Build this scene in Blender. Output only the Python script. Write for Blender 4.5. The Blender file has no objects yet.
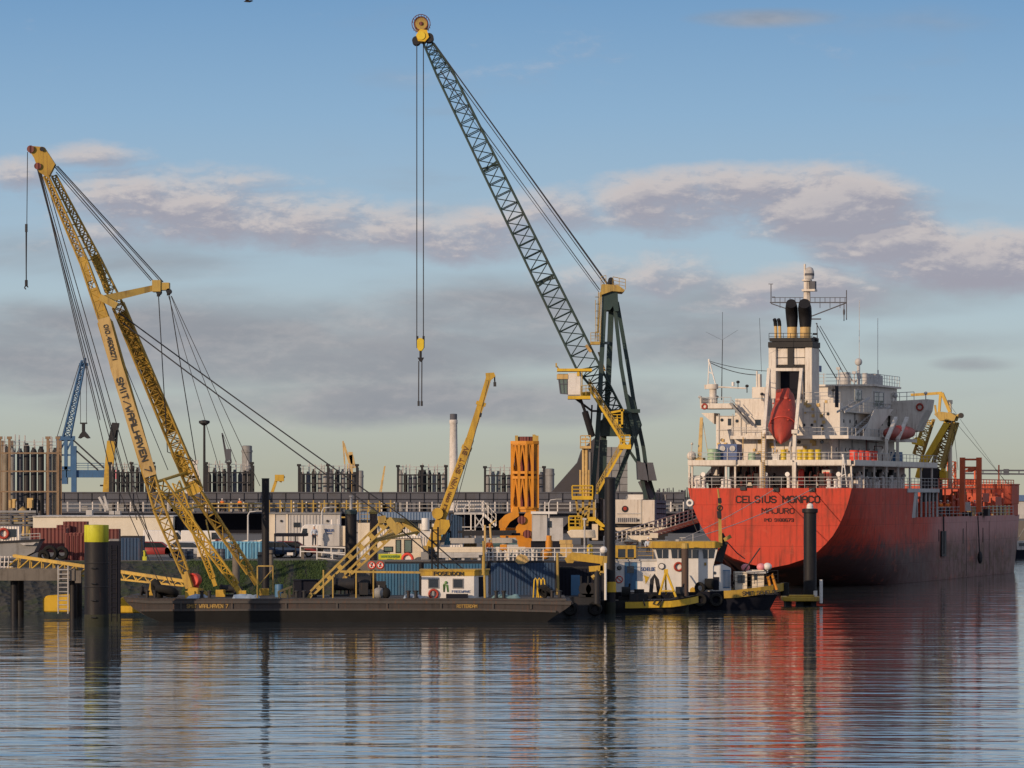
import bpy, bmesh, math, random
from mathutils import Vector as V, Matrix
random.seed(7)
S = bpy.context.scene
C = S.collection
F, H, Y0 = 4266.667, 9.4, 495.0
R = math.radians

def W(px, py, Y):
    """world point seen at a given place of the view, at distance Y from the eye"""
    return V(((px-512)*Y/F, Y, H-(py-Y0)*Y/F))

# ------------------------------------------------------------------ mesh builder
class MB:
    def __init__(s, xf=None):
        s.v = []; s.f = []; s.xf = xf
    def add(s, vs, fs):
        n = len(s.v)
        s.v += [V(p) for p in vs]; s.f += [tuple(i+n for i in f) for f in fs]
        return s
    def bx(s, x0, x1, y0, y1, z0, z1):
        return s.add([(x0,y0,z0),(x1,y0,z0),(x1,y1,z0),(x0,y1,z0),(x0,y0,z1),(x1,y0,z1),(x1,y1,z1),(x0,y1,z1)],
                     [(0,3,2,1),(4,5,6,7),(0,1,5,4),(1,2,6,5),(2,3,7,6),(3,0,4,7)])
    def pbox(s, px0, px1, py0, py1, Y, d):
        a = W(px0, py1, Y); b = W(px1, py0, Y)
        return s.bx(a.x, b.x, Y, Y+d, a.z, b.z)
    def basis(s, d, up=None):
        d = d.normalized()
        up = V(up) if up else (V((0,0,1)) if abs(d.z) < .95 else V((0,1,0)))
        a = d.cross(up).normalized(); b = a.cross(d).normalized()
        return a, b
    def beam(s, p, q, w, h=None, up=None, w2=None, h2=None):
        p = V(p); q = V(q); h = h or w; w2 = w2 or w; h2 = h2 or h
        a, b = s.basis(q-p, up)
        vs = []
        for c, ww, hh in ((p,w,h),(q,w2,h2)):
            for i, j in ((-1,-1),(1,-1),(1,1),(-1,1)): vs.append(c+a*(i*ww/2)+b*(j*hh/2))
        return s.add(vs, [(0,1,2,3),(7,6,5,4),(0,4,5,1),(1,5,6,2),(2,6,7,3),(3,7,4,0)])
    def bar(s, p, q, r, n=6, r2=None):
        return s.tube([p, q], [r, r if r2 is None else r2], n)
    def tube(s, pts, r, n=6, cap=True):
        pts = [V(p) for p in pts]; m = len(pts)
        rs = r if isinstance(r, (list, tuple)) else [r]*m
        vs = []; fs = []
        a = None
        for i, p in enumerate(pts):
            d = (pts[min(i+1,m-1)]-pts[max(i-1,0)])
            if a is None: a, b = s.basis(d)
            else:
                d.normalize(); a = (a-d*a.dot(d)).normalized(); b = a.cross(d)
            for k in range(n):
                t = 2*math.pi*k/n
                vs.append(p+a*(math.cos(t)*rs[i])+b*(math.sin(t)*rs[i]))
        for i in range(m-1):
            for k in range(n):
                fs.append((i*n+k, i*n+(k+1)%n, (i+1)*n+(k+1)%n, (i+1)*n+k))
        if cap:
            fs.append(tuple(range(n))[::-1]); fs.append(tuple((m-1)*n+k for k in range(n)))
        return s.add(vs, fs)
    def wire(s, p, q, r=.035, sag=0., n=4, k=None):
        p = V(p); q = V(q)
        if sag == 0: return s.bar(p, q, r, n)
        k = k or 8
        return s.tube([p.lerp(q, i/k)-V((0,0,4*sag*(i/k)*(1-i/k))) for i in range(k+1)], r, n)
    def cyl(s, c, r, h, n=16, r2=None):
        c = V(c); return s.bar(c, c+V((0,0,h)), r, n, r2)
    def lathe(s, c, prof, n=16, axis=(0,0,1)):
        c = V(c); ax = V(axis).normalized()
        pts = [c+ax*z for r, z in prof]
        a, b = s.basis(ax); vs = []; fs = []
        for (r, z), p in zip(prof, pts):
            for k in range(n):
                t = 2*math.pi*k/n; vs.append(p+a*(math.cos(t)*r)+b*(math.sin(t)*r))
        m = len(prof)
        for i in range(m-1):
            for k in range(n): fs.append((i*n+k, i*n+(k+1)%n, (i+1)*n+(k+1)%n, (i+1)*n+k))
        fs.append(tuple(range(n))[::-1]); fs.append(tuple((m-1)*n+k for k in range(n)))
        return s.add(vs, fs)
    def torus(s, c, Rr, r, axis=(0,1,0), n=18, m=8, a0=0, a1=2*math.pi):
        c = V(c); ax = V(axis).normalized(); a, b = s.basis(ax); vs = []; fs = []
        full = abs(a1-a0-2*math.pi) < 1e-4
        N = n if full else n+1
        for i in range(N):
            t = a0+(a1-a0)*i/n; d = a*math.cos(t)+b*math.sin(t)
            for k in range(m):
                u = 2*math.pi*k/m; vs.append(c+d*(Rr+r*math.cos(u))+ax*(r*math.sin(u)))
        for i in range(n):
            j = (i+1) % N
            for k in range(m): fs.append((i*m+k, i*m+(k+1)%m, j*m+(k+1)%m, j*m+k))
        return s.add(vs, fs)
    def ball(s, c, r, n=12, sc=(1,1,1)):
        m = n//2+1; c = V(c); vs = []; fs = []
        for i in range(m+1):
            t = math.pi*i/m
            for k in range(n):
                u = 2*math.pi*k/n
                vs.append(c+V((r*sc[0]*math.sin(t)*math.cos(u), r*sc[1]*math.sin(t)*math.sin(u), r*sc[2]*math.cos(t))))
        for i in range(m):
            for k in range(n): fs.append((i*n+k, (i+1)*n+k, (i+1)*n+(k+1)%n, i*n+(k+1)%n))
        return s.add(vs, fs)
    def prism(s, pts, d):
        """polygon (3D points) extruded along vector d"""
        pts = [V(p) for p in pts]; d = V(d); n = len(pts)
        return s.add(pts+[p+d for p in pts], [tuple(range(n)), tuple(range(2*n-1, n-1, -1))]+[(i, i+n, (i+1)%n+n, (i+1)%n) for i in range(n)])
    def pprism(s, pp, Y, d):
        return s.prism([W(x, y, Y) for x, y in pp], (0, d, 0))
    def lattice(s, p, q, w0, w1, h0, h1, n, rc, rb, up=(0,-1,0), cross=True, xb=False):
        """four chord lattice; w across, h along 'up'"""
        p = V(p); q = V(q); d = q-p
        u = V(up); u = (u-d.normalized()*u.dot(d.normalized())).normalized(); a = d.normalized().cross(u)
        def c(t, i, j):
            w = w0+(w1-w0)*t; h = h0+(h1-h0)*t
            return p+d*t+a*(i*w/2)+u*(j*h/2)
        cs = [(-1,-1),(1,-1),(1,1),(-1,1)]
        for i, j in cs: s.bar(c(0,i,j), c(1,i,j), rc, 6)
        for k in range(n):
            t0, t1 = k/n, (k+1)/n
            for e in range(4):
                A = cs[e]; B = cs[(e+1)%4]
                if k % 2: A, B = B, A
                s.bar(c(t0,*A), c(t1,*B), rb, 4)
                if xb: s.bar(c(t0,*B), c(t1,*A), rb, 4)
                if cross: s.bar(c(t1,*A), c(t1,*B), rb, 4)
        return s
    def rail(s, pts, h=1.05, step=1.5, r=.03, bars=3, posts=True):
        pts = [V(p) for p in pts]
        for i in range(len(pts)-1):
            p, q = pts[i], pts[i+1]; L = (q-p).length; n = max(1, round(L/step))
            for b in range(bars):
                z = V((0,0,h*(b+1)/bars)); s.bar(p+z, q+z, r if b == bars-1 else r*.75, 5)
            if posts:
                for k in range(n+1):
                    c = p.lerp(q, k/n); s.bar(c, c+V((0,0,h)), r, 5)
        return s
    def stair(s, p, q, w, n, wd=(0,1,0), t=.04):
        p = V(p); q = V(q); wd = V(wd).normalized()*w
        for o in (V((0,0,0)), wd): s.beam(p+o, q+o, .08, .22)
        for k in range(1, n):
            c = p.lerp(q, k/n); s.beam(c, c+wd, .26, t, up=(0,0,1))
        return s
    def ladder(s, p, q, w, n, wd=(1,0,0), r=.025):
        p = V(p); q = V(q); wd = V(wd).normalized()*w
        s.bar(p, q, r, 5); s.bar(p+wd, q+wd, r, 5)
        for k in range(1, n): c = p.lerp(q, k/n); s.bar(c, c+wd, r*.8, 4)
        return s

WM = {}      # world matrix of every object that may get children
def settag(o, label=None, cat=None, group=None, kind=None):
    if label: o['label'] = label
    if cat: o['category'] = cat
    if group: o['group'] = group
    if kind: o['kind'] = kind
    return o
def thing(name, label, cat, loc, rotz=0, group=None):
    o = bpy.data.objects.new(name, None); C.objects.link(o)
    o.location = loc; o.rotation_euler = (0, 0, rotz); o.empty_display_size = .5
    WM[o.name] = Matrix.Translation(V(loc)) @ Matrix.Rotation(rotz, 4, 'Z')
    return settag(o, label, cat, group)
def islands(mb):
    """the separate pieces of a builder, as builders"""
    p = list(range(len(mb.v)))
    def find(i):
        while p[i] != i: p[i] = p[p[i]]; i = p[i]
        return i
    for f in mb.f:
        for i in f[1:]: p[find(i)] = find(f[0])
    by = {}
    for f in mb.f: by.setdefault(find(f[0]), []).append(f)
    out = []
    for fs in by.values():
        ids = sorted({i for f in fs for i in f}); k = {i: n for n, i in enumerate(ids)}
        q = MB(mb.xf); q.v = [mb.v[i] for i in ids]; q.f = [tuple(k[i] for i in f) for f in fs]; out.append(q)
    return out
def obj(name, mb, m, parent=None, label=None, cat=None, group=None, kind=None, smooth=None, bev=0, each=False):
    if each:
        for q in islands(mb): o = obj(name, q, m, parent, label, cat, group, kind, smooth, bev)
        return o
    vs = [mb.xf @ p for p in mb.v] if mb.xf else mb.v
    if parent is not None: M = WM[parent.name]
    elif kind == 'structure': M = Matrix.Identity(4)
    else:
        xs = [p.x for p in vs]; ys = [p.y for p in vs]; zs = [p.z for p in vs]
        M = Matrix.Translation(((min(xs)+max(xs))/2, (min(ys)+max(ys))/2, min(zs)))
    Mi = M.inverted()
    me = bpy.data.meshes.new(name); me.from_pydata([Mi @ p for p in vs], [], mb.f)
    bm = bmesh.new(); bm.from_mesh(me); bmesh.ops.recalc_face_normals(bm, faces=bm.faces)
    if bev: bmesh.ops.bevel(bm, geom=[e for e in bm.edges if e.calc_face_angle(0) > .5], offset=bev, segments=1, affect='EDGES')
    bm.to_mesh(me); bm.free()
    if smooth is not None:
        me.shade_smooth(); me.set_sharp_from_angle(angle=R(smooth))
    me.materials.append(m)
    o = bpy.data.objects.new(name, me); C.objects.link(o)
    if parent is not None: o.parent = parent
    else: o.matrix_world = M
    WM[o.name] = M
    return settag(o, label, cat, group, kind)
def dup(root, loc, label=None, rotz=None, group=None):
    def cp(o, par):
        c = o.copy(); C.objects.link(c)
        if par: c.parent = par
        for ch in list(o.children): cp(ch, c)
        return c
    r = cp(root, None); r.location = loc
    if rotz is not None: r.rotation_euler = (0, 0, rotz)
    WM[r.name] = Matrix.Translation(V(loc)) @ Matrix.Rotation(r.rotation_euler.z, 4, 'Z')
    return settag(r, label, None, group)
GL = {  # block letters: strokes on a 4 x 6 grid
 'A':['00,05,16,36,45,40','03,43'],'B':['00,06,36,45,44,33,03','33,42,41,30,00'],'C':['45,36,16,05,01,10,30,41'],'D':['00,06,26,44,42,20,00'],'E':['46,06,00,40','03,33'],
 'F':['46,06,00','03,33'],'G':['45,36,16,05,01,10,30,41,43,23'],'H':['00,06','40,46','03,43'],'I':['20,26'],'J':['46,41,30,10,01'],'K':['00,06','46,03,40'],'L':['06,00,40'],
 'M':['00,06,23,46,40'],'N':['00,06,40,46'],'O':['01,05,16,36,45,41,30,10,01'],'P':['00,06,36,45,44,33,03'],'Q':['01,05,16,36,45,41,30,10,01','22,40'],'R':['00,06,36,45,44,33,03','23,40'],
 'S':['45,36,16,05,04,13,33,42,41,30,10,01'],'T':['06,46','20,26'],'U':['06,01,10,30,41,46'],'V':['06,20,46'],'W':['06,10,23,30,46'],'X':['00,46','06,40'],'Y':['06,23,46','23,20'],'Z':['06,46,00,40'],
 '0':['01,05,16,36,45,41,30,10,01'],'1':['15,26,20'],'2':['05,16,36,45,44,00,40'],'3':['05,16,36,45,44,33,42,41,30,10,01','13,33'],'4':['30,36,02,42'],'5':['46,06,03,33,42,41,30,10,01'],
 '6':['45,36,16,05,01,10,30,41,42,33,03'],'7':['06,46,10'],'8':['13,04,05,16,36,45,44,33,13,02,01,10,30,41,42,33'],'9':['01,10,30,41,45,36,16,05,04,13,43'],'.':['20,20.5'],'/':['00,46'],' ':[]}
def text(name, body, O, ux, uy, w, h, m, parent, t=.02, wt=.175):
    """painted block lettering fitted in a w x h box, lower-left corner O, along ux/uy (world)"""
    ux = V(ux).normalized(); uy = V(uy).normalized(); uy = (uy-ux*uy.dot(ux)).normalized(); n = ux.cross(uy); O = V(O)
    wid = [.45 if c in 'I1.' else .8 if c == ' ' else 1.15 if c in 'MW' else 1. for c in body]; gap = .36
    k = w/(sum(wid)+gap*(len(body)-1)); th = wt*h; mb = MB(); x = 0.; q = 0
    for c, cw in zip(body, wid):
        for st in GL[c]:
            ps = [(float(p[0])/4, float(p[1:])/6) for p in st.split(',')]
            if cw < .6: ps = [((p[0]-.5)*.5+.5, p[1]) for p in ps]
            for (xa, ya), (xc, yc) in zip(ps[:-1], ps[1:]):
                A = O+ux*((x+xa*cw)*k)+uy*(th/2+ya*(h-th)); B = O+ux*((x+xc*cw)*k)+uy*(th/2+yc*(h-th)); d = (B-A)
                if d.length < 1e-5: continue
                dn = d.normalized(); s_ = dn.cross(n)*(th/2); e = dn*(th*.4); z = n*(t+q*.0006); q += 1
                f = [A-e-s_, B+e-s_, B+e+s_, A-e+s_]; mb.add([p+n*.003 for p in f]+[p+z for p in f], [(0,1,2,3),(7,6,5,4),(0,4,5,1),(1,5,6,2),(2,6,7,3),(3,7,4,0)])
        x += cw+gap
    return obj(name, mb, m, parent)
def ptext(name, body, px0, px1, py0, py1, Y, m, parent):
    a = W(px0, py1, Y); b = W(px1, py0, Y)
    return text(name, body, a, (1,0,0), (0,0,1), b.x-a.x, b.z-a.z, m, parent)

# ------------------------------------------------------------------ materials
def nn(nt, t, **k):
    n = nt.nodes.new(t)
    for a, b in k.items(): setattr(n, a, b)
    return n
def paint(name, col, rough=.55, metal=0., dirt=.35, rust=0., streak=.5, dcol=(.05,.042,.035), scale=1., corr=None, spec=.35):
    """weathered paint: mottled tone, vertical dirt runs, rust patches, optional corrugation (bump)"""
    m = bpy.data.materials.new(name); m.use_nodes = True; nt = m.node_tree; L = nt.links.new
    b = nt.nodes['Principled BSDF']; b.inputs['Roughness'].default_value = rough; b.inputs['Metallic'].default_value = metal
    b.inputs['Specular IOR Level'].default_value = spec
    tc = nn(nt, 'ShaderNodeTexCoord')
    n1 = nn(nt, 'ShaderNodeTexNoise'); n1.inputs['Scale'].default_value = .9*scale; n1.inputs['Detail'].default_value = 6; n1.inputs['Roughness'].default_value = .65
    L(tc.outputs['Object'], n1.inputs['Vector'])
    mp = nn(nt, 'ShaderNodeMapping'); mp.inputs['Scale'].default_value = (3*scale, 3*scale, .22*scale); L(tc.outputs['Object'], mp.inputs['Vector'])
    n2 = nn(nt, 'ShaderNodeTexNoise'); n2.inputs['Scale'].default_value = 1.; n2.inputs['Detail'].default_value = 5; L(mp.outputs['Vector'], n2.inputs['Vector'])
    def ramp(src, a, z):
        r = nn(nt, 'ShaderNodeMapRange'); r.interpolation_type = 'SMOOTHSTEP'
        r.inputs['From Min'].default_value = a; r.inputs['From Max'].default_value = z; L(src, r.inputs['Value']); return r.outputs['Result']
    def mix(fac, A, B, mode='MIX'):
        x = nn(nt, 'ShaderNodeMix', data_type='RGBA', blend_type=mode)
        for s_, i in ((fac, 0), (A, 6), (B, 7)):
            if hasattr(s_, 'is_linked') or hasattr(s_, 'links'): L(s_, x.inputs[i])
            else: x.inputs[i].default_value = s_ if i == 0 else (*s_, 1)
        return x.outputs[2]
    def mul(src, k):
        x = nn(nt, 'ShaderNodeMath', operation='MULTIPLY'); L(src, x.inputs[0]); x.inputs[1].default_value = k; return x.outputs[0]
    pale = tuple(min(1, c*1.15+.01) for c in col); dark = tuple(c*.78 for c in col)
    c = mix(n1.outputs['Fac'], dark, pale)
    if streak: c = mix(mul(ramp(n2.outputs['Fac'], .5, .72), streak*dirt*1.6), c, dcol)
    if dirt:
        n3 = nn(nt, 'ShaderNodeTexNoise'); n3.inputs['Scale'].default_value = .35*scale; n3.inputs['Detail'].default_value = 8; n3.inputs['Roughness'].default_value = .7
        L(tc.outputs['Object'], n3.inputs['Vector'])
        c = mix(mul(ramp(n3.outputs['Fac'], .48, .7), dirt), c, dcol)
    if rust:
        n4 = nn(nt, 'ShaderNodeTexNoise'); n4.inputs['Scale'].default_value = 1.7*scale; n4.inputs['Detail'].default_value = 8; n4.inputs['Roughness'].default_value = .75
        L(mp.outputs['Vector'], n4.inputs['Vector'])
        c = mix(mul(ramp(n4.outputs['Fac'], .56-.1*rust, .68), min(1, rust*1.2)), c, (.13,.055,.025))
    L(c, b.inputs['Base Color'])
    rr = nn(nt, 'ShaderNodeMapRange'); rr.inputs['To Min'].default_value = max(.05, rough-.12); rr.inputs['To Max'].default_value = min(1, rough+.2)
    L(n1.outputs['Fac'], rr.inputs['Value']); L(rr.outputs['Result'], b.inputs['Roughness'])
    if corr:
        wv = nn(nt, 'ShaderNodeTexWave', wave_type='BANDS', bands_direction=corr[0]); wv.inputs['Scale'].default_value = corr[1]; wv.inputs['Distortion'].default_value = 0
        L(tc.outputs['Object'], wv.inputs['Vector'])
        bp = nn(nt, 'ShaderNodeBump'); bp.inputs['Strength'].default_value = 1; bp.inputs['Distance'].default_value = corr[2]
        L(wv.outputs['Fac'], bp.inputs['Height']); L(bp.outputs['Normal'], b.inputs['Normal'])
    return m
def glass(name, col=(.02,.025,.03)):
    m = bpy.data.materials.new(name); m.use_nodes = True; b = m.node_tree.nodes['Principled BSDF']
    b.inputs['Base Color'].default_value = (*col, 1); b.inputs['Roughness'].default_value = .06; b.inputs['Specular IOR Level'].default_value = .6
    nt = m.node_tree; n = nn(nt, 'ShaderNodeTexNoise'); n.inputs['Scale'].default_value = 2.; bp = nn(nt, 'ShaderNodeBump'); bp.inputs['Strength'].default_value = .15
    bp.inputs['Distance'].default_value = .03; nt.links.new(n.outputs['Fac'], bp.inputs['Height']); nt.links.new(bp.outputs['Normal'], b.inputs['Normal'])
    return m
M = {}
def P(k, *a, **kw): M[k] = paint(k, *a, **kw)
P('crane_yellow', (.46,.285,.03), .5, rust=.4, dirt=.45)
P('boom_yellow', (.36,.225,.03), .6, rust=.55, dirt=.5, dcol=(.10,.062,.022))
P('wedge_dark', (.042,.040,.047), .7, dirt=.35, dcol=(.06,.05,.045))
P('weed', (.014,.017,.008), .8, dirt=.4, scale=2)
P('old_yellow', (.38,.26,.06), .6, rust=.5, dirt=.45)
P('bright_yellow', (.58,.37,.02), .45, rust=.12, dirt=.25)
P('lime_yellow', (.47,.47,.025), .5, dirt=.55, dcol=(.2,.17,.02))
P('orange', (.55,.215,.01), .5, rust=.15, dirt=.25)
P('panel_cream', (.50,.34,.13), .6, rust=.35, dirt=.45)
P('board_tan', (.40,.275,.10), .6, rust=.4, dirt=.5, dcol=(.16,.09,.03))
P('ship_white', (.57,.525,.465), .55, rust=.42, dirt=.34, dcol=(.22,.17,.12))
P('clean_white', (.62,.60,.57), .45, dirt=.2, dcol=(.25,.2,.15))
P('cream', (.62,.54,.42), .6, dirt=.3, dcol=(.2,.16,.11))
P('grey_light', (.42,.41,.40), .6, dirt=.35)
P('grey', (.21,.21,.21), .6, dirt=.35)
P('concrete', (.36,.34,.31), .85, dirt=.35)
P('gallery_grey', (.075,.08,.10), .7, dirt=.35, rust=.15)
P('dark_steel', (.014,.015,.019), .55, dirt=.3, rust=.2, dcol=(.03,.024,.02), spec=.25)
P('black', (.006,.006,.008), .5, dirt=.2, dcol=(.02,.018,.016), spec=.2)
P('rope', (.03,.031,.036), .7, dirt=0, streak=0)
P('pale_rope', (.50,.40,.34), .8, dirt=0, streak=0)
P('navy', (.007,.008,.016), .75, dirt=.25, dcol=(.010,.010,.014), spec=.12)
P('pale_wall', (.60,.55,.45), .7, dirt=.15, dcol=(.4,.33,.24))
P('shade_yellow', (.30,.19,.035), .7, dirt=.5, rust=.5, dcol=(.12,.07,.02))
P('crane_green', (.018,.042,.041), .45, dirt=.3, rust=.12)
P('blue', (.05,.14,.26), .5, dirt=.35, rust=.25)
P('blue_box', (.05,.15,.24), .55, dirt=.4, rust=.3, corr=('X', 1.05, .06))
P('dark_blue_box', (.025,.055,.11), .55, dirt=.4, rust=.3, corr=('X', 1.05, .06))
P('sky_blue', (.10,.30,.46), .5, dirt=.3, rust=.2, corr=('X', 1.0, .05))
P('blue_roof_and_shade', (.10,.16,.26), .5, dirt=.2, corr=('X', 1.2, .04))
P('crane_blue', (.03,.10,.22), .5, dirt=.3)
P('maroon', (.13,.028,.026), .6, dirt=.35, rust=.3, corr=('X', 1.0, .06))
P('red', (.55,.05,.03), .5, dirt=.2)
P('lifeboat_red', (.33,.035,.018), .5, dirt=.5, rust=.25, dcol=(.1,.02,.01))
P('deck_orange', (.55,.10,.03), .55, dirt=.35, rust=.3)
P('white_box', (.60,.56,.52), .55, dirt=.3, rust=.15, corr=('X', 1.4, .05))
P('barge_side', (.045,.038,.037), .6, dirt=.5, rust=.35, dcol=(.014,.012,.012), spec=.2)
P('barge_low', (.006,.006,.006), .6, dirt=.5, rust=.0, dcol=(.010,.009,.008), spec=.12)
P('barge_deck', (.06,.055,.052), .8, dirt=.5, rust=.5)
P('rubber', (.008,.008,.008), .85, dirt=.3, dcol=(.025,.022,.02), spec=.2)
P('pile_black', (.008,.008,.011), .5, dirt=.4, rust=.15, dcol=(.022,.02,.019), spec=.2)
P('pile_brown', (.07,.045,.035), .7, dirt=.4, rust=.5)
P('wood_grey', (.13,.115,.10), .9, dirt=.5, scale=2)
P('lime_tank', (.30,.42,.28), .5, dirt=.25)
P('drum_yellow', (.62,.45,.03), .4, dirt=.2)
P('pinkish', (.65,.22,.25), .5, dirt=.2)
P('trouser', (.03,.035,.05), .9, dirt=.2); P('jacket_orange', (.75,.18,.02), .8, dirt=.2); P('jacket_pale', (.45,.5,.58), .85, dirt=.2)
P('skin', (.45,.27,.19), .6, dirt=0, streak=0); P('letter_blue', (.05,.09,.22), .5, dirt=.1); P('letter_black', (.018,.017,.02), .5, dirt=.1)
P('letter_yellow', (.32,.2,.05), .5, dirt=.3); P('letter_green', (.10,.22,.06), .5, dirt=.1)
P('ship_letter', (.028,.014,.016), .6, dirt=.25, dcol=(.16,.04,.025), spec=.1)
M['glass'] = glass('window_glass'); M['glass_pale'] = glass('pale_glass', (.10,.14,.12))
SKY_STRETCH = 1.2; SKY_STR = .15
SKY_RAMP = [(495,(.46,.45,.35)),(470,(.435,.445,.365)),(410,(.45,.495,.465)),(320,(.43,.535,.59)),(220,(.35,.485,.61)),(115,(.255,.42,.61)),(0,(.168,.33,.555)),(-140,(.31,.39,.48))]
CL_DARK = (.345,.34,.40); CL_LIT = (.60,.545,.53); VEIL_DARK = (.285,.30,.335); VEIL_LIT = (.40,.39,.405); VEIL_AMT = .93
HEAPS = [(670,208,150,50,.95),(745,196,150,40,.9),(830,214,150,56,1.),(890,245,120,45,.95),(985,262,170,56,1.),(170,205,160,50,.74),(265,225,170,50,.82),(385,232,130,44,.76),(240,180,120,28,.6),(90,235,140,40,.5),(490,240,140,48,.8),(90,158,80,22,.62),(15,178,50,26,.65),(560,215,90,44,.85),(640,280,150,40,.75),(790,285,140,30,.65),(760,300,160,30,.5),(512,-420,1300,340,.75),(2200,300,1100,160,.6),(-1300,280,1100,160,.6)]
VEILS = [(220,352,440,75,1.),(560,330,350,70,.9),(80,262,220,40,.6),(420,405,440,42,.85),(950,345,160,25,.5),(975,365,60,14,.7),(760,20,90,14,.5),(880,300,200,40,.6),(512,-300,1500,200,.8)]
WAVE1 = (.22, .135); WAVE2 = (.9, .036)
# ------------------------------------------------------------------ camera, light, sky
cam = bpy.data.cameras.new('camera'); co = bpy.data.objects.new('camera', cam); C.objects.link(co)
co.location = (0, 0, H); co.rotation_euler = (R(90), 0, 0)
cam.lens = 150; cam.sensor_width = 36; cam.shift_y = (Y0-384)/1024; cam.clip_start = 1; cam.clip_end = 40000
S.camera = co
SUN_EL, SUN_AZ = R(14), R(223)         # azimuth clockwise from +Y: low sun from the left, behind the eye
sd = bpy.data.lights.new('sun', 'SUN'); sd.energy = 4.0; sd.angle = R(.6); sd.color = (1, .74, .50)
so = bpy.data.objects.new('sun', sd); C.objects.link(so)
tosun = V((math.sin(SUN_AZ)*math.cos(SUN_EL), math.cos(SUN_AZ)*math.cos(SUN_EL), math.sin(SUN_EL)))
so.rotation_euler = tosun.to_track_quat('Z', 'Y').to_euler(); so.location = (-200, -100, 120)
S.view_settings.view_transform = 'Standard'; S.view_settings.look = 'None'; S.view_settings.exposure = 0; S.view_settings.gamma = 1
wd = bpy.data.worlds.new('World'); S.world = wd; wd.use_nodes = True
nt = wd.node_tree; L = nt.links.new
for n in list(nt.nodes): nt.nodes.remove(n)
out = nn(nt, 'ShaderNodeOutputWorld'); bg = nn(nt, 'ShaderNodeBackground'); L(bg.outputs[0], out.inputs[0])
def mth(op, a, b=None, c=None, clamp=False):
    x = nn(nt, 'ShaderNodeMath', operation=op); x.use_clamp = clamp
    for i, q in enumerate((a, b, c)):
        if q is None: continue
        if isinstance(q, (int, float)): x.inputs[i].default_value = q
        else: L(q, x.inputs[i])
    return x.outputs[0]
def rng(v, a, b, c=0., d=1., smooth=True):
    r = nn(nt, 'ShaderNodeMapRange')
    if smooth: r.interpolation_type = 'SMOOTHSTEP'
    L(v, r.inputs['Value'])
    for k, q in (('From Min', a), ('From Max', b), ('To Min', c), ('To Max', d)): r.inputs[k].default_value = q
    return r.outputs['Result']
def cmix(f, a, b, mode='MIX'):
    x = nn(nt, 'ShaderNodeMix', data_type='RGBA', blend_type=mode)
    for q, i in ((f, 0), (a, 6), (b, 7)):
        if isinstance(q, (int, float)): x.inputs[i].default_value = q
        elif isinstance(q, tuple): x.inputs[i].default_value = (*q, 1)
        else: L(q, x.inputs[i])
    return x.outputs[2]
tc = nn(nt, 'ShaderNodeTexCoord'); sp = nn(nt, 'ShaderNodeSeparateXYZ'); L(tc.outputs['Generated'], sp.inputs[0])
az = mth('ARCTAN2', sp.outputs[0], sp.outputs[1]); el = mth('ARCSINE', sp.outputs[2])
# the low part of the dome: the sky is sampled with its height stretched, so that it deepens quickly above the horizon
cz = nn(nt, 'ShaderNodeCombineXYZ'); L(sp.outputs[0], cz.inputs[0]); L(sp.outputs[1], cz.inputs[1])
L(mth('ADD', mth('MULTIPLY', mth('MAXIMUM', sp.outputs[2], 0.), SKY_STRETCH), .02), cz.inputs[2])
nm = nn(nt, 'ShaderNodeVectorMath', operation='NORMALIZE'); L(cz.outputs[0], nm.inputs[0])
sky = nn(nt, 'ShaderNodeTexSky'); sky.sky_type = 'NISHITA'; sky.sun_disc = False; sky.sun_elevation = SUN_EL; sky.sun_rotation = SUN_AZ
sky.air_density = 1.; sky.dust_density = 1.6; sky.ozone_density = 1.5; sky.altitude = 0
L(nm.outputs[0], sky.inputs['Vector'])
# clouds, in azimuth / elevation
def noise(vx, vy, scale, detail=7, rough=.56, off=0., warp=None):
    c = nn(nt, 'ShaderNodeCombineXYZ'); L(vx, c.inputs[0]); L(vy, c.inputs[1]); c.inputs[2].default_value = off
    n = nn(nt, 'ShaderNodeTexNoise'); n.inputs['Scale'].default_value = scale; n.inputs['Detail'].default_value = detail; n.inputs['Roughness'].default_value = rough
    n.inputs['Distortion'].default_value = .25
    L(c.outputs[0], n.inputs['Vector']); return n.outputs['Fac']
def ang(px): return math.atan((px-512)/F)
def elv(py): return math.atan((Y0-py)/F)
el2 = mth('MULTIPLY', el, 2.1)
def shift(v, d): return mth('ADD', v, d) if d else v
def bank(a, e, px, py, hw, hh, amp=1.):
    """one bank of cloud: an ellipse, flatter below than above"""
    dx = mth('DIVIDE', mth('SUBTRACT', a, ang(px)), hw/F)
    ev = mth('SUBTRACT', e, elv(py))
    dy = mth('ADD', mth('DIVIDE', mth('MAXIMUM', ev, 0.), hh/F), mth('DIVIDE', mth('MINIMUM', ev, 0.), hh*.75/F))
    r2 = mth('ADD', mth('MULTIPLY', dx, dx), mth('MULTIPLY', dy, dy))
    return mth('MULTIPLY', mth('SUBTRACT', 1., mth('MINIMUM', r2, 1.)), amp)
def total(banks, a, e):
    t = None
    for b in banks:
        q = bank(a, e, *b); t = q if t is None else mth('MAXIMUM', t, q)
    return t
far = mth('MULTIPLY', mth('GREATER_THAN', mth('ABSOLUTE', az), .45), .72)      # unseen scattered cloud added round the rest of the dome, fills the shade
def density(da, de):
    a = shift(az, da); e = shift(el, de); e2 = mth('MULTIPLY', e, 2.3)
    n = mth('ADD', mth('MULTIPLY', noise(a, e2, 24., off=3.1, detail=9, rough=.57), .85), mth('MULTIPLY', noise(a, e2, 85., detail=9, off=7.7, rough=.66), .45))
    n = mth('SUBTRACT', n, .15)
    h = mth('MAXIMUM', total(HEAPS, a, e), far)
    return mth('ADD', mth('MULTIPLY', h, .6), n), n
d0, nz = density(0, 0)
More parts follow.
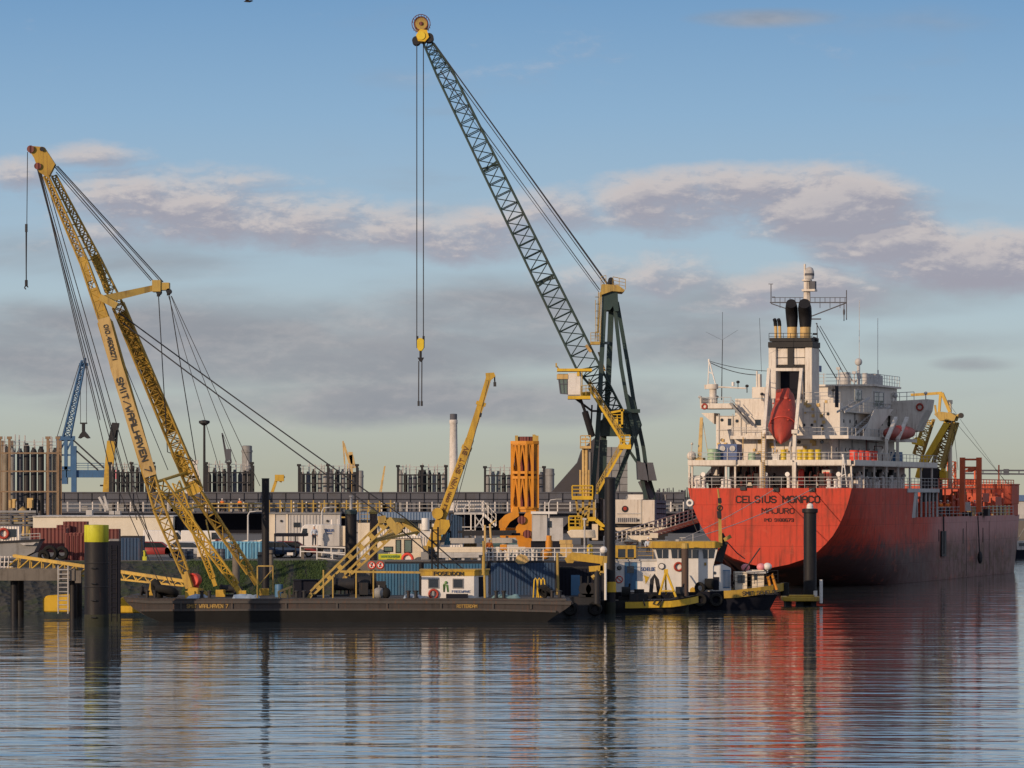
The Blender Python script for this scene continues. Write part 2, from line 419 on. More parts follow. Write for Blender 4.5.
d1, n1_ = density(-11/F, 13/F)
d2, n2_ = density(-4/F, 5/F)
veil = total(VEILS, az, el)
d_heap = rng(d0, .60, 1.04)
d_veil = rng(mth('ADD', mth('MULTIPLY', veil, .6), mth('MULTIPLY', noise(az, mth('MULTIPLY', el, 4.), 17., off=11., detail=6, rough=.5), .9)), .50, 1.02)
lit = mth('ADD', mth('MULTIPLY', rng(mth('SUBTRACT', d0, d1), -.03, .13), .55), mth('MULTIPLY', rng(mth('SUBTRACT', d0, d2), -.025, .07), .45))                  # denser than the air towards the sun: a lit edge
thick = rng(d0, .85, 1.3)
shade = mth('MULTIPLY', lit, mth('SUBTRACT', 1., mth('MULTIPLY', thick, .35)))
far_fill = rng(mth('ABSOLUTE', az), .5, 1.2, 1., 1.3)
heap_c = cmix(shade, tuple(c/SKY_STR for c in CL_DARK), tuple(c/SKY_STR for c in CL_LIT))
heap_c = cmix(mth('SUBTRACT', far_fill, 1.), heap_c, tuple(c/SKY_STR for c in (.62,.80,1.15)))  # far cloud brightened and blued as fill for the shaded faces
veil_c = cmix(mth('ADD', mth('MULTIPLY', lit, .35), mth('MULTIPLY', rng(nz, .4, .65), .35)), tuple(c/SKY_STR for c in VEIL_DARK), tuple(c/SKY_STR for c in VEIL_LIT))
# clear sky: the physical sky, graded towards the colours of this evening's low horizon air
rp = nn(nt, 'ShaderNodeValToRGB'); cr = rp.color_ramp
while len(cr.elements) < len(SKY_RAMP): cr.elements.new(.5)
for e_, (py, c) in zip(cr.elements, SKY_RAMP): e_.position = (elv(py)+.01)/.15; e_.color = (*c, 1)
L(mth('DIVIDE', mth('ADD', el, .01), .15), rp.inputs[0])
grad = cmix(1., rp.outputs[0], (1/SKY_STR,)*3, 'MULTIPLY')
skyc = cmix(rng(el, .16, .9, .95, 0.), sky.outputs[0], grad)
skyc = cmix(mth('MULTIPLY', d_veil, VEIL_AMT), skyc, veil_c)
skyc = cmix(mth('MULTIPLY', d_heap, .94), skyc, heap_c)
L(skyc, bg.inputs['Color']); bg.inputs['Strength'].default_value = SKY_STR

# ------------------------------------------------------------------ water
def water_mat():
    m = bpy.data.materials.new('water'); m.use_nodes = True; nt = m.node_tree; L = nt.links.new
    b = nt.nodes['Principled BSDF']; b.inputs['Base Color'].default_value = (.035,.045,.05,1); b.inputs['Roughness'].default_value = .05; b.inputs['IOR'].default_value = 1.5
    tc = nn(nt, 'ShaderNodeTexCoord')
    def layer(sx, sy, sc, det, dist):
        mp = nn(nt, 'ShaderNodeMapping'); mp.inputs['Scale'].default_value = (sx, sy, 1); L(tc.outputs['Object'], mp.inputs['Vector'])
        n = nn(nt, 'ShaderNodeTexNoise'); n.inputs['Scale'].default_value = sc; n.inputs['Detail'].default_value = det; n.inputs['Distortion'].default_value = dist; n.inputs['Roughness'].default_value = .5
        L(mp.outputs[0], n.inputs['Vector']); return n.outputs['Fac']
    a = layer(.32, 1, WAVE1[0], 2, .6); c = layer(.45, 1, WAVE2[0], 2, .4)
    patch = layer(.5, .16, .05, 3, .2)
    pm = nn(nt, 'ShaderNodeMapRange'); pm.inputs['From Min'].default_value = .35; pm.inputs['From Max'].default_value = .65; pm.inputs['To Min'].default_value = .5; pm.inputs['To Max'].default_value = 1.25; L(patch, pm.inputs['Value'])
    b1 = nn(nt, 'ShaderNodeBump'); b1.inputs['Distance'].default_value = WAVE1[1]; L(a, b1.inputs['Height']); L(pm.outputs[0], b1.inputs['Strength'])
    b2 = nn(nt, 'ShaderNodeBump'); b2.inputs['Distance'].default_value = WAVE2[1]; L(c, b2.inputs['Height']); L(b1.outputs[0], b2.inputs['Normal']); L(pm.outputs[0], b2.inputs['Strength'])
    L(b2.outputs[0], b.inputs['Normal'])
    return m
w = MB(); w.add([(-3000,-200,0),(3000,-200,0),(3000,12000,0),(-3000,12000,0)], [(0,1,2,3)])
obj('water', w, water_mat(), kind='structure')

# ------------------------------------------------------------------ land
G = 4.0
def ground_mat():
    m = paint('quay_ground', (.12,.11,.10), .9, dirt=.5, scale=.3); return m
land = [(-900,350),(13.5,350),(15.0,434),(73,625),(90,900),(3000,900),(3000,11000),(-3000,11000),(-3000,350)]
g = MB(); g.prism([(x,y,G) for x,y in land], (0,0,-7))
obj('quay_ground', g, ground_mat(), kind='structure')
def bank_mat():
    m = bpy.data.materials.new('bank_soil'); m.use_nodes = True; nt = m.node_tree; L = nt.links.new; b = nt.nodes['Principled BSDF']; b.inputs['Roughness'].default_value = .95
    tc = nn(nt, 'ShaderNodeTexCoord'); v = nn(nt, 'ShaderNodeTexVoronoi'); v.inputs['Scale'].default_value = 1.6; L(tc.outputs['Object'], v.inputs['Vector'])
    n = nn(nt, 'ShaderNodeTexNoise'); n.inputs['Scale'].default_value = .4; n.inputs['Detail'].default_value = 6; L(tc.outputs['Object'], n.inputs['Vector'])
    r = nn(nt, 'ShaderNodeValToRGB'); r.color_ramp.elements[0].color = (.014,.014,.013,1); r.color_ramp.elements[1].color = (.034,.032,.028,1); L(v.outputs['Distance'], r.inputs[0])
    r2 = nn(nt, 'ShaderNodeMapRange'); r2.inputs['From Min'].default_value = .45; r2.inputs['From Max'].default_value = .6; L(n.outputs['Fac'], r2.inputs['Value'])
    x = nn(nt, 'ShaderNodeMix', data_type='RGBA'); L(r2.outputs[0], x.inputs[0]); L(r.outputs[0], x.inputs[6]); x.inputs[7].default_value = (.016,.026,.010,1); L(x.outputs[2], b.inputs['Base Color'])
    bp = nn(nt, 'ShaderNodeBump'); bp.inputs['Distance'].default_value = .3; L(v.outputs['Distance'], bp.inputs['Height']); L(bp.outputs[0], b.inputs['Normal'])
    return m
g = MB(); N = 90
for i in range(N+1):
    x = -900 if i == 0 else -70+(i-1)*(56.5/(N-1))
    for k in range(7):
        t = k/6; j = random.uniform(-.18,.18) if 0 < k < 6 else 0
        g.v.append(V((x, 349.95-t*16, G-.02-t*5.2+j)))
for i in range(N):
    for k in range(6): g.f.append((i*7+k, i*7+k+1, (i+1)*7+k+1, (i+1)*7+k))
obj('embankment', g, bank_mat(), kind='structure')
gm = paint('grass', (.042,.078,.022), .9, dirt=.3, dcol=(.06,.06,.02), scale=1.5)
g = MB(); rnd = random.Random(3)
for i in range(26000):
    x = rnd.uniform(-26.5, -15.2); t = rnd.random()**1.2*.72
    if x > -19 and t > .6: continue
    y = 349.95-t*16; z = G-.1-t*5.2; h = rnd.uniform(.12,.34); a = rnd.uniform(0, 6.28); wv = V((math.cos(a), math.sin(a), 0))*.03
    tip = V((rnd.gauss(0,.12), rnd.gauss(0,.12), h)); b0 = V((x,y,z)); g.add([b0-wv, b0+wv, b0+wv*.5+tip*.6, b0+tip], [(0,1,2),(0,2,3)])
obj('grass', g, gm, label='dark green grass on the bank below the carport', cat='grass', kind='stuff')

# ------------------------------------------------------------------ persons
def skin_mesh(vs, es, rs, sub=1):
    me = bpy.data.meshes.new('sk'); me.from_pydata(vs, es, []); o = bpy.data.objects.new('sk', me); C.objects.link(o)
    o.modifiers.new('s', 'SKIN'); ss = o.modifiers.new('u', 'SUBSURF'); ss.levels = sub
    if not me.skin_vertices: 
        bm = bmesh.new(); bm.from_mesh(me); bm.verts.layers.skin.verify(); bm.to_mesh(me); bm.free()
    for i, r in enumerate(rs):
        me.skin_vertices[0].data[i].radius = (r, r) if not isinstance(r, tuple) else r
    me.skin_vertices[0].data[0].use_root = True
    dg = bpy.context.evaluated_depsgraph_get(); out = bpy.data.meshes.new_from_object(o.evaluated_get(dg))
    mb = MB(); mb.v = [v.co.copy() for v in out.vertices]; mb.f = [tuple(p.vertices) for p in out.polygons]
    bpy.data.objects.remove(o); bpy.data.meshes.remove(out); return mb
def person(loc, label, jacket, rotz=0., helmet=None, group=None):
    t = thing('person', label, 'person', loc, rotz, group)
    XF = WM[t.name]
    vs = [(0,0,.95),(0,0,1.15),(0,0,1.38),(0,0,1.50),(0,-.02,1.63),(0,-.02,1.74),
          (-.18,0,1.40),(-.27,.02,1.15),(-.25,-.10,.92),(-.25,-.14,.83),(.18,0,1.40),(.27,.02,1.15),(.25,-.10,.92),(.25,-.14,.83),
          (-.10,0,.90),(-.12,-.02,.50),(-.13,.02,.09),(-.13,-.14,.04),(.10,0,.90),(.13,.02,.50),(.14,.06,.09),(.14,-.10,.04)]
    es = [(0,1),(1,2),(2,3),(3,4),(4,5),(2,6),(6,7),(7,8),(8,9),(2,10),(10,11),(11,12),(12,13),(0,14),(14,15),(15,16),(16,17),(0,18),(18,19),(19,20),(20,21)]
    rs = [.13,.13,.15,.055,.095,.08,.075,.05,.04,.035,.075,.05,.04,.035,.09,.065,.045,.04,.09,.065,.045,.04]
    b = skin_mesh(vs, es, rs); b.xf = XF; obj('body', b, M['skin'], t, smooth=60)
    ids = [0,1,2,6,7,8,10,11,12]; mp = {k: i for i, k in enumerate(ids)}
    j = skin_mesh([vs[i] for i in ids], [(mp[a], mp[c]) for a, c in es if a in mp and c in mp], [rs[i]+.025 for i in ids]); j.xf = XF; obj('jacket', j, M[jacket], t, smooth=60)
    ids = [0,14,15,16,18,19,20]; mp = {k: i for i, k in enumerate(ids)}
    j = skin_mesh([vs[i] for i in ids], [(mp[a], mp[c]) for a, c in es if a in mp and c in mp], [rs[i]+.02 for i in ids]); j.xf = XF; obj('trousers', j, M['trouser'], t, smooth=60)
    if helmet:
        h = MB(XF); h.lathe((0,-.02,1.70), [(.125,0),(.12,.06),(.08,.12),(.01,.14)], 12); h.bx(-.11,.11,-.19,-.06,1.70,1.715); obj('helmet', h, M[helmet], t)
    return t

# ------------------------------------------------------------------ piles in the water
def pile(name, label, px, py0, wl, r, mat, kids=(), sq=False, taper=0.):
    Y = F*H/(wl-Y0); b = W(px, wl, Y); top = W(px, py0, Y).z
    t = thing(name, label, 'pile', (b.x, b.y, -2), 0, 'mooring piles in the water')
    s = MB()
    if sq: s.bx(b.x-r, b.x+r, Y-r, Y+r, -2, top)
    else: s.cyl((b.x, Y, -2), r, top+2, 20, r*(1-taper))
    obj('shaft', s, M[mat], t, smooth=40)
    s = MB(); rw = r*(1-taper*.3)+.015
    if sq: s.bx(b.x-rw, b.x+rw, Y-rw, Y+rw, -1, .75)
    else: s.lathe((b.x, Y, 0), [(rw,-1),(rw,.55),(rw+.01,.7),(rw-.01,.9)], 20)
    obj('weed_band', s, M['weed'], t, smooth=40)
    return t, V((b.x, Y, top)), Y
t, c, Y = pile('mooring_pile', 'thick black steel mooring pile with a lime yellow painted top', 96.5, 542, 627, .86, 'pile_black')
s = MB(); s.lathe(c, [(.86,0),(.875,.02),(.875,1.20),(.84,1.22),(.1,1.24)], 24); obj('cap', s, M['lime_yellow'], t, smooth=40)
s = MB()
for z in (-1.5,-3.2): s.torus((c.x,c.y,c.z+z), .87, .035, (0,0,1), 24, 6)
obj('hoop', s, M['dark_steel'], t, smooth=40, each=True)
s = MB()
for z in (.7,1.9,3.1,4.2): s.bar((c.x-.25, c.y-.98, z), (c.x+.05, c.y-.98, z), .05); s.bar((c.x-.25,c.y-.8,z),(c.x-.25,c.y-.98,z),.05); s.bar((c.x+.05,c.y-.8,z),(c.x+.05,c.y-.98,z),.05)
obj('rung', s, M['dark_steel'], t)
t, c, Y = pile('mooring_pile', 'square dark blue fendered pile directly beside the yellow-topped pile', 114.5, 541, 624, .42, 'navy', sq=True)
s = MB(); s.ladder((c.x-.2, Y-.47, .2), (c.x-.2, Y-.47, c.z-.3), .4, 16); obj('ladder', s, M['dark_steel'], t)
s = MB(); s.bx(c.x-.34,c.x+.34,Y-.34,Y+.34,c.z+.003,c.z+.15); obj('cap', s, M['grey'], t)
t, c, Y = pile('mooring_pile', 'slim tall dark pile behind the crane barge, near the foot of the yellow booms', 265.5, 479, 616, .29, 'pile_black')
s = MB(); s.cyl(c, .31, .06, 16); obj('cap', s, M['dark_steel'], t)
t, c, Y = pile('mooring_pile', 'thick dark pile with a pale fluted head rising behind the lattice stays', 351, 511, 614, .46, 'pile_black')
s = MB(); s.lathe(c, [(.5,-.25),(.5,.0),(.4,.12)], 16); obj('cap', s, M['crane_green'], t)
s = MB(); s.bar(c, c+V((0,0,1.1)), .12, 10, .09); s.cyl(c+V((0,0,1.1)), .16, .12, 10); obj('lamp', s, M['grey_light'], t)
t, c, Y = pile('mooring_pile', 'rust brown pile standing left of the yellow mobile crane and cream deckhouse', 373.5, 512, 614, .30, 'pile_brown')
s = MB(); s.lathe(c, [(.34,-.15),(.36,.0),(.15,.25)], 12); obj('cap', s, M['old_yellow'], t)
for i, (px, py, lab) in enumerate(((236, 544, 'weathered grey timber pile under the blue skips, left of the slim pile'), (260, 552, 'short grey timber pile touching the slim dark pile on its left side'), (271, 550, 'short grey timber pile touching the slim dark pile on its right side'))):
    t, c, Y = pile('timber_pile', lab, px, py, 612-i*.7, .33-(i>0)*.12, 'wood_grey', taper=.12)
    s = MB(); s.cyl(c-V((0,0,.35)), .34-(i>0)*.12, .1, 12); obj('iron_band', s, M['dark_steel'], t)
t, c, Y = pile('mooring_pile', 'tallest dark steel pile with a yellow collar, in front of the green crane', 610, 478, 613.5, .43, 'pile_black')
s = MB(); s.cyl((c.x,Y,.15+1.75), .48, .62, 20); s.cyl((c.x,Y,.15+1.55), .5, .2, 20); obj('collar', s, M['bright_yellow'], t, smooth=40)
s = MB(); s.lathe(c, [(.44,-.1),(.46,0),(.3,.08)], 20); obj('cap', s, M['dark_steel'], t)
t, c, Y = pile('mooring_pile', 'short rust brown pile in front of the tug wheelhouse', 685, 547, 610.5, .29, 'pile_brown')
s = MB(); s.lathe(c, [(.33,-.12),(.33,.0),(.28,.3),(.1,.32)], 12); obj('cap', s, M['old_yellow'], t)
t, c, Y = pile('mooring_pile', 'thick dark pile with a flared head in front of the red ship', 810, 509, 605, .55, 'pile_black')
s = MB(); s.lathe(c, [(.56,-.35),(.68,-.3),(.68,0),(.5,.05)], 20); obj('collar', s, M['pile_black'], t, smooth=40)
s = MB(); s.lathe(c, [(.3,.05),(.28,.2),(.3,.25),(.2,.45),(.03,.5)], 12); obj('lamp', s, M['clean_white'], t, smooth=50)
FP = (c.x, Y)
# ------------------------------------------------------------------ floating sheerleg barge
BY = 316.0
cb = thing('crane_barge', 'long low dark crane barge with a yellow lattice A-frame boom and small white deckhouse', 'crane barge', (-12, 322, 0))
def xb(px): return W(px, 600, BY).x
def hullsec(pp, inset, y):
    return [(xb(px), y, (622-py)*BY/F+.0) for px, py in pp]
prof = [(123,597),(126,602),(134,609),(146,616),(160,622),(165,628),(540,628),(552,618),(566,609),(573,603.5),(571,601),(480,599.5),(300,599),(175,599.5),(140,598)]
s = MB(); s.prism(hullsec(prof, 0, BY), (0, 12, 0)); hull = obj('hull', s, M['barge_side'], cb)
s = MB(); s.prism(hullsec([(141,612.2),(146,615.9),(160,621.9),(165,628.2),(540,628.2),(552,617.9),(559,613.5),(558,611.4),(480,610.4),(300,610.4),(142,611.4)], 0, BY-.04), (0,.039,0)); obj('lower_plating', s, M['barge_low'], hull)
s = MB()
def strip(pa, dz, th, pr=.12):
    for (x0,y0),(x1,y1) in zip(pa[:-1], pa[1:]):
        s.beam((xb(x0), BY-pr/2, (622-y0)*BY/F), (xb(x1), BY-pr/2, (622-y1)*BY/F), pr, th, up=(0,0,1))
strip([(127,600.5),(150,602.2),(300,602),(480,602.4),(571,603.6)], 0, .2)
strip([(140,610.5),(300,609.6),(480,609.6),(556,611.5)], 0, .14, .1)
for px in (181, 232, 286, 337, 387, 441, 493, 531): s.bx(xb(px)-.06, xb(px)+.06, BY-.09, BY, .95, 1.5)
obj('rubbing_strake', s, M['barge_deck'], hull)
ptext('lettering', 'SMIT WAALHAVEN 7', 187, 228, 604.0, 608.2, BY-.012, M['letter_yellow'], hull)
ptext('lettering', 'ROTTERDAM', 457, 477, 604.4, 608, BY-.012, M['letter_yellow'], hull)
DZ = 1.70
s = MB(); s.bx(xb(142), xb(566), BY+.1, BY+11.9, DZ-.12, DZ+.02); obj('deck', s, M['barge_deck'], cb)
s = MB()
for px, y in ((150,1),(205,.6),(300,.6),(412,.6),(500,.6),(556,1),(330,11),(450,11)):
    x = xb(px)
    for d in (-.28,.28): s.lathe((x+d, BY+y, DZ), [(.13,0),(.13,.5),(.19,.52),(.19,.6),(.02,.62)], 10)
    s.bx(x-.5,x+.5,BY+y-.2,BY+y+.2,DZ,DZ+.08); obj('bollard', s, M['dark_steel'], cb, smooth=40); s = MB()
# deckhouse (angled right corner)
dh = MB(); z0 = DZ; z1 = W(0,571,BY+2).z; Yc = BY+2
def dx(px): return W(px, 580, Yc).x
plan = [(dx(421.5),Yc),(dx(474),Yc),(dx(488),Yc+2.1),(dx(488),Yc+4.2),(dx(421.5),Yc+4.2)]
dh.prism([(x,y,z0) for x,y in plan], (0,0,z1-z0)); dho = obj('deckhouse', dh, M['clean_white'], cb)
s = MB(); cx0 = sum(x for x,y in plan)/5; cy0 = sum(y for x,y in plan)/5
def grow(k): return [(cx0+(x-cx0)*k, cy0+(y-cy0)*k) for x,y in plan]
s.prism([(x,y,z1-.36) for x,y in grow(1.025)], (0,0,.38)); s.prism([(x,y,z1+.02) for x,y in grow(1.06)], (0,0,.08)); obj('roof_band', s, M['crane_yellow'], dho)
ptext('lettering', 'POSEIDON', 434, 463, 571.6, 575.6, Yc-.10, M['letter_black'], dho)
for a in (428, 452.5):
    s = MB(); s.pbox(a, a+11, 578.5, 588.5, Yc-.05, .06); wf = obj('window', s, M['grey'], dho)
    s = MB(); s.pbox(a+.9, a+10.1, 579.4, 587.6, Yc-.065, .05); obj('pane', s, M['glass'], wf)
e0 = V((plan[1][0],plan[1][1],0)); e1 = V((plan[2][0],plan[2][1],0)); ed = (e1-e0).normalized(); en = V((ed.y,-ed.x,0))
s = MB(); q = e0.lerp(e1,.5); s.beam(q+en*.03+V((0,0,DZ+.1)), q+en*.03+V((0,0,z1-.45)), .06, .75, up=ed); obj('door', s, M['navy'], dho)
s = MB(); s.torus(W(433.5,594,Yc-.12), .32, .085, (0,1,0)); lr = obj('life_ring', s, M['lifeboat_red'], dho, smooth=60)
s = MB(); s.bar(W(433.5,591,Yc-.1), W(433.5,598,Yc-.1), .12); obj('bracket', s, M['grey'], dho)
s = MB()
for px in (444,446.5,443.5,447.5,445): s.beam(W(px,583+random.uniform(-1,2),Yc-.02), W(px+random.uniform(-2,2),592,Yc-.02), .09,.03)
s.ball(W(446,582.5,Yc-.02), .12, 8); obj('painted_emblem', s, M['letter_green'], dho)
ptext('lettering', 'FREEWAVE', 452, 470, 590.3, 592.8, Yc-.012, M['letter_blue'], dho)
s = MB(); s.pbox(446, 468, 594, 598.5, Yc-.9, .6); obj('deck_locker', s, M['navy'], cb)
# ---- boom
boomY = lambda t: BY+3+3.0*t
tip = W(34, 152, BY+6)
s = MB()
hi = W(50, 178, BY+5.6); 
footA = W(190, 588, BY+2.0); kneeA = W(150, 476, BY+2.6); midA = W(105, 322, BY+4.4)
footB = W(257, 584, BY+10.5); kneeB = W(188, 470, BY+9.6); midB = W(118, 305, BY+6.6)
YW = BY+2
def bl(a, b, w0, w1, n, rc=.075, rb=.038, d0=.8, d1=.8): s.lattice(a, b, d0, d1, w0, w1, int(n*1.5), rc, rb, up=(1,0,.3), xb=n >= 8)
boom = MB(); s = boom
bl(W(159,508,BY+2.4), midA, .78, .95, 9)
bl(W(185,572,BY+2.1), W(159,508,BY+2.4), .55, .85, 4)
s.beam(W(185,572,BY+2.1), footA, .5, .55)
legA = obj('boom_leg', s, M['boom_yellow'], cb)
s = MB(); bl(W(196,492,BY+9.5), midB, 1.05, .85, 13, .085, .042)
bl(W(250,572,BY+10.3), W(196,492,BY+9.5), .5, .75, 5, .09); s.beam(W(250,572,BY+10.3), footB, .35, .4)
legB = obj('boom_leg', s, M['boom_yellow'], cb)
s = MB()       # cladding plates low on the rear leg
s.beam(W(176,452,BY+8.9), W(187,476,BY+8.9), .85, .06, up=(0,-1,0)); s.beam(W(190,482,BY+9.0), W(196,494,BY+9.0), .9, .06, up=(0,-1,0))
obj('plate', s, M['crane_yellow'], legB, each=True)
s = MB()       # upper twin boom
bl(midA, W(84,262,BY+5.2), .75, .55, 4); bl(W(84,262,BY+5.2), W(46,176,BY+5.8), .6, .35, 8, .07, .035, .6, .35)
bl(midB, W(96,258,BY+6.8), .75, .6, 4); bl(W(96,258,BY+6.8), W(54,176,BY+6.4), .6, .35, 8, .07, .035, .6, .35)
for t in (0,.14,.28,.42,.57,.72,.86,1): a = W(84,262,BY+5.2).lerp(W(46,176,BY+5.8), t); b = W(96,258,BY+6.8).lerp(W(54,176,BY+6.4), t); s.bar(a, b, .05)
ub = obj('boom', s, M['boom_yellow'], cb)
s = MB()
s.beam(W(82,257,BY+4.9), W(89,282,BY+4.6), .45, .12, up=(0,-1,0)); s.beam(W(94,288,BY+4.5), W(103,318,BY+4.1), .62, .12, up=(0,-1,0)); s.beam(W(95,255,BY+6.6), W(108,292,BY+6.4), .5, .12, up=(0,-1,0))
obj('plate', s, M['boom_yellow'], ub, each=True)
s = MB(); s.beam(W(121,312,BY+7.2), W(172,432,BY+9.4), .72, .05, up=(0,-1,0)); obj('shade_plate', s, M['shade_yellow'], legB)  # shade inside the lattice put into this plate's darker yellow
s = MB(); s.beam(W(103.5,318,BY+3.6), W(116.2,366,BY+3.2), .92, .06, up=(0,-1,0)); s.beam(W(116,366,BY+3.2), W(150.5,476,BY+2.1), .95, .06, up=(0,-1,0))
pl = obj('name_board', s, M['board_tan'], legA)
def slanted(body, pa, pb, ya, yb, hh, off):
    a = W(*pa, ya); b = W(*pb, yb); d = (b-a).normalized(); up = V((-d.z, 0, d.x)).normalized()
    text('lettering', body, a-up*hh/2+up*off, d, up, (b-a).length, hh, M['letter_black'], pl)
slanted('SMIT/WAALHAVEN 7', (119.0,378), (148.5,472), BY+3.02, BY+2.08, .5, 0.0)
slanted('010.4500271', (105.5,325), (114.5,360), BY+3.48, BY+3.19, .36, 0.0)
# boom head
s = MB(); s.pprism([(29,150),(33,146),(44,147),(55,164),(48,178),(39,172),(34,158)], BY+5.6, .9); hd = obj('boom_head', s, M['boom_yellow'], cb)
for px, py, r in ((30.5,149,.28),(37.5,166,.26),(42,149,.18)):
    s = MB(); s.lathe(W(px,py,BY+5.4), [(r,0),(r*.8,.1),(r*.8,1.2),(r,1.3)], 14, (0,1,0)); obj('sheave', s, M['maroon' if r > .2 else 'dark_steel'], hd, smooth=40)
# stay strut
s = MB(); a = W(101,300,BY+4.6); b = W(160,286.5,BY+6)
s.beam(a, b, .9, .62, w2=.7, h2=.42); s.pbox(152,160.5,280,291.5,BY+5.2,1.5); s.pbox(159.5,169,282.5,290,BY+5.3,1.2); s.beam(W(100,297,BY+4.4), W(117,306,BY+4.4), .8, .5)
st = obj('stay_strut', s, M['old_yellow'], cb)
s = MB()
for px, py in ((158.5,292),(168.5,291)): s.lathe(W(px,py,BY+5.3), [(.2,0),(.2,1.0)], 10, (0,1,0)); s.bar(W(px,py,BY+5.8), W(px,py+4.5,BY+5.8), .13)
obj('sheave', s, M['dark_steel'], st, each=True)
# bracing legs at the foot
s = MB(); bl(W(160,482,BY+3), W(236,585,BY+3.5), .75, .45, 9, .085, .04, .4, .4); s.beam(W(233,582,BY+3.5), W(239.5,592,BY+3.5), .35, .4); obj('brace_leg', s, M['crane_yellow'], cb)
s = MB(); bl(W(176,482,BY+6.5), W(213,578,BY+6), .55, .35, 9, .06, .03, .4, .4); s.beam(W(211,573,BY+6), W(215.5,586,BY+6), .3, .3); obj('brace_leg', s, M['crane_yellow'], cb)
s = MB(); s.bar(W(150,484,BY+2.6), W(188,472,BY+9.3), .12); s.bar(W(160,500,BY+2.5), W(190,486,BY+6), .09); s.bar(W(176,512,BY+3), W(203,505,BY+9.6), .08); s.bar(W(212,548,BY+3.3), W(206,520,BY+6), .06)
obj('cross_tie', s, M['crane_yellow'], cb)
s = MB()
for px in (188, 238.5, 256, 215): s.bx(W(px,590,BY).x-.35, W(px,590,BY).x+.35, BY+(1.6 if px<200 else 3.2 if px==238.5 else 10.2 if px==256 else 5.7), BY+(2.4 if px<200 else 4 if px==238.5 else 11 if px==256 else 6.4), DZ, DZ+.55)
obj('foot_bracket', s, M['crane_yellow'], cb, each=True)
s = MB(); s.beam(W(188,590,BY+2), W(203,592,BY+2), .5, .5); s.beam(W(203,592,BY+2), W(207,597,BY+2), .4, .4); obj('hinge_arm', s, M['crane_yellow'], cb)
# ropes
s = MB(); T = W(27.5, 152, BY+5.8)
s.wire(T, W(26.3,281,BY+5.8), .03); s.wire(W(26,226,BY+5.8), W(26.3,281,BY+5.8), .045); s.bar(W(26.3,224,BY+5.8), W(26.3,232,BY+5.8), .1)
hk = obj('hoist_rope', s, M['rope'], cb)
s = MB(); s.bar(W(26.3,280,BY+5.8), W(26.3,286,BY+5.8), .11); s.torus(W(26.3,287.5,BY+5.8), .12, .045, (0,1,0), 12, 6, 0, 4.6); obj('hook', s, M['dark_steel'], hk)
s = MB()
for (x0,y0),(x1,y1) in (((37,168),(118,470)),((38,169),(128,492)),((40,171),(100,420)),((41,172),(137,520)),((44,172),(150,540)),((46,174),(168,470)),((39,170),(110,470))):
    s.wire(W(x0,y0,BY+5.8), W(x1,y1,BY+3.6), .034 if x1 != 168 else .028)
s.wire(W(118,470,BY+3.6), W(170,585,BY+2.6), .034); s.wire(W(128,492,BY+3.6), W(176,588,BY+2.6), .034); s.wire(W(110,470,BY+3.6), W(160,585,BY+2.6), .034)
for d in (0, 7): s.wire(W(54+d*.5,166,BY+6+d*.1), W(154+d*1.3,282,BY+5.6+d*.1), .042); 
s.wire(W(56,172,BY+6.4), W(151,281,BY+5.5), .03); s.wire(W(54,164,BY+6), W(160,281,BY+6.2), .03)
for (x0,y0),(x1,y1) in (((158.5,296),(167.5,452)),((169.5,296),(196,461)),((168.5,296),(222,478)),((171,296),(236,462)),((171.5,296),(260,486))):
    s.wire(W(x0,y0,BY+5.8), W(x1,y1,BY+8.5), .036 if x1 < 200 else .026)
s.wire(W(167.5,452,BY+8.5), W(196,462,BY+8.5), .03); s.wire(W(167,430,BY+8.5), W(197,465,BY+8.6), .03)
obj('stay_rope', s, M['rope'], cb)
s = MB(); s.wire(W(120,313.7,BY+6), W(405,518,BY+8), .05, .12); s.wire(W(122,322.5,BY+5), W(389,520,BY+2.6), .05, .12)
s.wire(W(389,520,BY+2.6), W(477,594,BY+6), .05); s.wire(W(405,518,BY+8), W(487,590,BY+8), .05)
obj('stay_rope', s, M['rope'], cb)
# the low yellow back-stay frame
for (fx, fy, ax, ay, yy) in ((312,593,388,520,BY+1.6),(346,576,404,521,BY+9)):
    s = MB(); a = W(fx,fy,yy); b = W(ax,ay,yy); d = (b-a).normalized(); u = V((-d.z,0,d.x))
    for k in (-.28,.28): s.beam(a+u*k*.6, b+u*k, .16, .16)
    for t in (.08,.22,.36,.5,.64,.78,.92): s.beam(a.lerp(b,t)-u*.28, a.lerp(b,t)+u*.28, .34, .09, up=(0,1,0))
    s.beam(a-d*.5-V((0,0,.2)), a, .3, .3); obj('back_stay', s, M['old_yellow'], cb)
s = MB()
for px, py, qx, qy, yy in ((388,519,399,533,BY+1.6),(404,521,419,533,BY+9),(378,520,386,519,BY+1.6)): s.beam(W(px,py,yy), W(qx,qy,yy), .5, .55)
s.beam(W(388,519.5,BY+1.6), W(404,520.5,BY+9), .3, .3); s.beam(W(376,540,BY+1.8), W(402,531,BY+9), .22, .22); s.beam(W(374,541,BY+1.8), W(418,532,BY+9), .18, .18)
obj('stay_head', s, M['old_yellow'], cb)
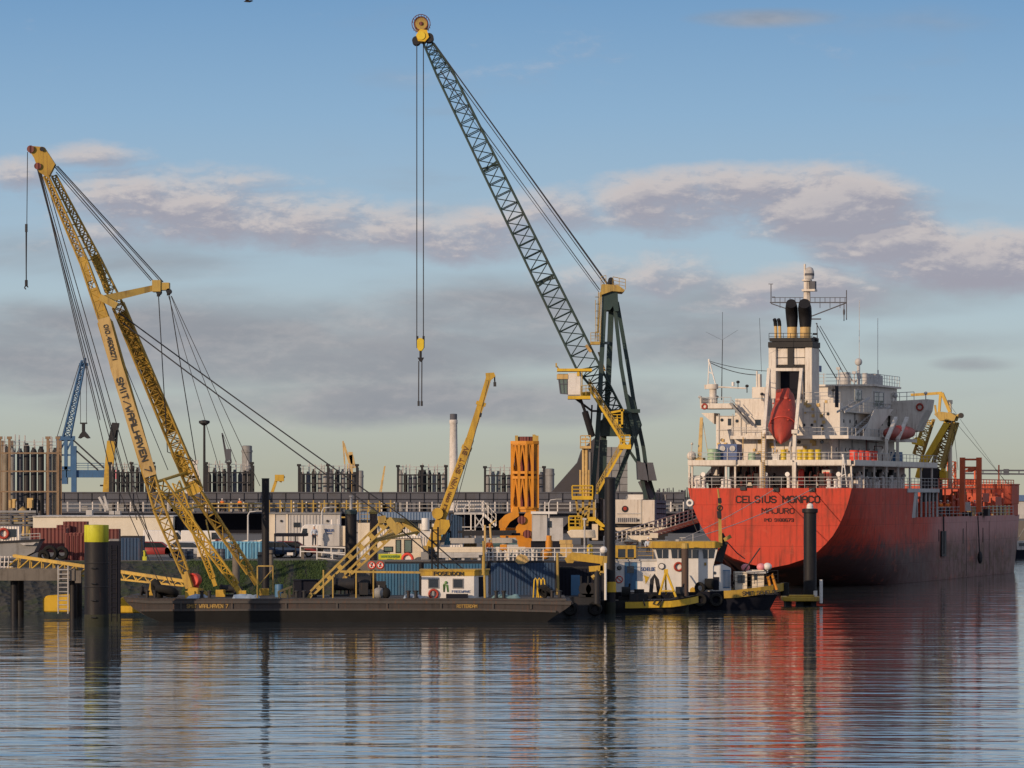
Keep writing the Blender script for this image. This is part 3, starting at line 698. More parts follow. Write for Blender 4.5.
# deck frame with signs, posts and rails
s = MB()
for px in (373.5, 356.2, 257.5, 323.5, 333): s.bar(W(px,598,BY+.6), W(px,[566,571,566,570,576][[373.5,356.2,257.5,323.5,333].index(px)],BY+.6), .06)
s.beam(W(340,571.5,BY+.6), W(421,572.5,BY+.6), .1, .16); s.beam(W(258,566,BY+.6), W(273,566,BY+.6), .07, .1); s.bar(W(273,566,BY+.6), W(273,592,BY+.6), .05); s.bar(W(272,570,BY+.6), W(259,585,BY+.6), .04)
obj('deck_frame', s, M['old_yellow'], cb)
s = MB(); s.pbox(367.5,384.5,560.5,569.8,BY+.5,.05); sg = obj('sign_board', s, M['wood_grey'], cb)
for px in (371.7, 380.2):
    s = MB(); s.lathe(W(px,565.2,BY+.49), [(.26,0),(.26,-.015)], 18, (0,1,0)); d = obj('sign_disc', s, M['clean_white'], sg)
    s = MB(); s.torus(W(px,565.2,BY+.47), .25, .045, (0,1,0), 20, 4); s.beam(W(px-2.3,563,BY+.47), W(px+2.3,567.4,BY+.47), .07, .02, up=(0,1,0)); obj('red_ring', s, M['red'], sg)
    s = MB(); s.beam(W(px+.8,563,BY+.475), W(px-.6,567.3,BY+.475), .12, .01, up=(0,1,0)); obj('symbol', s, M['letter_black'], sg)
# winches and machinery on the barge
def winch(px, py, y, k=1.):
    c = W(px, py, y); c.z = DZ; s = MB()
    s.bx(c.x-.9*k,c.x+.9*k,y-.6,y+.6,DZ,DZ+.18)
    for d in (-.7*k,.7*k): s.prism([(c.x+d-.06,y-.5,DZ+.18),(c.x+d-.06,y+.5,DZ+.18),(c.x+d-.06,y+.25,DZ+1.15*k),(c.x+d-.06,y-.25,DZ+1.15*k)], (.12,0,0))
    s.bar((c.x-.64*k,y,DZ+.75*k),(c.x+.64*k,y,DZ+.75*k), .38*k, 14)
    for d in (-.6*k,.55*k): s.bar((c.x+d,y,DZ+.75*k),(c.x+d+.05,y,DZ+.75*k), .55*k, 16)
    s.bx(c.x+.75*k,c.x+1.4*k,y-.3,y+.3,DZ+.15,DZ+.85*k)
    obj('winch', s, M['dark_steel'], cb, smooth=40)
winch(345, 590, BY+7, 1.25); winch(361, 590, BY+8.5, 1.35); winch(303, 590, BY+6, 1.); winch(228, 592, BY+7, .8); winch(148, 596, BY+4, .75)
s = MB(); s.pbox(281,287,593.5,598,BY+1,.2)
s.beam(W(278,592,BY+1.2), W(292,586.5,BY+1.2), .2,.16); s.bar(W(279.5,598,BY+1.2), W(278.5,592,BY+1.2), .09); s.bar(W(285,598,BY+1.2), W(284.5,590,BY+1.2), .09); s.bar(W(289.5,598,BY+1.2), W(289.5,588,BY+1.2), .09); obj('trestle', s, M['panel_cream'], cb)
s = MB(); s.bar(W(485,598,BY+2.5), W(483.5,541,BY+2.5), .09); s.bar(W(483.5,575,BY+2.5), W(483.8,556,BY+2.5), .13); obj('mast', s, M['old_yellow'], cb)
s = MB(); 
for px in (432, 438): s.bar(W(px,571,BY+4), W(px,527,BY+4), .07)
for py in (530,541,552,562): s.bar(W(432,py,BY+4), W(438,py+5,BY+4), .045); s.bar(W(432,py,BY+4), W(438,py,BY+4), .045)
obj('lattice_mast', s, M['black'], cb)
# loose things on the barge deck
def loose(name, label, cat, m, mb, group=None, smooth=None): return obj(name, mb, M[m], None, label, cat, group, smooth=smooth)
s = MB(); c = W(167,592,BY+1.2)
s.torus((c.x,c.y,DZ+.55), .62,.3,(.25,.25,1),18,8); loose('tyre_fender', 'big black tyre lying against the foot of the front boom leg', 'tyre', 'rubber', s, smooth=60)
s = MB(); c = W(157,594,BY+2.8); s.torus((c.x,c.y,DZ+.62), .55,.27,(.9,.4,.25),18,8); loose('tyre_fender', 'black tyre leaning upright near the barge bow, left of the bigger tyre', 'tyre', 'rubber', s, smooth=60)
s = MB(); c = W(193.5,588,BY+2.6); s.bar((c.x-.1,c.y-.4,DZ+1.35),(c.x+.1,c.y+.4,DZ+1.35),.52,18); s.torus((c.x-.1,c.y-.45,DZ+1.35),.45,.09,(0,1,0)); s.bx(c.x-.4,c.x+.4,c.y-.3,c.y+.3,DZ+.02,DZ+.95); loose('hose_reel', 'red hose reel on a stand beside the front boom foot', 'hose reel', 'red', s, smooth=40)
s = MB(); c = W(154,591,BY+3.6); s.prism([(c.x-.5,c.y,DZ+.02),(c.x+.35,c.y,DZ+.02),(c.x+.5,c.y,DZ+.9),(c.x-.3,c.y,DZ+1.15)],(0,.9,0)); loose('generator_box', 'small yellow machine box between the tyres at the barge bow', 'machine', 'crane_yellow', s)
s = MB(); c = W(306,590,BY+4); s.prism([(c.x-.75,c.y,DZ+.02),(c.x+.75,c.y,DZ+.02),(c.x+.95,c.y,DZ+1.3),(c.x-.95,c.y,DZ+1.3)],(0,1.2,0)); s.bx(c.x-1,c.x+1,c.y-.06,c.y+1.26,DZ+1.25,DZ+1.36); loose('skip', 'dark navy skip on the barge in front of the grass', 'skip', 'navy', s)
for i,(px,lab) in enumerate(((379,'rounded blue-grey tarpaulin bundle at the sign post'),(386,'dark round buoy right of the tarpaulin bundle on deck'))):
    s = MB(); c = W(px,594,BY+1.5); s.ball((c.x,c.y,DZ+.4), .45, 12, (1.1 if i==0 else .8,.8,.95)); s.bar((c.x,c.y,DZ+.7),(c.x,c.y,DZ+1.0),.06); loose('tarpaulin_bundle' if i==0 else 'buoy', lab, 'bundle' if i==0 else 'buoy', 'grey' if i==0 else 'rubber', s, smooth=60)
s = MB(); c = W(279,578,BY+5); s.lathe((c.x,c.y,DZ+.02), [(.3,0),(.32,.3),(.3,.6),(.32,.62),(.3,.95),(.02,.97)],14); loose('oil_drum','blue oil drum standing behind the cream trestle','drum','blue',s,smooth=40)
P('tarp_teal', (.18,.30,.30), .8, dirt=.3); P('net_blue', (.30,.38,.48), .8, dirt=.4)
for px0, px1, m, lab in ((186,209,'net_blue','pale blue net heaped on deck right of the boom foot'),(231,258,'net_blue','pale tarp spread below the rear yellow boom feet'),(404,421,'net_blue','pale folded sheet on deck left of the white deckhouse'),(492,520,'tarp_teal','teal net heaped on deck right of the white deckhouse')):
    s = MB(); a = xb(px0); b = xb(px1); n = 10; rr = random.Random(px0)
    for i in range(n+1):
        for j in range(6):
            e = min(i, n-i, j, 5-j); s.v.append(V((a+(b-a)*i/n+rr.uniform(-.08,.08), BY+.5+j*.4, DZ+.03+(0 if e == 0 else rr.uniform(.08,.32)))))
    for i in range(n):
        for j in range(5): s.f.append((i*6+j,(i+1)*6+j,(i+1)*6+j+1,i*6+j+1))
    loose('netting' , lab, 'netting', m, s, smooth=50)
s = MB(); c = W(547,592,BY+2); 
for k in range(5): s.torus((c.x+.1*k-.3,c.y,DZ+.45+.12*(k%3)), .38,.1,(.6,.5,.4+.2*k),16,6)
loose('rope_coil','coil of heavy dark hose near the right end of the barge','rope coil','rubber',s,smooth=60)
s = MB(); c = W(538,585,BY+2.4)
for i,k in enumerate((0,.28,.56)): s.tube([(c.x+k-.35,c.y,DZ+.05),(c.x+k-.28,c.y,DZ+1.35),(c.x+k-.18,c.y,DZ+1.5),(c.x+k-.08,c.y,DZ+1.35),(c.x+k+.06,c.y,DZ+.05)],.05)
loose('hose_bundle','yellow hoses hung in loops before the dark blue container','hose','bright_yellow',s)
# ------------------------------------------------------------------ pontoon and containers behind the barge
ptn = thing('pontoon', 'flat dark pontoon carrying the blue containers behind the barge', 'pontoon', (W(470,600,335).x, 337, 0))
s = MB(); s.bx(W(366,600,332).x, W(600,600,332).x, 331, 344, -.8, 1.5); obj('hull', s, M['dark_steel'], ptn)
s = MB()
for px in (370,410,450,490,530,570,595): s.torus((W(px,600,331).x,330.8,.6),.4,.16,(0,1,0),16,6)
obj('tyre_fender', s, M['rubber'], ptn, smooth=60, each=True)
def container(px0, px1, py0, py1, Y, d, m, lab, grp=None, mf='dark_steel'):
    a = W(px0,py1,Y); b = W(px1,py0,Y); t = thing('shipping_container', lab, 'container', ((a.x+b.x)/2,Y+d/2,a.z),0,grp)
    s = MB(); s.bx(a.x+.04,b.x-.04,Y+.04,Y+d-.04,a.z+.04,b.z-.04); obj('wall', s, M[m], t)
    s = MB()
    for x in (a.x,b.x-.14):
        for y in (Y,Y+d-.14): s.bx(x,x+.14,y,y+.14,a.z,b.z)
    for z in (a.z,b.z-.12):
        for y in (Y+.006,Y+d-.126): s.bx(a.x+.14,b.x-.14,y,y+.12,z,z+.12)
    obj('frame', s, M[mf], t); return t
def ribs(px0,px1,py0,py1,Y,d,step,m,par,pw=.5):
    s = MB(); p = px0
    while p < px1: s.pbox(p,p+step*pw,py0,py1,Y-d,d); p += step
    return obj('corrugation', s, M[m], par)
P('blue_flat', (.03,.115,.205), .55, dirt=.4, rust=.35); P('dark_blue_flat', (.018,.052,.115), .55, dirt=.35, rust=.3, dcol=(.03,.03,.035))
t = container(374,421,562,601,333,2.5,'blue_flat','faded blue container left of the white deckhouse on the barge','blue containers on the pontoon'); ribs(377,419,564,600,333.03,.05,3.1,'blue_flat',t)
t = container(421.8,488,562,601,333.2,2.5,'blue_flat','blue container behind and above the white deckhouse','blue containers on the pontoon'); ribs(424,486,564,600,333.23,.05,3.1,'blue_flat',t)
t = container(488.8,556,561,601,333,2.5,'dark_blue_flat','dark navy blue container right of the deckhouse behind the yellow hoses','blue containers on the pontoon'); ribs(491,554,563,600,333.03,.05,3.1,'dark_blue_flat',t)
t = container(557,604,567,601,336,2.5,'navy','dark end container behind the yellow folding deck crane','blue containers on the pontoon'); ribs(559,602,569,600,336.03,.05,3.6,'navy',t)
s = MB(); s.pbox(571,580,575,597,335.9,.12); obj('door', s, M['blue'], t)
s = MB(); a = W(523,557,332); s.prism([W(515,561,331.6),W(517,556,331.6),W(521,554,331.6),W(527,556,331.6),W(529,561,331.6),W(524,564,331.6),W(518,564,331.6)],(0,.4,0)); loose('buoy','dark rounded float with a tan face hung at the container top edge','float','panel_cream',s)
# yellow folding deck crane
fc = thing('deck_crane', 'yellow folding deck crane lying level over the dark container', 'deck crane', (W(598,600,330).x,330,0))
s = MB(); s.cyl((W(597,600,330).x,330,1.0), .26, W(0,570,330).z-1.0, 16); obj('column', s, M['dark_steel'], fc, smooth=40)
s = MB(); s.beam(W(603,560,330), W(571,556,330), .55,.62); s.beam(W(603,568,330), W(589,569,330), .5,.42); s.pprism([(564.5,559),(571,553),(577,555),(573,563),(567,563)],329.8,.5); obj('arm', s, M['crane_yellow'], fc)
s = MB(); s.bar(W(600,573,330), W(592,578,330), .2); s.beam(W(604,556,330), W(603,573,330), .5,.5); obj('slewing_head', s, M['old_yellow'], fc)
s = MB(); s.bar(W(605.5,600,329.6), W(605.5,563,329.6), .1); s.ball(W(603.5,550,336), .3, 10); obj('white_post', s, M['clean_white'], fc)
s = MB(); s.bar(W(558,592,331), W(557.5,553,331), .1); s.bx(W(556,600,331).x,W(559.5,600,331).x,330.8,331.2,1.5,1.9); obj('post', s, M['old_yellow'], ptn)
for px,lab in ((585,'dark winch drum under the folded yellow arm'),(592,'second dark winch drum right beside the collared pile')):
    s = MB(); c = W(px,590,331); s.bar((c.x,331,2.1),(c.x,332,2.1),.35,16); s.bar((c.x,330.9,2.1),(c.x,331,2.1),.48,16); s.bar((c.x,332,2.1),(c.x,332.1,2.1),.48,16); s.bx(c.x-.5,c.x+.5,330.9,332.1,1.5,1.75); s.bar((c.x-.3,331.5,1.7),(c.x-.3,331.5,3.1),.07); loose('winch',lab,'winch','dark_steel',s,smooth=40)
# ------------------------------------------------------------------ workboat and tug
def loft_hull(px0, px1, Y, beam, sheer, wl, bow=1, flat=.15, sink=.9):
    """small ship hull: sheer = list of (t, deck z); bow at the right end"""
    x0 = W(px0,wl,Y).x; x1 = W(px1,wl,Y).x; n = 14; st = []
    for i in range(n+1):
        t = i/n; x = x0+(x1-x0)*t
        for (ta,za),(tb,zb) in zip(sheer[:-1], sheer[1:]):
            if ta <= t <= tb: z = za+(zb-za)*(t-ta)/(tb-ta); break
        f = 1.0 if t < 1-.32 else math.sqrt(max(0, 1-((t-.68)/.32)**2.2))
        if t < flat: f *= .8+.2*math.sin(t/flat*math.pi/2)
        f = max(f, .06); rake = (t-.68)/.32*1.6 if t > .68 else 0
        st.append((x, f*beam/2, z, rake))
    mb = MB(); yc = Y+beam/2
    for x, b, z, rk in st:
        for u, zz in ((-1,z),(-.97,z*.55),(-.9,.1),(-.72,-sink),(.72,-sink),(.9,.1),(.97,z*.55),(1,z)):
            k = (z-zz)/(z+sink); mb.v.append(V((x-rk*k, yc+u*b, zz)))
    for i in range(n):
        for k in range(7): mb.f.append((i*8+k,i*8+k+1,(i+1)*8+k+1,(i+1)*8+k))
    mb.f.append(tuple(range(8))); mb.f.append(tuple(n*8+k for k in range(8)))
    mb.deck = [(x, yc-b, yc+b, z) for x, b, z, rk in st]
    return mb
def deck_of(mb, drop):
    d = MB(); n = len(mb.deck)
    for x,a,b,z in mb.deck: d.v += [V((x,a+.03,z-drop)),V((x,b-.03,z-drop))]
    for i in range(n-1): d.f.append((2*i,2*i+1,2*i+3,2*i+2))
    return d
def bulwark(mb, i0, i1, h, th=.1, out=.03, drop=0.):
    d = MB()
    for i in range(i0, i1):
        for sgn in (1,2):
            A = mb.deck[i]; B = mb.deck[i+1]; o = -out if sgn == 1 else out
            d.beam((A[0],A[sgn]+o,A[3]-drop+h/2),(B[0],B[sgn]+o,B[3]-drop+h/2), th, h, up=(0,0,1))
    return d
TY = 348.
tug = thing('tug_boat', 'white tug with a yellow wheelhouse roof and yellow bow band, moored before the red ship', 'tug', (W(700,608,TY).x, TY+3, 0))
mz = (609-590)*TY/F
hm = loft_hull(612, 786, TY, 6.5, [(0,1.45),(.5,1.5),(.72,1.65),(1,2.15)], 609)
hl = obj('hull', hm, M['navy'], tug, smooth=35); obj('deck', deck_of(hm,.06), M['barge_deck'], tug)
bw = obj('bow_band', bulwark(hm, 9, 14, .62, .09, .035, .62), M['crane_yellow'], hl)
s = MB(); s.bar((hm.deck[-1][0]+.1, TY+3.25, 1.1),(hm.deck[-1][0]+.1, TY+3.25, 2.2), .35, 10); obj('bow_fender', s, M['rubber'], hl, smooth=40)
i = 10; A = V((hm.deck[10][0],hm.deck[10][1],0)); B = V((hm.deck[12][0],hm.deck[12][1],0)); d = (B-A).normalized()
A = V((hm.deck[9][0],hm.deck[9][1],0)); B2 = V((hm.deck[11][0],hm.deck[11][1],0)); d = (B2-A).normalized(); d.z = .04
text('lettering', 'SMIT SCHELDE', A+d*1.55+V((0,-.10,hm.deck[9][3]-.48)), d, (0,0,1), 2.9, .36, M['letter_black'], hl)
s = MB()
for px in (640,655,675,700,716): s.torus((W(px,600,TY).x, TY-.12, .85), .42,.16,(0,1,0),16,6)
obj('tyre_fender', s, M['rubber'], tug, smooth=60, each=True)
# superstructure
HY = TY+1.2
s = MB(); s.pbox(613,662,560.5,592,HY,4.2); lowh = obj('deckhouse', s, M['clean_white'], tug)
s = MB(); s.pbox(612.4,657,559.2,561,HY-.1,4.4); obj('roof', s, M['grey_light'], lowh)
s = MB(); s.pbox(624.5,637,562,590,HY-.04,.05); dr = obj('door', s, M['blue'], lowh)
s = MB(); s.pbox(627,634,566,573,HY-.055,.03); obj('pane', s, M['glass'], dr)
s = MB(); s.lathe(W(619.3,567.8,HY), [(.19,.0),(.19,-.05),(.12,-.06)],16,(0,1,0)); obj('porthole', s, M['glass'], lowh)
s = MB(); s.lathe(W(619.3,579.5,HY), [(.3,.0),(.3,-.02)],20,(0,1,0)); sd_ = obj('sign_disc', s, M['clean_white'], lowh)
s = MB(); s.torus(W(619.3,579.5,HY-.03), .27,.04,(0,1,0),20,4); s.beam(W(616.7,577.2,HY-.03),W(621.9,581.8,HY-.03),.06,.03,up=(0,1,0)); obj('red_ring', s, M['red'], sd_)
ptext('lettering','SCHELDE',641.5,655,567.2,571,HY-.012,M['letter_blue'],lowh)
s = MB(); s.pprism([(643.5,575),(649,577),(650.5,574),(648,580),(645.5,584),(645,579)],HY-.03,.03); obj('painted_emblem', s, M['bright_yellow'], lowh)
# low wheelhouse of yellow frames at the left
s = MB(); s.pbox(615.5,636,545.5,549,HY,3); s.pbox(615.5,618,549,559.5,HY,.15); s.pbox(625.5,627.5,549,559.5,HY,.15); s.pbox(634,636,549,559.5,HY,.15); s.pbox(615.5,636,557.8,559.5,HY,.15); s.pbox(618,634,549,558,HY+2.6,.2); obj('upper_cabin', s, M['crane_yellow'], lowh)
s = MB(); s.pbox(618,634,549.3,557.6,HY+.05,.05); obj('pane', s, M['glass'], lowh)
s = MB(); s.rail([W(637,559.5,HY+.2),W(653,559.5,HY+.2)],1.0,1.0,.025); obj('railing', s, M['crane_yellow'], lowh)
s = MB(); s.pprism([(657,592),(657,559),(653.5,548),(718,548),(713,567),(713,592)],HY-.3,4.6); wh = obj('wheelhouse', s, M['clean_white'], tug)
s = MB(); s.pprism([(650,548),(652,541.5),(718,541.5),(721,548)],HY-.7,5.4); obj('roof', s, M['crane_yellow'], wh)
s = MB(); s.bar(W(682,541.5,HY+1),W(682,537.5,HY+1),.05); s.bx(W(680,540,HY).x,W(686,540,HY).x,HY+.9,HY+1.1,W(0,538.3,HY).z,W(0,537.4,HY).z); s.bar(W(693,541.5,HY+1),W(693,534,HY+1),.03); s.bx(W(676,540,HY).x,W(679,540,HY).x,HY+.5,HY+1.1,W(0,541.6,HY).z,W(0,539.5,HY).z); obj('antenna', s, M['grey_light'], wh)
for a,b in ((657,668),(671,698.5),(702.5,714)):
    s = MB(); dxx = .9; s.pprism([(a+1,558.2),(a-(1.2 if a==657 else 0),549.6),(b+(.8 if a>700 else 0),549.6),(b-(.6 if a>700 else 0),558.2)],HY-.36,.07); w_ = obj('window', s, M['glass'], wh)
    s = MB()
    for px in ([(a+b)/2] if b-a < 20 else [a+7,a+14,a+21]): s.pbox(px-.3,px+.3,549.6,558.2,HY-.39,.05)
    obj('frame', s, M['grey_light'], w_)
s = MB(); s.torus(W(678.5,566.7,HY-.42),.32,.085,(0,1,0)); obj('life_ring', s, M['lifeboat_red'], wh, smooth=60)
s = MB(); s.lathe(W(661.5,566.2,HY-.3),[(.27,0),(.27,-.12),(.2,-.14)],18,(0,1,0)); sl = obj('searchlight', s, M['letter_black'], wh)
s = MB(); s.lathe(W(661.5,566.2,HY-.3),[(.21,-.12),(.2,-.16)],18,(0,1,0)); obj('lens', s, M['clean_white'], sl)
s = MB(); s.pbox(704.2,706.4,562.5,565.5,HY-.34,.05); obj('small_window', s, M['letter_yellow'], wh)
s = MB(); s.pprism([(689,592),(689,575),(699,590),(699,592)],HY-.55,.2); obj('bracket', s, M['clean_white'], wh); s = MB(); s.pprism([(690,592),(690,589),(692.5,587),(697,589),(697.5,592)],HY-.62,.07); obj('hinge_cover', s, M['crane_yellow'], wh)
# engine casing
s = MB(); a = W(707,592,HY-.2); b = W(731,566,HY-.2); s.pprism([(707,592),(707,569),(712,566.5),(724,564.5),(731,568),(731,592)],HY-.2,3.2); ec = obj('engine_casing', s, M['clean_white'], tug)
s = MB(); s.pbox(711,719,577,590,HY-.25,.06); obj('door', s, M['navy'], ec)
s = MB(); s.lathe(W(714.5,573,HY-.2),[(.13,0),(.13,-.05)],14,(0,1,0)); obj('porthole', s, M['glass'], ec)
s = MB(); s.pbox(723,730,570,588,HY-.24,.05); lv = obj('louvre', s, M['blue'], ec)
s = MB()
for k in range(5): s.pbox(723.6+k*1.3,724.1+k*1.3,571,587,HY-.27,.04)
obj('slat', s, M['clean_white'], lv)
# knuckle crane
s = MB(); s.beam(W(719,562,HY+1), W(725,541,HY+1), .55,.5); s.beam(W(725,541,HY+1), W(721,534,HY+1),.4,.4); kc = obj('crane_column', s, M['dark_steel'], tug)
s = MB(); s.beam(W(720.5,546,HY+.6), W(719.3,500,HY+.6), .3,.3, w2=.2, h2=.2); s.bar(W(719.3,500,HY+.6), W(717.8,489,HY+.6), .07); s.beam(W(724,540,HY+.6),W(731,536,HY+.6),.3,.3); obj('crane_arm', s, M['old_yellow'], kc)
s = MB(); s.beam(W(719,511,HY+.3), W(719.5,518,HY+.3), .35,.3); s.beam(W(719.5,498,HY+.3), W(720,503,HY+.3), .3,.25); s.torus(W(720,508,HY+.3),.2,.06,(0,1,0)); obj('grab', s, M['dark_steel'], kc)
s = MB(); s.tube([W(728,543,HY+.6),W(737,553,HY+.6),W(745,559,HY+.6)],.05); s.bar(W(733,585,HY),W(722,590,HY),.05); s.bar(W(744,571,HY+1),W(760,548,HY+1),.06); s.bar(W(733,584,HY+1),W(741,572,HY+1),.09); obj('hose_boom', s, M['dark_steel'], kc)
# fore deck
s = MB(); s.pbox(735,747,572,592,HY+.6,2.4); s.pbox(752,764,570,588,HY+1,2); fo = obj('fore_cabin', s, M['cream'], tug)
s = MB(); s.pbox(737.5,744.5,575,583,HY+.54,.07); s.pbox(754,757,572,580,HY+.94,.07); obj('window', s, M['glass'], fo)
s = MB(); s.pbox(746.5,766,571,573.5,HY+.4,3); obj('canopy', s, M['grey_light'], fo)
s = MB(); s.rail([W(731,586,HY-.4),W(778,582,HY-.2)],.95,1.0,.022); obj('railing', s, M['dark_steel'], tug)
for px,py,m,lab in ((745.5,567.5,'pinkish','pink ball buoy on the left of the tug fore cabin'),(761,567,'pinkish','pink ball buoy in the middle of the three on the tug bow'),(767.5,566.5,'clean_white','whitish ball buoy on the right of the pink ones')):
    s = MB(); c = W(px,py,HY+1.5); s.ball(c,.33,12,(1.1,1,.95)); s.bar(c-V((0,0,.25)),c-V((0,0,.52)),.06); loose('ball_buoy',lab,'buoy',m,s,smooth=60)
s = MB(); c = W(700,588,HY-.9); s.torus(c,.36,.15,(.5,.8,.1)); loose('tyre_fender','black tyre hanging on the tug side right of the brown pile','tyre','rubber',s,smooth=60)
s = MB(); c = W(709,584,HY-.6); s.bar(c-V((.35,0,0)),c+V((.35,0,0)),.45,16); loose('cable_drum','black cable drum in front of the tug engine casing','cable drum','rubber',s,smooth=40)
s = MB(); s.tube([W(771,590,HY),W(768,577,HY),W(772,574,HY),W(775,584,HY),W(777,590,HY)],.12); loose('rope_bundle','orange rope bundle hung at the tug bow','rope','orange',s,smooth=60)
# low workboat in front
wb = thing('workboat', 'low dark workboat with a yellow gunwale alongside the white tug', 'workboat', (W(630,613,340).x, 342.2, 0))
WY = 340.
hm2 = loft_hull(570, 699, WY, 4.6, [(0,.95),(.5,1.0),(.8,1.08),(1,1.4)], 613, flat=.05, sink=.5)
h2 = obj('hull', hm2, M['dark_steel'], wb, smooth=35); obj('deck', deck_of(hm2,.05), M['barge_deck'], wb)
obj('gunwale', bulwark(hm2, 6, 14, .5, .1, .04, .62), M['bright_yellow'], h2)
for a,b,zt in ((666.3,571,0),):
    s = MB(); s.bar(W(666,571,WY+1), W(659.5,595,WY+.6),.09); s.bar(W(666,571,WY+1), W(676,597,WY+.6),.1); s.bar(W(661,591,WY+.6), W(673.5,591,WY+.6),.07); s.bar(W(665.5,571,WY+1), W(666,594,WY+3),.07); s.beam(W(664,571,WY+1),W(668,571,WY+1),.25,.3); obj('a_frame', s, M['bright_yellow'], wb)
s = MB(); s.tube([W(651,592,WY+1),W(652,580,WY+1),W(654.5,575.5,WY+1),W(657,580,WY+1),W(659,592,WY+1)],.16); obj('davit', s, M['dark_steel'], wb, smooth=60)
s = MB(); s.bx(W(630,600,WY).x,W(648,600,WY).x,WY+1,WY+3,.9,1.5); s.cyl((W(640,600,WY).x,WY+2,1.5),.4,.35,14); obj('hatch', s, M['dark_steel'], wb)
for k,(px,lab) in enumerate(((680,'round dark winch left of the brown pile, on the workboat'),(626,'dark pump set beside the collared pile on the workboat'))):
    s = MB(); c = W(px,592,WY+2); s.bar((c.x-.35,c.y,1.55),(c.x+.35,c.y,1.55),.5,16); s.bx(c.x-.6,c.x+.6,c.y-.4,c.y+.4,.92,1.25); s.bar((c.x+.2,c.y,1.6),(c.x+.3,c.y,2.3),.08); loose('winch',lab,'winch','rubber' if k else 'dark_steel',s,smooth=40)
s = MB(); s.tube([W(655,600,WY-.15),W(653,604,WY-.2),W(657,605,WY-.2),W(661,600,WY-.15)],.05); s.tube([W(643,599,WY-.15),W(645,606,WY-.2)],.05); s.tube([W(663,600,WY-.15),W(660,607,WY-.2)],.05); obj('mooring_line', s, M['rope'], wb)
# fender float round the right pile
px, Yp = FP
ff = thing('fender_float', 'yellow fender float around the foot of the flared pile', 'float', (px-.2, Yp, 0), 0)
s = MB(); a = W(782,600,Yp).x; b = W(819,600,Yp).x; s.prism([(a,Yp-1.6,.35),(a+.6,Yp-2,.35),(b-.4,Yp-2,.35),(b,Yp-1.4,.35),(b,Yp+1.6,.35),(a,Yp+1.6,.35)],(0,0,.4)); s.prism([(a+.3,Yp-1.5,.753),(b-.5,Yp-1.6,.753),(b-.5,Yp-.7,.753),(a+.4,Yp-.7,.753)],(0,0,.14)); obj('deck', s, M['crane_yellow'], ff, bev=.05)
s = MB()
for k in (.08,.4,.75): s.bx(a+(b-a)*k,a+(b-a)*(k+.15),Yp-1.5,Yp+1.5,-.3,.35)
obj('float_tank', s, M['black'], ff, each=True)
s = MB(); s.cyl((b-.4,Yp-1.3,.75),.16,.5,10); s.bar((b+.05,Yp-1.8,.2),(b+.05,Yp-1.8,2.2),.14); obj('bumper', s, M['clean_white'], ff)
# ------------------------------------------------------------------ left jetty, jib, float
jt = thing('jetty', 'dark timber jetty at the left with a steel ladder', 'jetty', (W(30,600,325).x, 326, 0))
s = MB(); a = W(-60,570,325).x; b = W(76,570,325).x; zt = W(0,568.5,325).z
s.bx(a,b,324,330,zt-.45,zt); s.bx(a,b,323.9,324.2,zt-.9,zt-.1); obj('deck', s, M['wood_grey'], jt)
for px in (-40,14,73):
    s = MB(); s.cyl((W(px,600,325).x,325.2,-2),.3,zt+1.6,14); s.cyl((W(px,600,325).x,329,-2),.3,zt+1.6,14); obj('pile', s, M['pile_black'], jt, smooth=40, each=True)
s = MB(); s.ladder((W(60,600,325).x,323.7,.4),(W(60,600,325).x,323.7,zt+.25),.75,11,r=.05); obj('ladder', s, M['grey_light'], jt)
s = MB(); s.pbox(75,81,570.5,583,324,.25); obj('notice', s, M['wood_grey'], jt)
s = MB(); s.pprism([(42.5,599),(47,595.5),(70,594),(72,596),(72,612),(43,612)],327,2.6); obj('yellow_float', s, M['bright_yellow'], None, 'yellow steel float under the jetty, left of the black pile', 'float', bev=.08)
s = MB(); s.pprism([(119,599),(125,596),(137,604),(141,611),(141,613),(119,613)],330,2.2); obj('yellow_float', s, M['bright_yellow'], None, 'yellow steel float half hidden by the barge bow', 'float', bev=.08)
jb = thing('crane_jib', 'yellow lattice crane jib lying from the jetty to the barge bow', 'crane jib', W(60,575,326.5))
s = MB()
A = W(5,562,326.5); B = W(184,585,322.5); n = 15
def top(t): return W(13+171*t, 555.8+25.5*t, 326.5-4*t)
def bot(t): return W(6+178*t, 568+18*t, 326.5-4*t)
for o in (0, 1.1):
    oo = V((0,o,0)); s.beam(top(0)+oo, top(1)+oo, .16,.22); s.beam(bot(0)+oo, bot(1)+oo,.1,.12)
    for k in range(n):
        t0, tm, t1 = k/n, (k+.5)/n, (k+1)/n
        s.beam(bot(t0)+oo, top(tm)+oo, .07,.07); s.beam(top(tm)+oo, bot(t1)+oo, .07,.07)
for k in range(n+1): s.bar(top(k/n), top(k/n)+V((0,1.1,0)), .05, 5)
obj('lattice', s, M['crane_yellow'], jb)
s = MB()
for q in (0,4,8): s.bar(W(1+q,556,326.4), W(0+q,569,326.4), .05, 5)
for py in (557,562,567): s.bar(W(-3,py,326.4), W(13,py,326.4), .045, 5)
s.pbox(-6,0,555,569,326.4,.3); obj('end_frame', s, M['white_box'], jb)
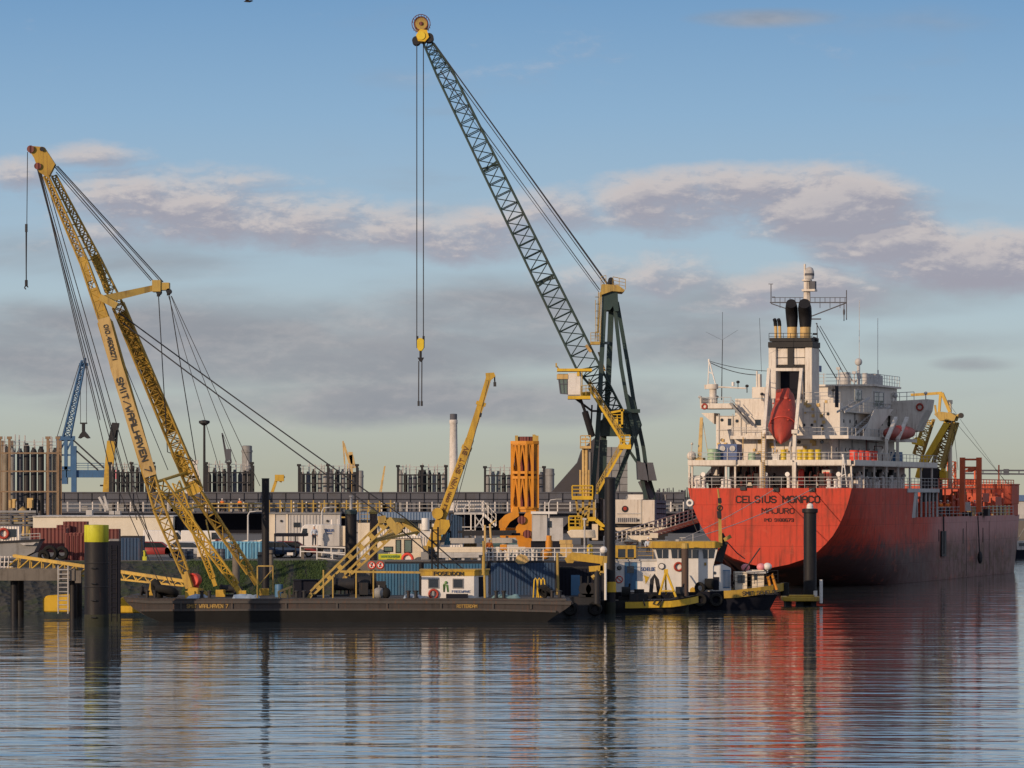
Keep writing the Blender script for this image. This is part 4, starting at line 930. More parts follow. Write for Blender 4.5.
# beached launch at the far left
ln = thing('work_launch', 'grey launch with a white deckhouse on the bank at the far left', 'boat', (W(15,552,352).x, 353.5, W(0,557,352).z))
s = MB(); s.pprism([(-45,543),(20,541),(40,540),(34,552),(22,558),(-45,558)],351,3.2); obj('hull', s, M['grey'], ln)
s = MB(); s.pprism([(-45,543.2),(40.5,539.2),(40,541),(-45,545.2)],350.85,3.5); obj('rubbing_strake', s, M['dark_steel'], ln)
s = MB(); s.pbox(-40,19,526.5,542,352,1.8); cabin = obj('deckhouse', s, M['white_box'], ln)
s = MB(); s.pbox(8.5,16,529,537,351.94,.07); obj('window', s, M['glass'], cabin)
s = MB(); s.torus(W(3.5,533.5,351.85),.38,.11,(0,1,0)); obj('life_ring', s, M['lifeboat_red'], cabin, smooth=60)
s = MB(); s.rail([W(20,540.5,351),W(40,539.5,351)],.5,.8,.03,2); s.pprism([(20,543.5),(36,542.5),(33,545),(23,545)],350.7,.3); obj('gunwale', s, M['grey_light'], ln)
# stacked red-brown boxes on the bank
def rbox(px0,px1,py0,py1,Y,d,lab,m='maroon'):
    t = container(px0,px1,py0,py1,Y,d,m,lab,'red-brown boxes on the bank','maroon')
    return t
rbox(30.5,66,528,552.5,358,2.4,'long red-brown box at the left of the heap on the bank')
t = rbox(64.5,104,533,563,352,4,'tall red-brown container with ribbed side behind the yellow-topped pile'); ribs(67,102,535.5,562,352.03,.06,4.2,'maroon',t)
rbox(56.5,70,525,534,362,2,'small red-brown box at the left of the upper pile of boxes')
rbox(63,86.5,521.5,532.8,362.5,2,'red-brown box topmost of the heap on the bank')
rbox(103,118.5,529,540,358,2,'small red-brown box right of the yellow pile cap')
t = container(119.5,142.5,536,561.5,353,2.4,'dark_blue_flat','dark blue container on the bank right of the piles'); ribs(121,141,538,560.5,353.03,.05,3.4,'dark_blue_flat',t)
s = MB()
for px,py,r in ((50,553,.5),(62,553,.42),(44,556,.38)): s.torus(W(px,py,350.5),r,.17,(.2,1,.2),16,6)
obj('tyre_heap', s, M['rubber'], None, 'heap of black tyres before the red-brown boxes', 'tyres', smooth=60)
s = MB(); s.pbox(142.5,146.5,556.5,561.5,352,.4); s.bar(W(144.5,557,352.2),W(144.5,551,352.2),.09); s.bx(W(143,0,352).x,W(146,0,352).x,352,352.4,W(0,551.5,352).z,W(0,550.5,352).z); obj('fuel_pump', s, M['lime_yellow'], None, 'small yellow post on the bank beside the dark blue container', 'post')
# pale wall
s = MB(); s.pbox(33,173,516.5,553,402,14); wl_ = obj('shed', s, M['pale_wall'], None, 'long low pale shed wall behind the red-brown boxes', 'shed')
s = MB(); s.pbox(32.5,173.5,515.7,516.9,401.8,14.4); obj('roof_edge', s, M['grey_light'], wl_)
s = MB(); s.pbox(176,184,516,553,404,8); obj('dark_tower', s, M['navy'], None, 'narrow dark steel cabinet right of the pale shed', 'cabinet', bev=.05)
# blue skips row
for i,(a,b,lab) in enumerate(((212,233,'leftmost of the two sky blue skips behind the rear boom'),(233.6,268,'longer sky blue skip reaching the slim pile'))):
    Y = 362; t = thing('skip', lab, 'skip', (W((a+b)/2,552,Y).x, Y+1.2, G), 0, 'sky blue skips on the quay')
    s = MB(); p0 = W(a,541.5,Y); p1 = W(b,541.5,Y); s.prism([(p0.x+.3,Y,G),(p1.x-.3,Y,G),(p1.x,Y,p0.z),(p0.x,Y,p0.z)],(0,2.4,0)); obj('body', s, M['sky_blue'], t)
    s = MB(); s.bx(p0.x-.04,p1.x+.04,Y-.06,Y+.03,p0.z-.14,p0.z); n = int((b-a)/3)
    for k in range(n): x = p0.x+(p1.x-p0.x)*(k+.5)/n; s.bx(x-.05,x+.05,Y-.06,Y-.003,G+.05,p0.z-.14)
    obj('rib', s, M['sky_blue'], t)
    s = MB(); rr = random.Random(i)
    for k in range(10): c = V((p0.x+.4+(p1.x-p0.x-.8)*rr.random(), Y+.6+rr.random()*1.2, p0.z-.05)); s.beam(c-V((rr.uniform(.2,.7),0,.1)), c+V((rr.uniform(.2,.7),rr.uniform(-.3,.3),rr.uniform(0,.25))), .15,.1)
    obj('scrap_heap', s, M['cream'], None, ('scrap heaped in the leftmost sky blue skip','scrap heaped in the longer sky blue skip')[i], 'scrap')
# carport with cars
cp = thing('carport', 'dark flat-roofed carport on the quay above the grass', 'carport', (W(289,552,364).x, 366, G))
s = MB(); s.pbox(274,305.5,533.5,536.5,364,5); obj('roof', s, M['navy'], cp)
for px in (274.7,283,295.5,303.5):
    s = MB(); s.pbox(px-.6,px+.6,536.5,553.5,364,.15); obj('post', s, M['dark_steel'], cp)
def car(px, Y, lab, m, L=4.3, rot=0.):
    c = W(px,552,Y); t = thing('parked_car', lab, 'car', (c.x, Y, G), rot, 'cars parked on the quay'); xf = WM[t.name]
    s = MB(xf); pts = [(-L/2,.3),(L/2,.3),(L/2,.62),(L/2-.15,.78),(L/2-1.1,.88),(L/2-1.8,1.38),(-L/2+.75,1.42),(-L/2+.1,.92),(-L/2,.8)]
    s.prism([(x,-.85,z) for x,z in pts],(0,1.7,0)); obj('body', s, M[m], t, bev=.06, smooth=50)
    s = MB(xf); s.prism([(x,-.865,z) for x,z in [(L/2-1.25,.9),(L/2-1.83,1.32),(-L/2+.85,1.36),(-L/2+.35,.92)]],(0,1.73,0)); obj('window', s, M['glass'], t)
    for x in (-L/2+.8,L/2-.85):
        for y in (-.87,.67):
            s = MB(xf); s.lathe((x,y,.32),[(.32,0),(.32,.2)],16,(0,1,0)); w_ = obj('wheel', s, M['rubber'], t)
            s = MB(xf); s.lathe((x,y-.01 if y<0 else y+.2,.32),[(.2,0),(.18,.015)],12,(0,1,0)); obj('rim', s, M['grey_light'], w_)
    s = MB(xf); s.bx(L/2-.05,L/2+.02,-.75,-.4,.6,.75); s.bx(L/2-.05,L/2+.02,.4,.75,.6,.75); obj('headlight', s, M['clean_white'], t)
    return t
P('car_blue', (.03,.06,.13), .25, dirt=.1); P('car_silver', (.45,.46,.48), .25, dirt=.1); P('car_red', (.25,.03,.03), .3, dirt=.1)
car(279.5,367.5,'dark blue car parked under the carport','car_blue',4.2); car(294,370,'dark red car parked under the right half of the carport','car_red'); car(266,372,'silver car parked left of the carport behind the skip','car_silver')
car(190,366,'silver car parked behind the yellow boom feet','car_silver'); car(158,366,'dark red car parked in front of the pale shed','car_red')
s = MB(); s.pbox(287,293,552.5,555.3,361,.3); obj('crate', s, M['clean_white'], None, 'small white box at the edge of the grass under the carport', 'box')
# white cabins
wc = thing('site_cabin', 'long pale grey site cabin with a dark window behind the carport', 'site cabin', (W(300,552,400).x, 401.5, G))
s = MB(); s.pbox(269,340,513.5,552,400,3); bd = obj('wall', s, M['grey_light'], wc); ribs(289,324,515,551,400,.06,3.2,'grey_light',bd)
s = MB(); s.pbox(268.6,340.4,512.6,514,399.8,3.4); obj('roof', s, M['grey'], wc)
s = MB(); s.pbox(269,275,513.6,552,399.9,.12); s.pbox(286,288,513.6,552,399.9,.12); obj('corner_post', s, M['cream'], bd)
s = MB(); s.pbox(293.5,300,522.5,527,399.85,.1); obj('window', s, M['glass'], bd)
for px in (281.3,327.5):
    s = MB(); s.lathe(W(px,521,399.95),[(.12,0),(.12,-.05)],12,(0,1,0)); obj('vent', s, M['letter_black'], bd)
va = thing('white_van', 'white van parked between the site cabin and the grey tank box', 'van', (W(308,552,374).x, 375, G))
s = MB(); s.pprism([(299.5,549),(299.5,536),(302,527),(305,524.5),(324,524.5),(324,549)],374,1.9); vb = obj('body', s, M['clean_white'], va, bev=.05)
s = MB(); s.pprism([(301,535),(303,528.5),(307,528.5),(307,535)],373.96,.05); obj('window', s, M['glass'], vb)
for px in (304,320):
    s = MB(); s.lathe(W(px,549,373.9),[(.33,0),(.33,.25)],16,(0,1,0)); obj('wheel', s, M['rubber'], va)
gt = thing('tank_container', 'pale grey tank box with small blue lettering on the quay edge', 'tank', (W(333,552,360).x, 361, G))
s = MB(); s.pbox(321,340,524.5,549.5,360,2.2); gb = obj('body', s, M['grey_light'], gt, bev=.06)
s = MB(); s.pbox(340,346,526,549.5,360.3,2); obj('end_frame', s, M['cream'], gt)
s = MB(); s.pbox(330,333,519.5,524.5,361,.3); s.pbox(337,339,519,524.5,361,.3); s.bar(W(317,549,360),W(317.5,526,360),.06); obj('valve', s, M['white_box'], gt)
ptext('lettering','AQUA',325.5,333.5,529,532,359.98,M['letter_blue'],gb); ptext('lettering','TANK',326,332,532.8,534.3,359.98,M['letter_blue'],gb)
c = W(314.2,546.5,359); person((c.x,c.y,c.z), 'person in pale work clothes standing beside the grey tank box', 'jacket_pale', .4, 'clean_white')
s = MB(); s.pbox(300,347,546.3,548.5,358,3.5); s.pbox(301,304,548.5,560,359,.3); s.pbox(343,346,548.5,575,359,.3); s.pbox(318,321,548.5,565,359,.3); ld = obj('landing', s, M['wood_grey'], None, 'grey landing platform with white railing over the bank edge', 'landing')
s = MB(); s.rail([W(300.5,556.5,357.9),W(317,557,357.7),W(345.5,558,357.5)],.85,1.2,.055,2); s.rail([W(317,564,356.8),W(348,567,356.8)],1.0,1.25,.05,2); obj('railing', s, M['clean_white'], ld)
s = MB(); s.pprism([(314,562),(350,567),(350,572),(314,566)],356.6,1.2); obj('walkway', s, M['wood_grey'], ld)
# cream deckhouse with windows (moored vessel behind the containers)
dk = thing('cream_deckhouse', 'cream deckhouse with tall windows, a yellow banner and a blue roofed wing', 'deckhouse', (W(395,552,358).x, 360, G))
s = MB(); s.pprism([(358,571),(358,523),(375,523),(381,537.5),(420,537.5),(428,571)],358,3.5); dw = obj('wall', s, M['cream'], dk)
s = MB(); s.pprism([(381,536.2),(420,536.2),(422,538.2),(380,538.2)],357.8,3.8); obj('roof', s, M['white_box'], dk)
for a,b,y0_,y1_ in ((395.5,401,539.5,553),(404,412,539.5,553),(383.5,393,546.5,552)):
    s = MB(); s.pbox(a,b,y0_,y1_,357.96,.08); w_ = obj('window', s, M['dark_steel'], dw)
    s = MB(); s.pbox(a+1,b-1,y0_+1,y1_-1,357.94,.05); obj('pane', s, M['glass_pale'], w_)
s = MB(); s.pbox(378.5,401.5,553.8,562,357,.08); s.pbox(379,401,562,562.4,357,.08); bn = obj('banner', s, M['lime_yellow'], None, 'lime yellow banner hung on the cream deckhouse', 'banner')
ptext('lettering','WERKSCHEPEN',381,399,555.3,557.6,356.98,M['letter_green'],bn)
ptext('lettering','HAVEN 7',387,393,558.8,560.4,356.98,M['letter_green'],bn)
s = MB(); s.torus(W(407.5,559,356.9),.42,.12,(0,1,0)); lr = obj('life_ring', s, M['red'], dw, smooth=60)
s = MB(); s.lathe(W(407.5,559,357),[(.36,0),(.36,-.04)],16,(0,1,0)); obj('backing', s, M['clean_white'], lr)
s = MB(); s.pbox(421,428.5,552,563.5,356.6,1.5); obj('locker', s, M['grey'], dk)
s = MB(); s.cyl(W(416,537,359),.35,.8,12); s.cyl(W(425.5,530,359),.33,1.0,12); s.pbox(422,430,530,537,359,1); obj('vent', s, M['clean_white'], dk, smooth=50)
s = MB(); s.rail([W(360,523,358),W(375,523,358)],1.1,.8,.03); obj('railing', s, M['old_yellow'], dk)
# blue roof building
bb = thing('blue_roofed_shed', 'low shed with a blue ribbed roof behind the cream deckhouse', 'shed', (W(400,552,385).x, 388, G))
s = MB(); s.pbox(353,438,519,552,386,6); obj('wall', s, M['white_box'], bb)
s = MB(); s.pprism([(352,520),(353,512.5),(447,512.5),(448,520)],385,8); obj('roof', s, M['blue_roof_and_shade'], bb)
for k in range(6):
    s = MB(); s.pbox(358+k*13,366+k*13,522,529,385.95,.08); obj('window', s, M['glass'], bb)
t = container(449,464,512.5,541,380,3,'dark_blue_flat','dark blue site cabin standing upright left of the steel stair platform'); ribs(450.5,463,515,540,380.03,.05,2.6,'dark_blue_flat',t)
t = container(440,451,531,551,372,3,'sky_blue','light blue cabin behind the base of the mobile crane'); ribs(441.5,450.5,533,550,372.03,.05,2.4,'sky_blue',t)
# ------------------------------------------------------------------ mobile telescopic crane
mc = thing('mobile_crane', 'yellow mobile crane with a long telescopic boom raised before the white chimney', 'mobile crane', (W(437,552,372).x, 372, G))
Y = 370.5
s = MB(); A = W(429.5,551,Y); B1 = W(437,527,Y); B2 = W(470,439,Y); B3 = W(487,385,Y)
s.beam(A, B2, .86, .95, up=(0,-1,0), w2=.74); bm_ = obj('boom', s, M['crane_yellow'], mc, bev=.04)
s = MB(); s.beam(W(466,450,Y), W(481,404,Y), .6,.7, up=(0,-1,0)); s.beam(W(480,407,Y), W(489,377,Y), .48,.6, up=(0,-1,0)); s.beam(W(480.5,405.5,Y),W(481.5,402,Y),.85,.85,up=(0,-1,0)); s.beam(W(466,450,Y),W(467.5,446,Y),.9,.9,up=(0,-1,0)); s.pprism([(486,380),(485.5,373),(494,372.5),(495.5,376),(491,380)],Y-.35,.7); obj('inner_boom', s, M['crane_yellow'], mc)
s = MB(); s.wire(W(494.5,375,Y),W(494.8,383,Y),.06); s.beam(W(494.8,382,Y),W(494.9,386.5,Y),.25,.2); s.wire(W(489,381,Y-.5),W(449,531,Y-.5),.03); s.bar(W(481,413,Y-.4),W(480,417,Y-.4),.1); s.bar(W(464,465,Y-.4),W(463,469,Y-.4),.1); obj('hoist_rope', s, M['rope'], mc)
P('board_tan_dark', (.13,.055,.02), .6, dirt=.3)
def slant2(body, pa, pb, Y, hh, par, m):
    a = W(*pa, Y); b = W(*pb, Y); d = (b-a).normalized(); up = V((-d.z,0,d.x)); text('lettering', body, a-up*hh/2, d, up, (b-a).length, hh, m, par)
slant2('VAN SMIT BV', (451.5,489), (466.5,447), Y-.50, .4, bm_, M['board_tan_dark']); slant2('MOBIELE KRAAN', (441,518), (450,492), Y-.50, .27, bm_, M['board_tan_dark'])
s = MB(); s.lathe(W(437.5,513.5,Y-.9),[(.5,0),(.5,.5)],14,(0,1,0)); s.pprism([(437,532),(440,519),(449,520),(450,526),(445,534),(436,536)],Y-.8,1.6); s.pprism([(430,536),(441,531),(441,540),(430,541)],Y-.7,1.4); obj('boom_head_gear', s, M['crane_yellow'], mc)
s = MB(); s.pbox(424,452,552,557,Y-1,3); s.pbox(422,428,546,556,Y-1,2.6); ch = obj('chassis', s, M['old_yellow'], mc)
for px in (426,433,443,450):
    s = MB(); s.lathe(W(px,557,Y-1.1),[(.55,0),(.55,.4)],16,(0,1,0)); obj('wheel', s, M['rubber'], mc)
s = MB(); s.beam(W(440,550,Y),W(446,531,Y),.35,.35); obj('lift_ram', s, M['grey'], mc)
# steel stair platform
sp_ = thing('stair_platform', 'galvanised steel platform with stairs beside the orange tower', 'platform', (W(475,552,378).x, 379, G))
Y = 378; s = MB(); s.pbox(454,484,512.5,514.5,Y,2.2); obj('deck', s, M['grey_light'], sp_)
for px in (471,475,483):
    s = MB(); s.pbox(px-.6,px+.6,514.5,540,Y,.18); obj('post', s, M['white_box'], sp_)
s = MB(); s.bar(W(475,528,Y),W(484,516,Y),.08); s.bar(W(475,516,Y),W(483,527,Y),.06); s.pbox(462,493,526.5,527.5,Y+.3,.2); s.pbox(464,475,530,532,Y,1.2); obj('brace', s, M['grey_light'], sp_)
s = MB(); s.rail([W(454,512.5,Y),W(484,512.5,Y)],1.0,1.1,.045,3); s.rail([W(484,512.5,Y),W(496,525,Y)],.95,.6,.04,2); obj('railing', s, M['white_box'], sp_)
s = MB(); s.stair(W(483,513.5,Y),W(496,526,Y),.9,8); obj('stair', s, M['white_box'], sp_)
s = MB(); s.bar(W(485,556,355),W(485,525,355),.09); s.bar(W(491.5,549,355),W(490,524,355),.09); s.bar(W(491,524,355),W(496,520,355),.07); obj('pipe_post', s, M['panel_cream'], None, 'pair of thin pipe posts before the stair platform', 'posts')
# horizontal stacks of pipes and steel on the jetty
for px0,px1,py,Y,m,lab,n in ((452,512,540.5,364,'concrete','bundle of pale steel pipes on the quay below the stair platform',4),(438,520,549.5,356,'cream','long sunlit beams laid on the quay jetty behind the containers',4),(440,486,555,353.5,'grey_light','short pale beams just above the blue container roof',3),(462,515,533,368,'dark_steel','dark beams stacked below the orange tower base',3)):
    s = MB(); rr = random.Random(px0)
    for k in range(n):
        for j in range(2):
            e = rr.uniform(-4,4); a = W(px0+e,py+1.5-j*2.6,Y+k*.45); b = W(px1+e+rr.uniform(-5,5),py+1.2-j*2.6,Y+k*.45); s.beam(a,b,.3,.22)
    for q in (.15,.5,.85): a = W(px0+(px1-px0)*q,py+3.2,Y); s.bx(a.x-.12,a.x+.12,Y-.1,Y+1.9,G if py>540 else G,a.z)
    obj('steel_stack', s, M[m], None, lab, 'steel stack', 'stacks of steel on the quay')
# jetty with rail
jq = thing('quay_jetty', 'quay jetty with a white railing behind the containers and the deck crane', 'jetty', (W(560,560,347).x, 348.5, 0))
Y = 346.5; zt = W(0,561,Y).z; a = W(430,0,Y).x; b = W(612,0,Y).x
s = MB(); s.bx(a,b,Y,Y+4.6,zt-.35,zt); obj('deck', s, M['barge_side'], jq)
s = MB(); s.bx(a,b,Y-.08,Y,zt-.75,zt-.06); s.bx(a,b,Y+.5,Y+4.4,-1,zt-.35); obj('fender_wall', s, M['navy'], jq)
s = MB(); s.rail([W(486,561,Y+.1),W(612,561,Y+.1)],1.05,.95,.04,3); obj('railing', s, M['clean_white'], jq)
s = MB()
for px in list(range(488,540,4)): s.pbox(px,px+1.6,550,561,Y+.3,.1)
obj('panel', s, M['white_box'], jq)
s = MB(); s.pbox(500,507,544.5,551,Y+.6,.6); obj('cabinet', s, M['orange'], None, 'small orange cabinet on the jetty behind the railing', 'cabinet', bev=.04)
s = MB(); c = W(549,557,Y+1.2); s.bar(c, c+V((0,0,1.35)), .28, 14); s.bar(c+V((0,0,1.2)), c+V((0,0,1.75)), .22, 12); s.ball(c+V((-.3,-.1,.2)),.42,10); obj('bollard_post', s, M['orange'], None, 'orange bollard post with a round base on the jetty by the railing', 'bollard', smooth=50)
s = MB(); c = W(590,557,Y+1.2); s.bar(c, c+V((0,0,.75)), .25, 12); s.ball(c+V((0,0,.8)),.26,10); obj('bollard_post', s, M['bright_yellow'], None, 'short yellow bollard on the jetty left of the tall pile', 'bollard', smooth=50)
s = MB(); s.pprism([(567,532),(571,530),(595,530),(596,538),(571,538)],362,2); obj('white_launch', s, M['cream'], None, 'pale upturned trough on the quay under the green crane platform', 'trough', bev=.05)
c = W(580,548,360); s = MB(); s.bar(W(584.5,559,347),W(584.5,519,347),.07); s.bx(W(584,0,347).x-.12,W(585,0,347).x+.12,346.9,347.1,W(0,520,347).z,W(0,518,347).z); obj('thin_mast', s, M['grey_light'], None, 'thin pale flagpole before the crane platforms', 'pole')
c = W(489.5,557,350); person((c.x,c.y,zt), 'person in orange jacket standing on the quay jetty', 'jacket_orange', .3, 'clean_white')
# ------------------------------------------------------------------ orange tower
OY = 428.
ot = thing('orange_tower', 'orange lattice tower frame holding a red-brown drum', 'tower', (W(524,548,OY+2).x, OY+2, G))
def oc(px, py, k): return W(px, py, OY+k)
s = MB(); xs = (512.5, 524, 539); 
L0, L1 = W(512,510,OY), W(537.5,510,OY); w_ = L1.x-L0.x; d_ = 2.3
zt_, zb_ = W(0,444,OY).z, W(0,508,OY).z; zm = W(0,475,OY).z
cn = [(L0.x,OY),(L0.x+w_*.27,OY-.45),(L0.x+w_*.55,OY-.6),(L0.x+w_*.8,OY-.4),(L1.x,OY),(L1.x-.1,OY+d_),(L0.x+.1,OY+d_)]
for x,y in cn: s.beam((x,y,zb_),(x,y,zt_),.28,.28)
for i in range(len(cn)):
    a, b = cn[i], cn[(i+1)%len(cn)]
    for z in (zb_,zm-.25,zm+.25,zt_): s.beam((*a,z),(*b,z),.2,.26)
    for za,zc in ((zb_,zm-.25),(zm+.25,zt_)):
        mx = ((a[0]+b[0])/2,(a[1]+b[1])/2); s.beam((*a,za),(*mx,zc),.14,.14); s.beam((*mx,zc),(*b,za),.14,.14)
obj('lattice_frame', s, M['orange'], ot)
s = MB(); s.bx(L0.x+.25,L0.x+w_*.42,OY+.35,OY+.43,zb_,zt_); s.bx(L0.x+w_*.72,L0.x+w_*.82,OY+.35,OY+.43,zb_,zt_); obj('shield_plate', s, M['orange'], ot, each=True)
s = MB(); s.prism([(x+(x-L0.x-w_/2)*.12,y+(.15 if y>OY else -.15),zt_) for x,y in cn],(0,0,.3)); s.prism([(x+(x-L0.x-w_/2)*.1,y,zb_-.4) for x,y in cn],(0,0,.4)); obj('ring_plate', s, M['orange'], ot)
s = MB(); s.cyl((L0.x+w_*.55,OY+1.15,zb_),.98,W(0,436.5,OY).z-zb_,24); obj('drum', s, M['maroon'], ot, smooth=40)
s = MB()
for px,h in ((516.5,435.5),(534,434.5),(537,436)): s.beam(W(px,445,OY+.4),W(px,h,OY+.4),.3,.3)
s.beam(W(534,436,OY+.4),W(538.5,436.5,OY+.4),.2,.16); obj('top_lug', s, M['old_yellow'], ot, each=True)
s = MB(); s.pprism([(513,507),(518,507),(519,516),(510,522),(506,528),(499,528),(499,521),(505,515),(512,512)],OY-.7,1.0); s.pprism([(527,510),(536,510),(536,535),(529,537),(515,533),(516,527),(522,520)],OY-.5,1.2); s.pbox(516,535,507,512,OY,2.2); s.pbox(500,536,528,549,OY+1,2.); obj('base_frame', s, M['orange'], ot)
s = MB(); s.lathe(W(521.5,520,OY-.75),[(.42,0),(.42,.3)],14,(0,1,0)); s.lathe(W(527,534,OY-.75),[(.42,0),(.42,.3)],14,(0,1,0)); obj('drive_motor', s, M['maroon'], ot, each=True)
ht = thing('control_hut', 'pale grey control hut with a flat roof right of the orange tower', 'hut', (W(540,548,420).x,421,G))
s = MB(); s.pbox(532,547,514,541,420,2.5); s.pbox(545.5,563,518,541,420.3,2.3); hw = obj('wall', s, M['grey_light'], ht)
s = MB(); s.pbox(531,557,511.5,514,419.7,3); obj('roof', s, M['clean_white'], ht)
s = MB(); s.pbox(548,551.5,521,527.5,420.24,.07); obj('window', s, M['glass'], hw)
s = MB(); s.pbox(531,564,541,549,420.4,2); obj('plinth', s, M['navy'], ht)
# ------------------------------------------------------------------ conveyor gallery, dark wall
GY = 600.
gl = thing('conveyor_gallery', 'long grey conveyor gallery on trestles running across behind the quay', 'gallery', (W(300,538,GY).x, GY+2, G))
s = MB(); a = W(-120,0,GY).x; b = W(683,0,GY).x; z0 = W(0,502.5,GY).z; z1 = W(0,493,GY).z
s.bx(a,b,GY,GY+3.4,z0,z1); s.bx(a,b,GY-.15,GY+3.5,z1,z1+.15); cas = obj('casing', s, M['gallery_grey'], gl)
s = MB(); n = 58
for k in range(n): x = a+(b-a)*(k+.3)/n; s.bx(x-.05,x+.05,GY-.07,GY-.004,z0+.05,z1-.05)
s.bx(a,b,GY-.1,GY-.075,z0+.42,z0+.5); obj('panel_seam', s, M['navy'], cas)
s = MB(); zf = W(0,511.5,GY).z; s.bx(a,b,GY-1,GY+4,zf-.25,zf); obj('walkway', s, M['gallery_grey'], gl)
s = MB(); zz = zf; L_ = b-a; n = 64
for k in range(n+1): x = a+L_*k/n; s.bx(x-.09,x+.09,GY-.98,GY-.8,zf,z0+.1)
obj('post', s, M['white_box'], gl)
s = MB(); s.bx(a,b,GY-1.02,GY-.94,zf+.45,zf+.53); s.bx(a,b,GY-1.02,GY-.94,zf+1.0,zf+1.08); obj('railing', s, M['grey_light'], gl)
s = MB(); rr = random.Random(5)
for k in range(70):
    x = a+L_*rr.random(); w2 = rr.uniform(.3,1.1); s.bx(x,x+w2,GY+.5,GY+1.2,zf,zf+rr.uniform(.5,1.15))
obj('machinery', s, M['grey'], gl)
for px in (27,152,290,430,560,660):
    x = W(px,0,GY).x; s = MB(); s.bx(x-.35,x+.35,GY+.5,GY+1.2,G,zf-2.2); s.bx(x-.35,x+.35,GY+2.4,GY+3.1,G,zf-2.2)
    s.prism([(x-.4,GY+.4,zf-2.3),(x+.4,GY+.4,zf-2.3),(x+2.4,GY+.4,zf-.25),(x-2.4,GY+.4,zf-.25)],(0,2.8,0)); obj('trestle', s, M['gallery_grey'], gl)
s = MB(); s.rail([(W(175,0,GY).x,GY-1.4,zf),(W(395,0,GY).x,GY-1.4,zf)],1.1,2.5,.09,2); s.bx(W(268,0,GY).x,W(395,0,GY).x,GY-2.2,GY-1.3,zf-.9,zf-.7)
for k in range(12): x = W(270+k*11,0,GY).x; s.bx(x-.1,x+.1,GY-2.2,GY-2.0,zf-2.6,zf+1.6)
obj('yellow_railing', s, M['old_yellow'], gl)
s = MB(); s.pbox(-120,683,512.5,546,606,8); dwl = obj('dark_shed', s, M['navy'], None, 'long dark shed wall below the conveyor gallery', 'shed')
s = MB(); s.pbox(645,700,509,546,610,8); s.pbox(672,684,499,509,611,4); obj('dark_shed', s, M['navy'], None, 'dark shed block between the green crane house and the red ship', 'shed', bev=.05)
# yellow bracketed hanger under the gallery at the left
s = MB(); Y = 560.
for px in (10,14,29,31): s.bar(W(px,500,Y),W(px,508,Y),.25)
s.pbox(8,16,499,501,Y,1); s.pbox(27,33,498,508,Y,.5); s.tube([W(20,509,Y),W(24,513,Y),W(26.5,519,Y),W(26.5,530,Y),W(25.5,536,Y)],.55,8); obj('chute', s, M['panel_cream'], None, 'bent cream chute pipe hanging below the gallery at the left', 'chute', smooth=50)
s = MB(); s.pbox(25.5,30,530,534,Y-.4,1.2); s.bar(W(28,530,Y),W(30,548,Y),.3); s.bar(W(16,515,Y),W(17,524,Y),.4); obj('chute_gate', s, M['old_yellow'], None, 'yellow chute gate standing at the end of the bent pipe', 'chute gate')
s = MB(); Y = 560.
s.beam(W(99,497,Y),W(106,510,Y),.3,.3); s.beam(W(104,496,Y),W(108,510,Y),.3,.3); s.pbox(86,92,510,515,Y,2); s.pbox(109,114,511,514.5,Y,2); s.pbox(115,120,511,514.5,Y,2); obj('brace_frame', s, M['grey_light'], None, 'pale brace and boxes on top of the pale shed line', 'frame')
cA = W(222,500,GY-1); person((cA.x,GY-.6,zf), 'person in an orange jacket on the gallery, left of the two walkers', 'jacket_orange', .2, 'clean_white')
cA = W(239.5,500,GY-1); person((cA.x,GY-.6,zf), 'person in an orange jacket on the gallery, right of the two walkers', 'jacket_orange', -.4, 'clean_white')
# ------------------------------------------------------------------ tube racks
P('rack_end', (.20,.17,.13), .7, dirt=.5, rust=.4)
P('rack_frame', (.22,.15,.09), .7, dirt=.5, rust=.6)
def rack(px0, px1, top, n, Y, lab, tall=False, cream=False):
    a = W(px0,493,Y); b = W(px1,493,Y); z1 = W(0,top,Y).z; zb = W(0,496,Y).z
    t = thing('tube_rack', lab, 'tube rack', ((a.x+b.x)/2, Y+2, G), 0, 'racks of upright steel tubes behind the gallery')
    rr = random.Random(px0); st = (b.x-a.x)/n; H_ = z1-zb
    for k in range(n):
        x = a.x+st*(k+.5); s = MB(); r = st*.43; tz = zb+H_*rr.uniform(.80,.97)
        s.lathe((x,Y+1.5+rr.uniform(-.6,.9),G), [(r,0),(r,tz-G-.5),(r*.6,tz-G-.2),(r*.6,tz-G)], 12)
        o = obj('tube', s, M[['dark_steel','dark_steel','gallery_grey','grey'][rr.randrange(4)]] if not (cream and k in (0,n-1)) else M['rack_end'], t, smooth=40)
    s = MB()
    for x in ([a.x,b.x,(a.x+b.x)/2] if not tall else [a.x,a.x+st*1.3,b.x-st*1.4,b.x]): s.bx(x-.16,x+.16,Y-.2,Y+.12,G,z1+.25); s.bx(x-.16,x+.16,Y+3,Y+3.3,G,z1+.1); s.bx(x-.3,x+.3,Y-.3,Y+.25,z1+.25,z1+.6)
    for f in (.08,.45,.78): s.bx(a.x,b.x,Y-.25,Y-.05,zb+H_*f-.09,zb+H_*f+.09); s.bx(a.x,b.x,Y+3.1,Y+3.25,zb+H_*f-.09,zb+H_*f+.09)
    obj('frame', s, M['rack_frame' if cream else 'dark_steel'], t)
    s = MB()
    for k in range(n): x = a.x+st*(k+rr.random()); h = rr.uniform(.2,.9); s.bar((x,Y+1.5,zb+H_*.8),(x,Y+1.5,z1+h),.1,5)
    s.rail([(a.x,Y+.4,zb+H_*.86),(b.x,Y+.4,zb+H_*.86)],.9,1.6,.045,2); obj('fitting', s, M['grey_light'], t)
rack(0,58,441,8,560,'largest rack of dark upright tubes with cream end frames, at the left edge',True,True)
rack(110,153,466,9,640,'rack of dark tubes directly behind the yellow front boom leg')
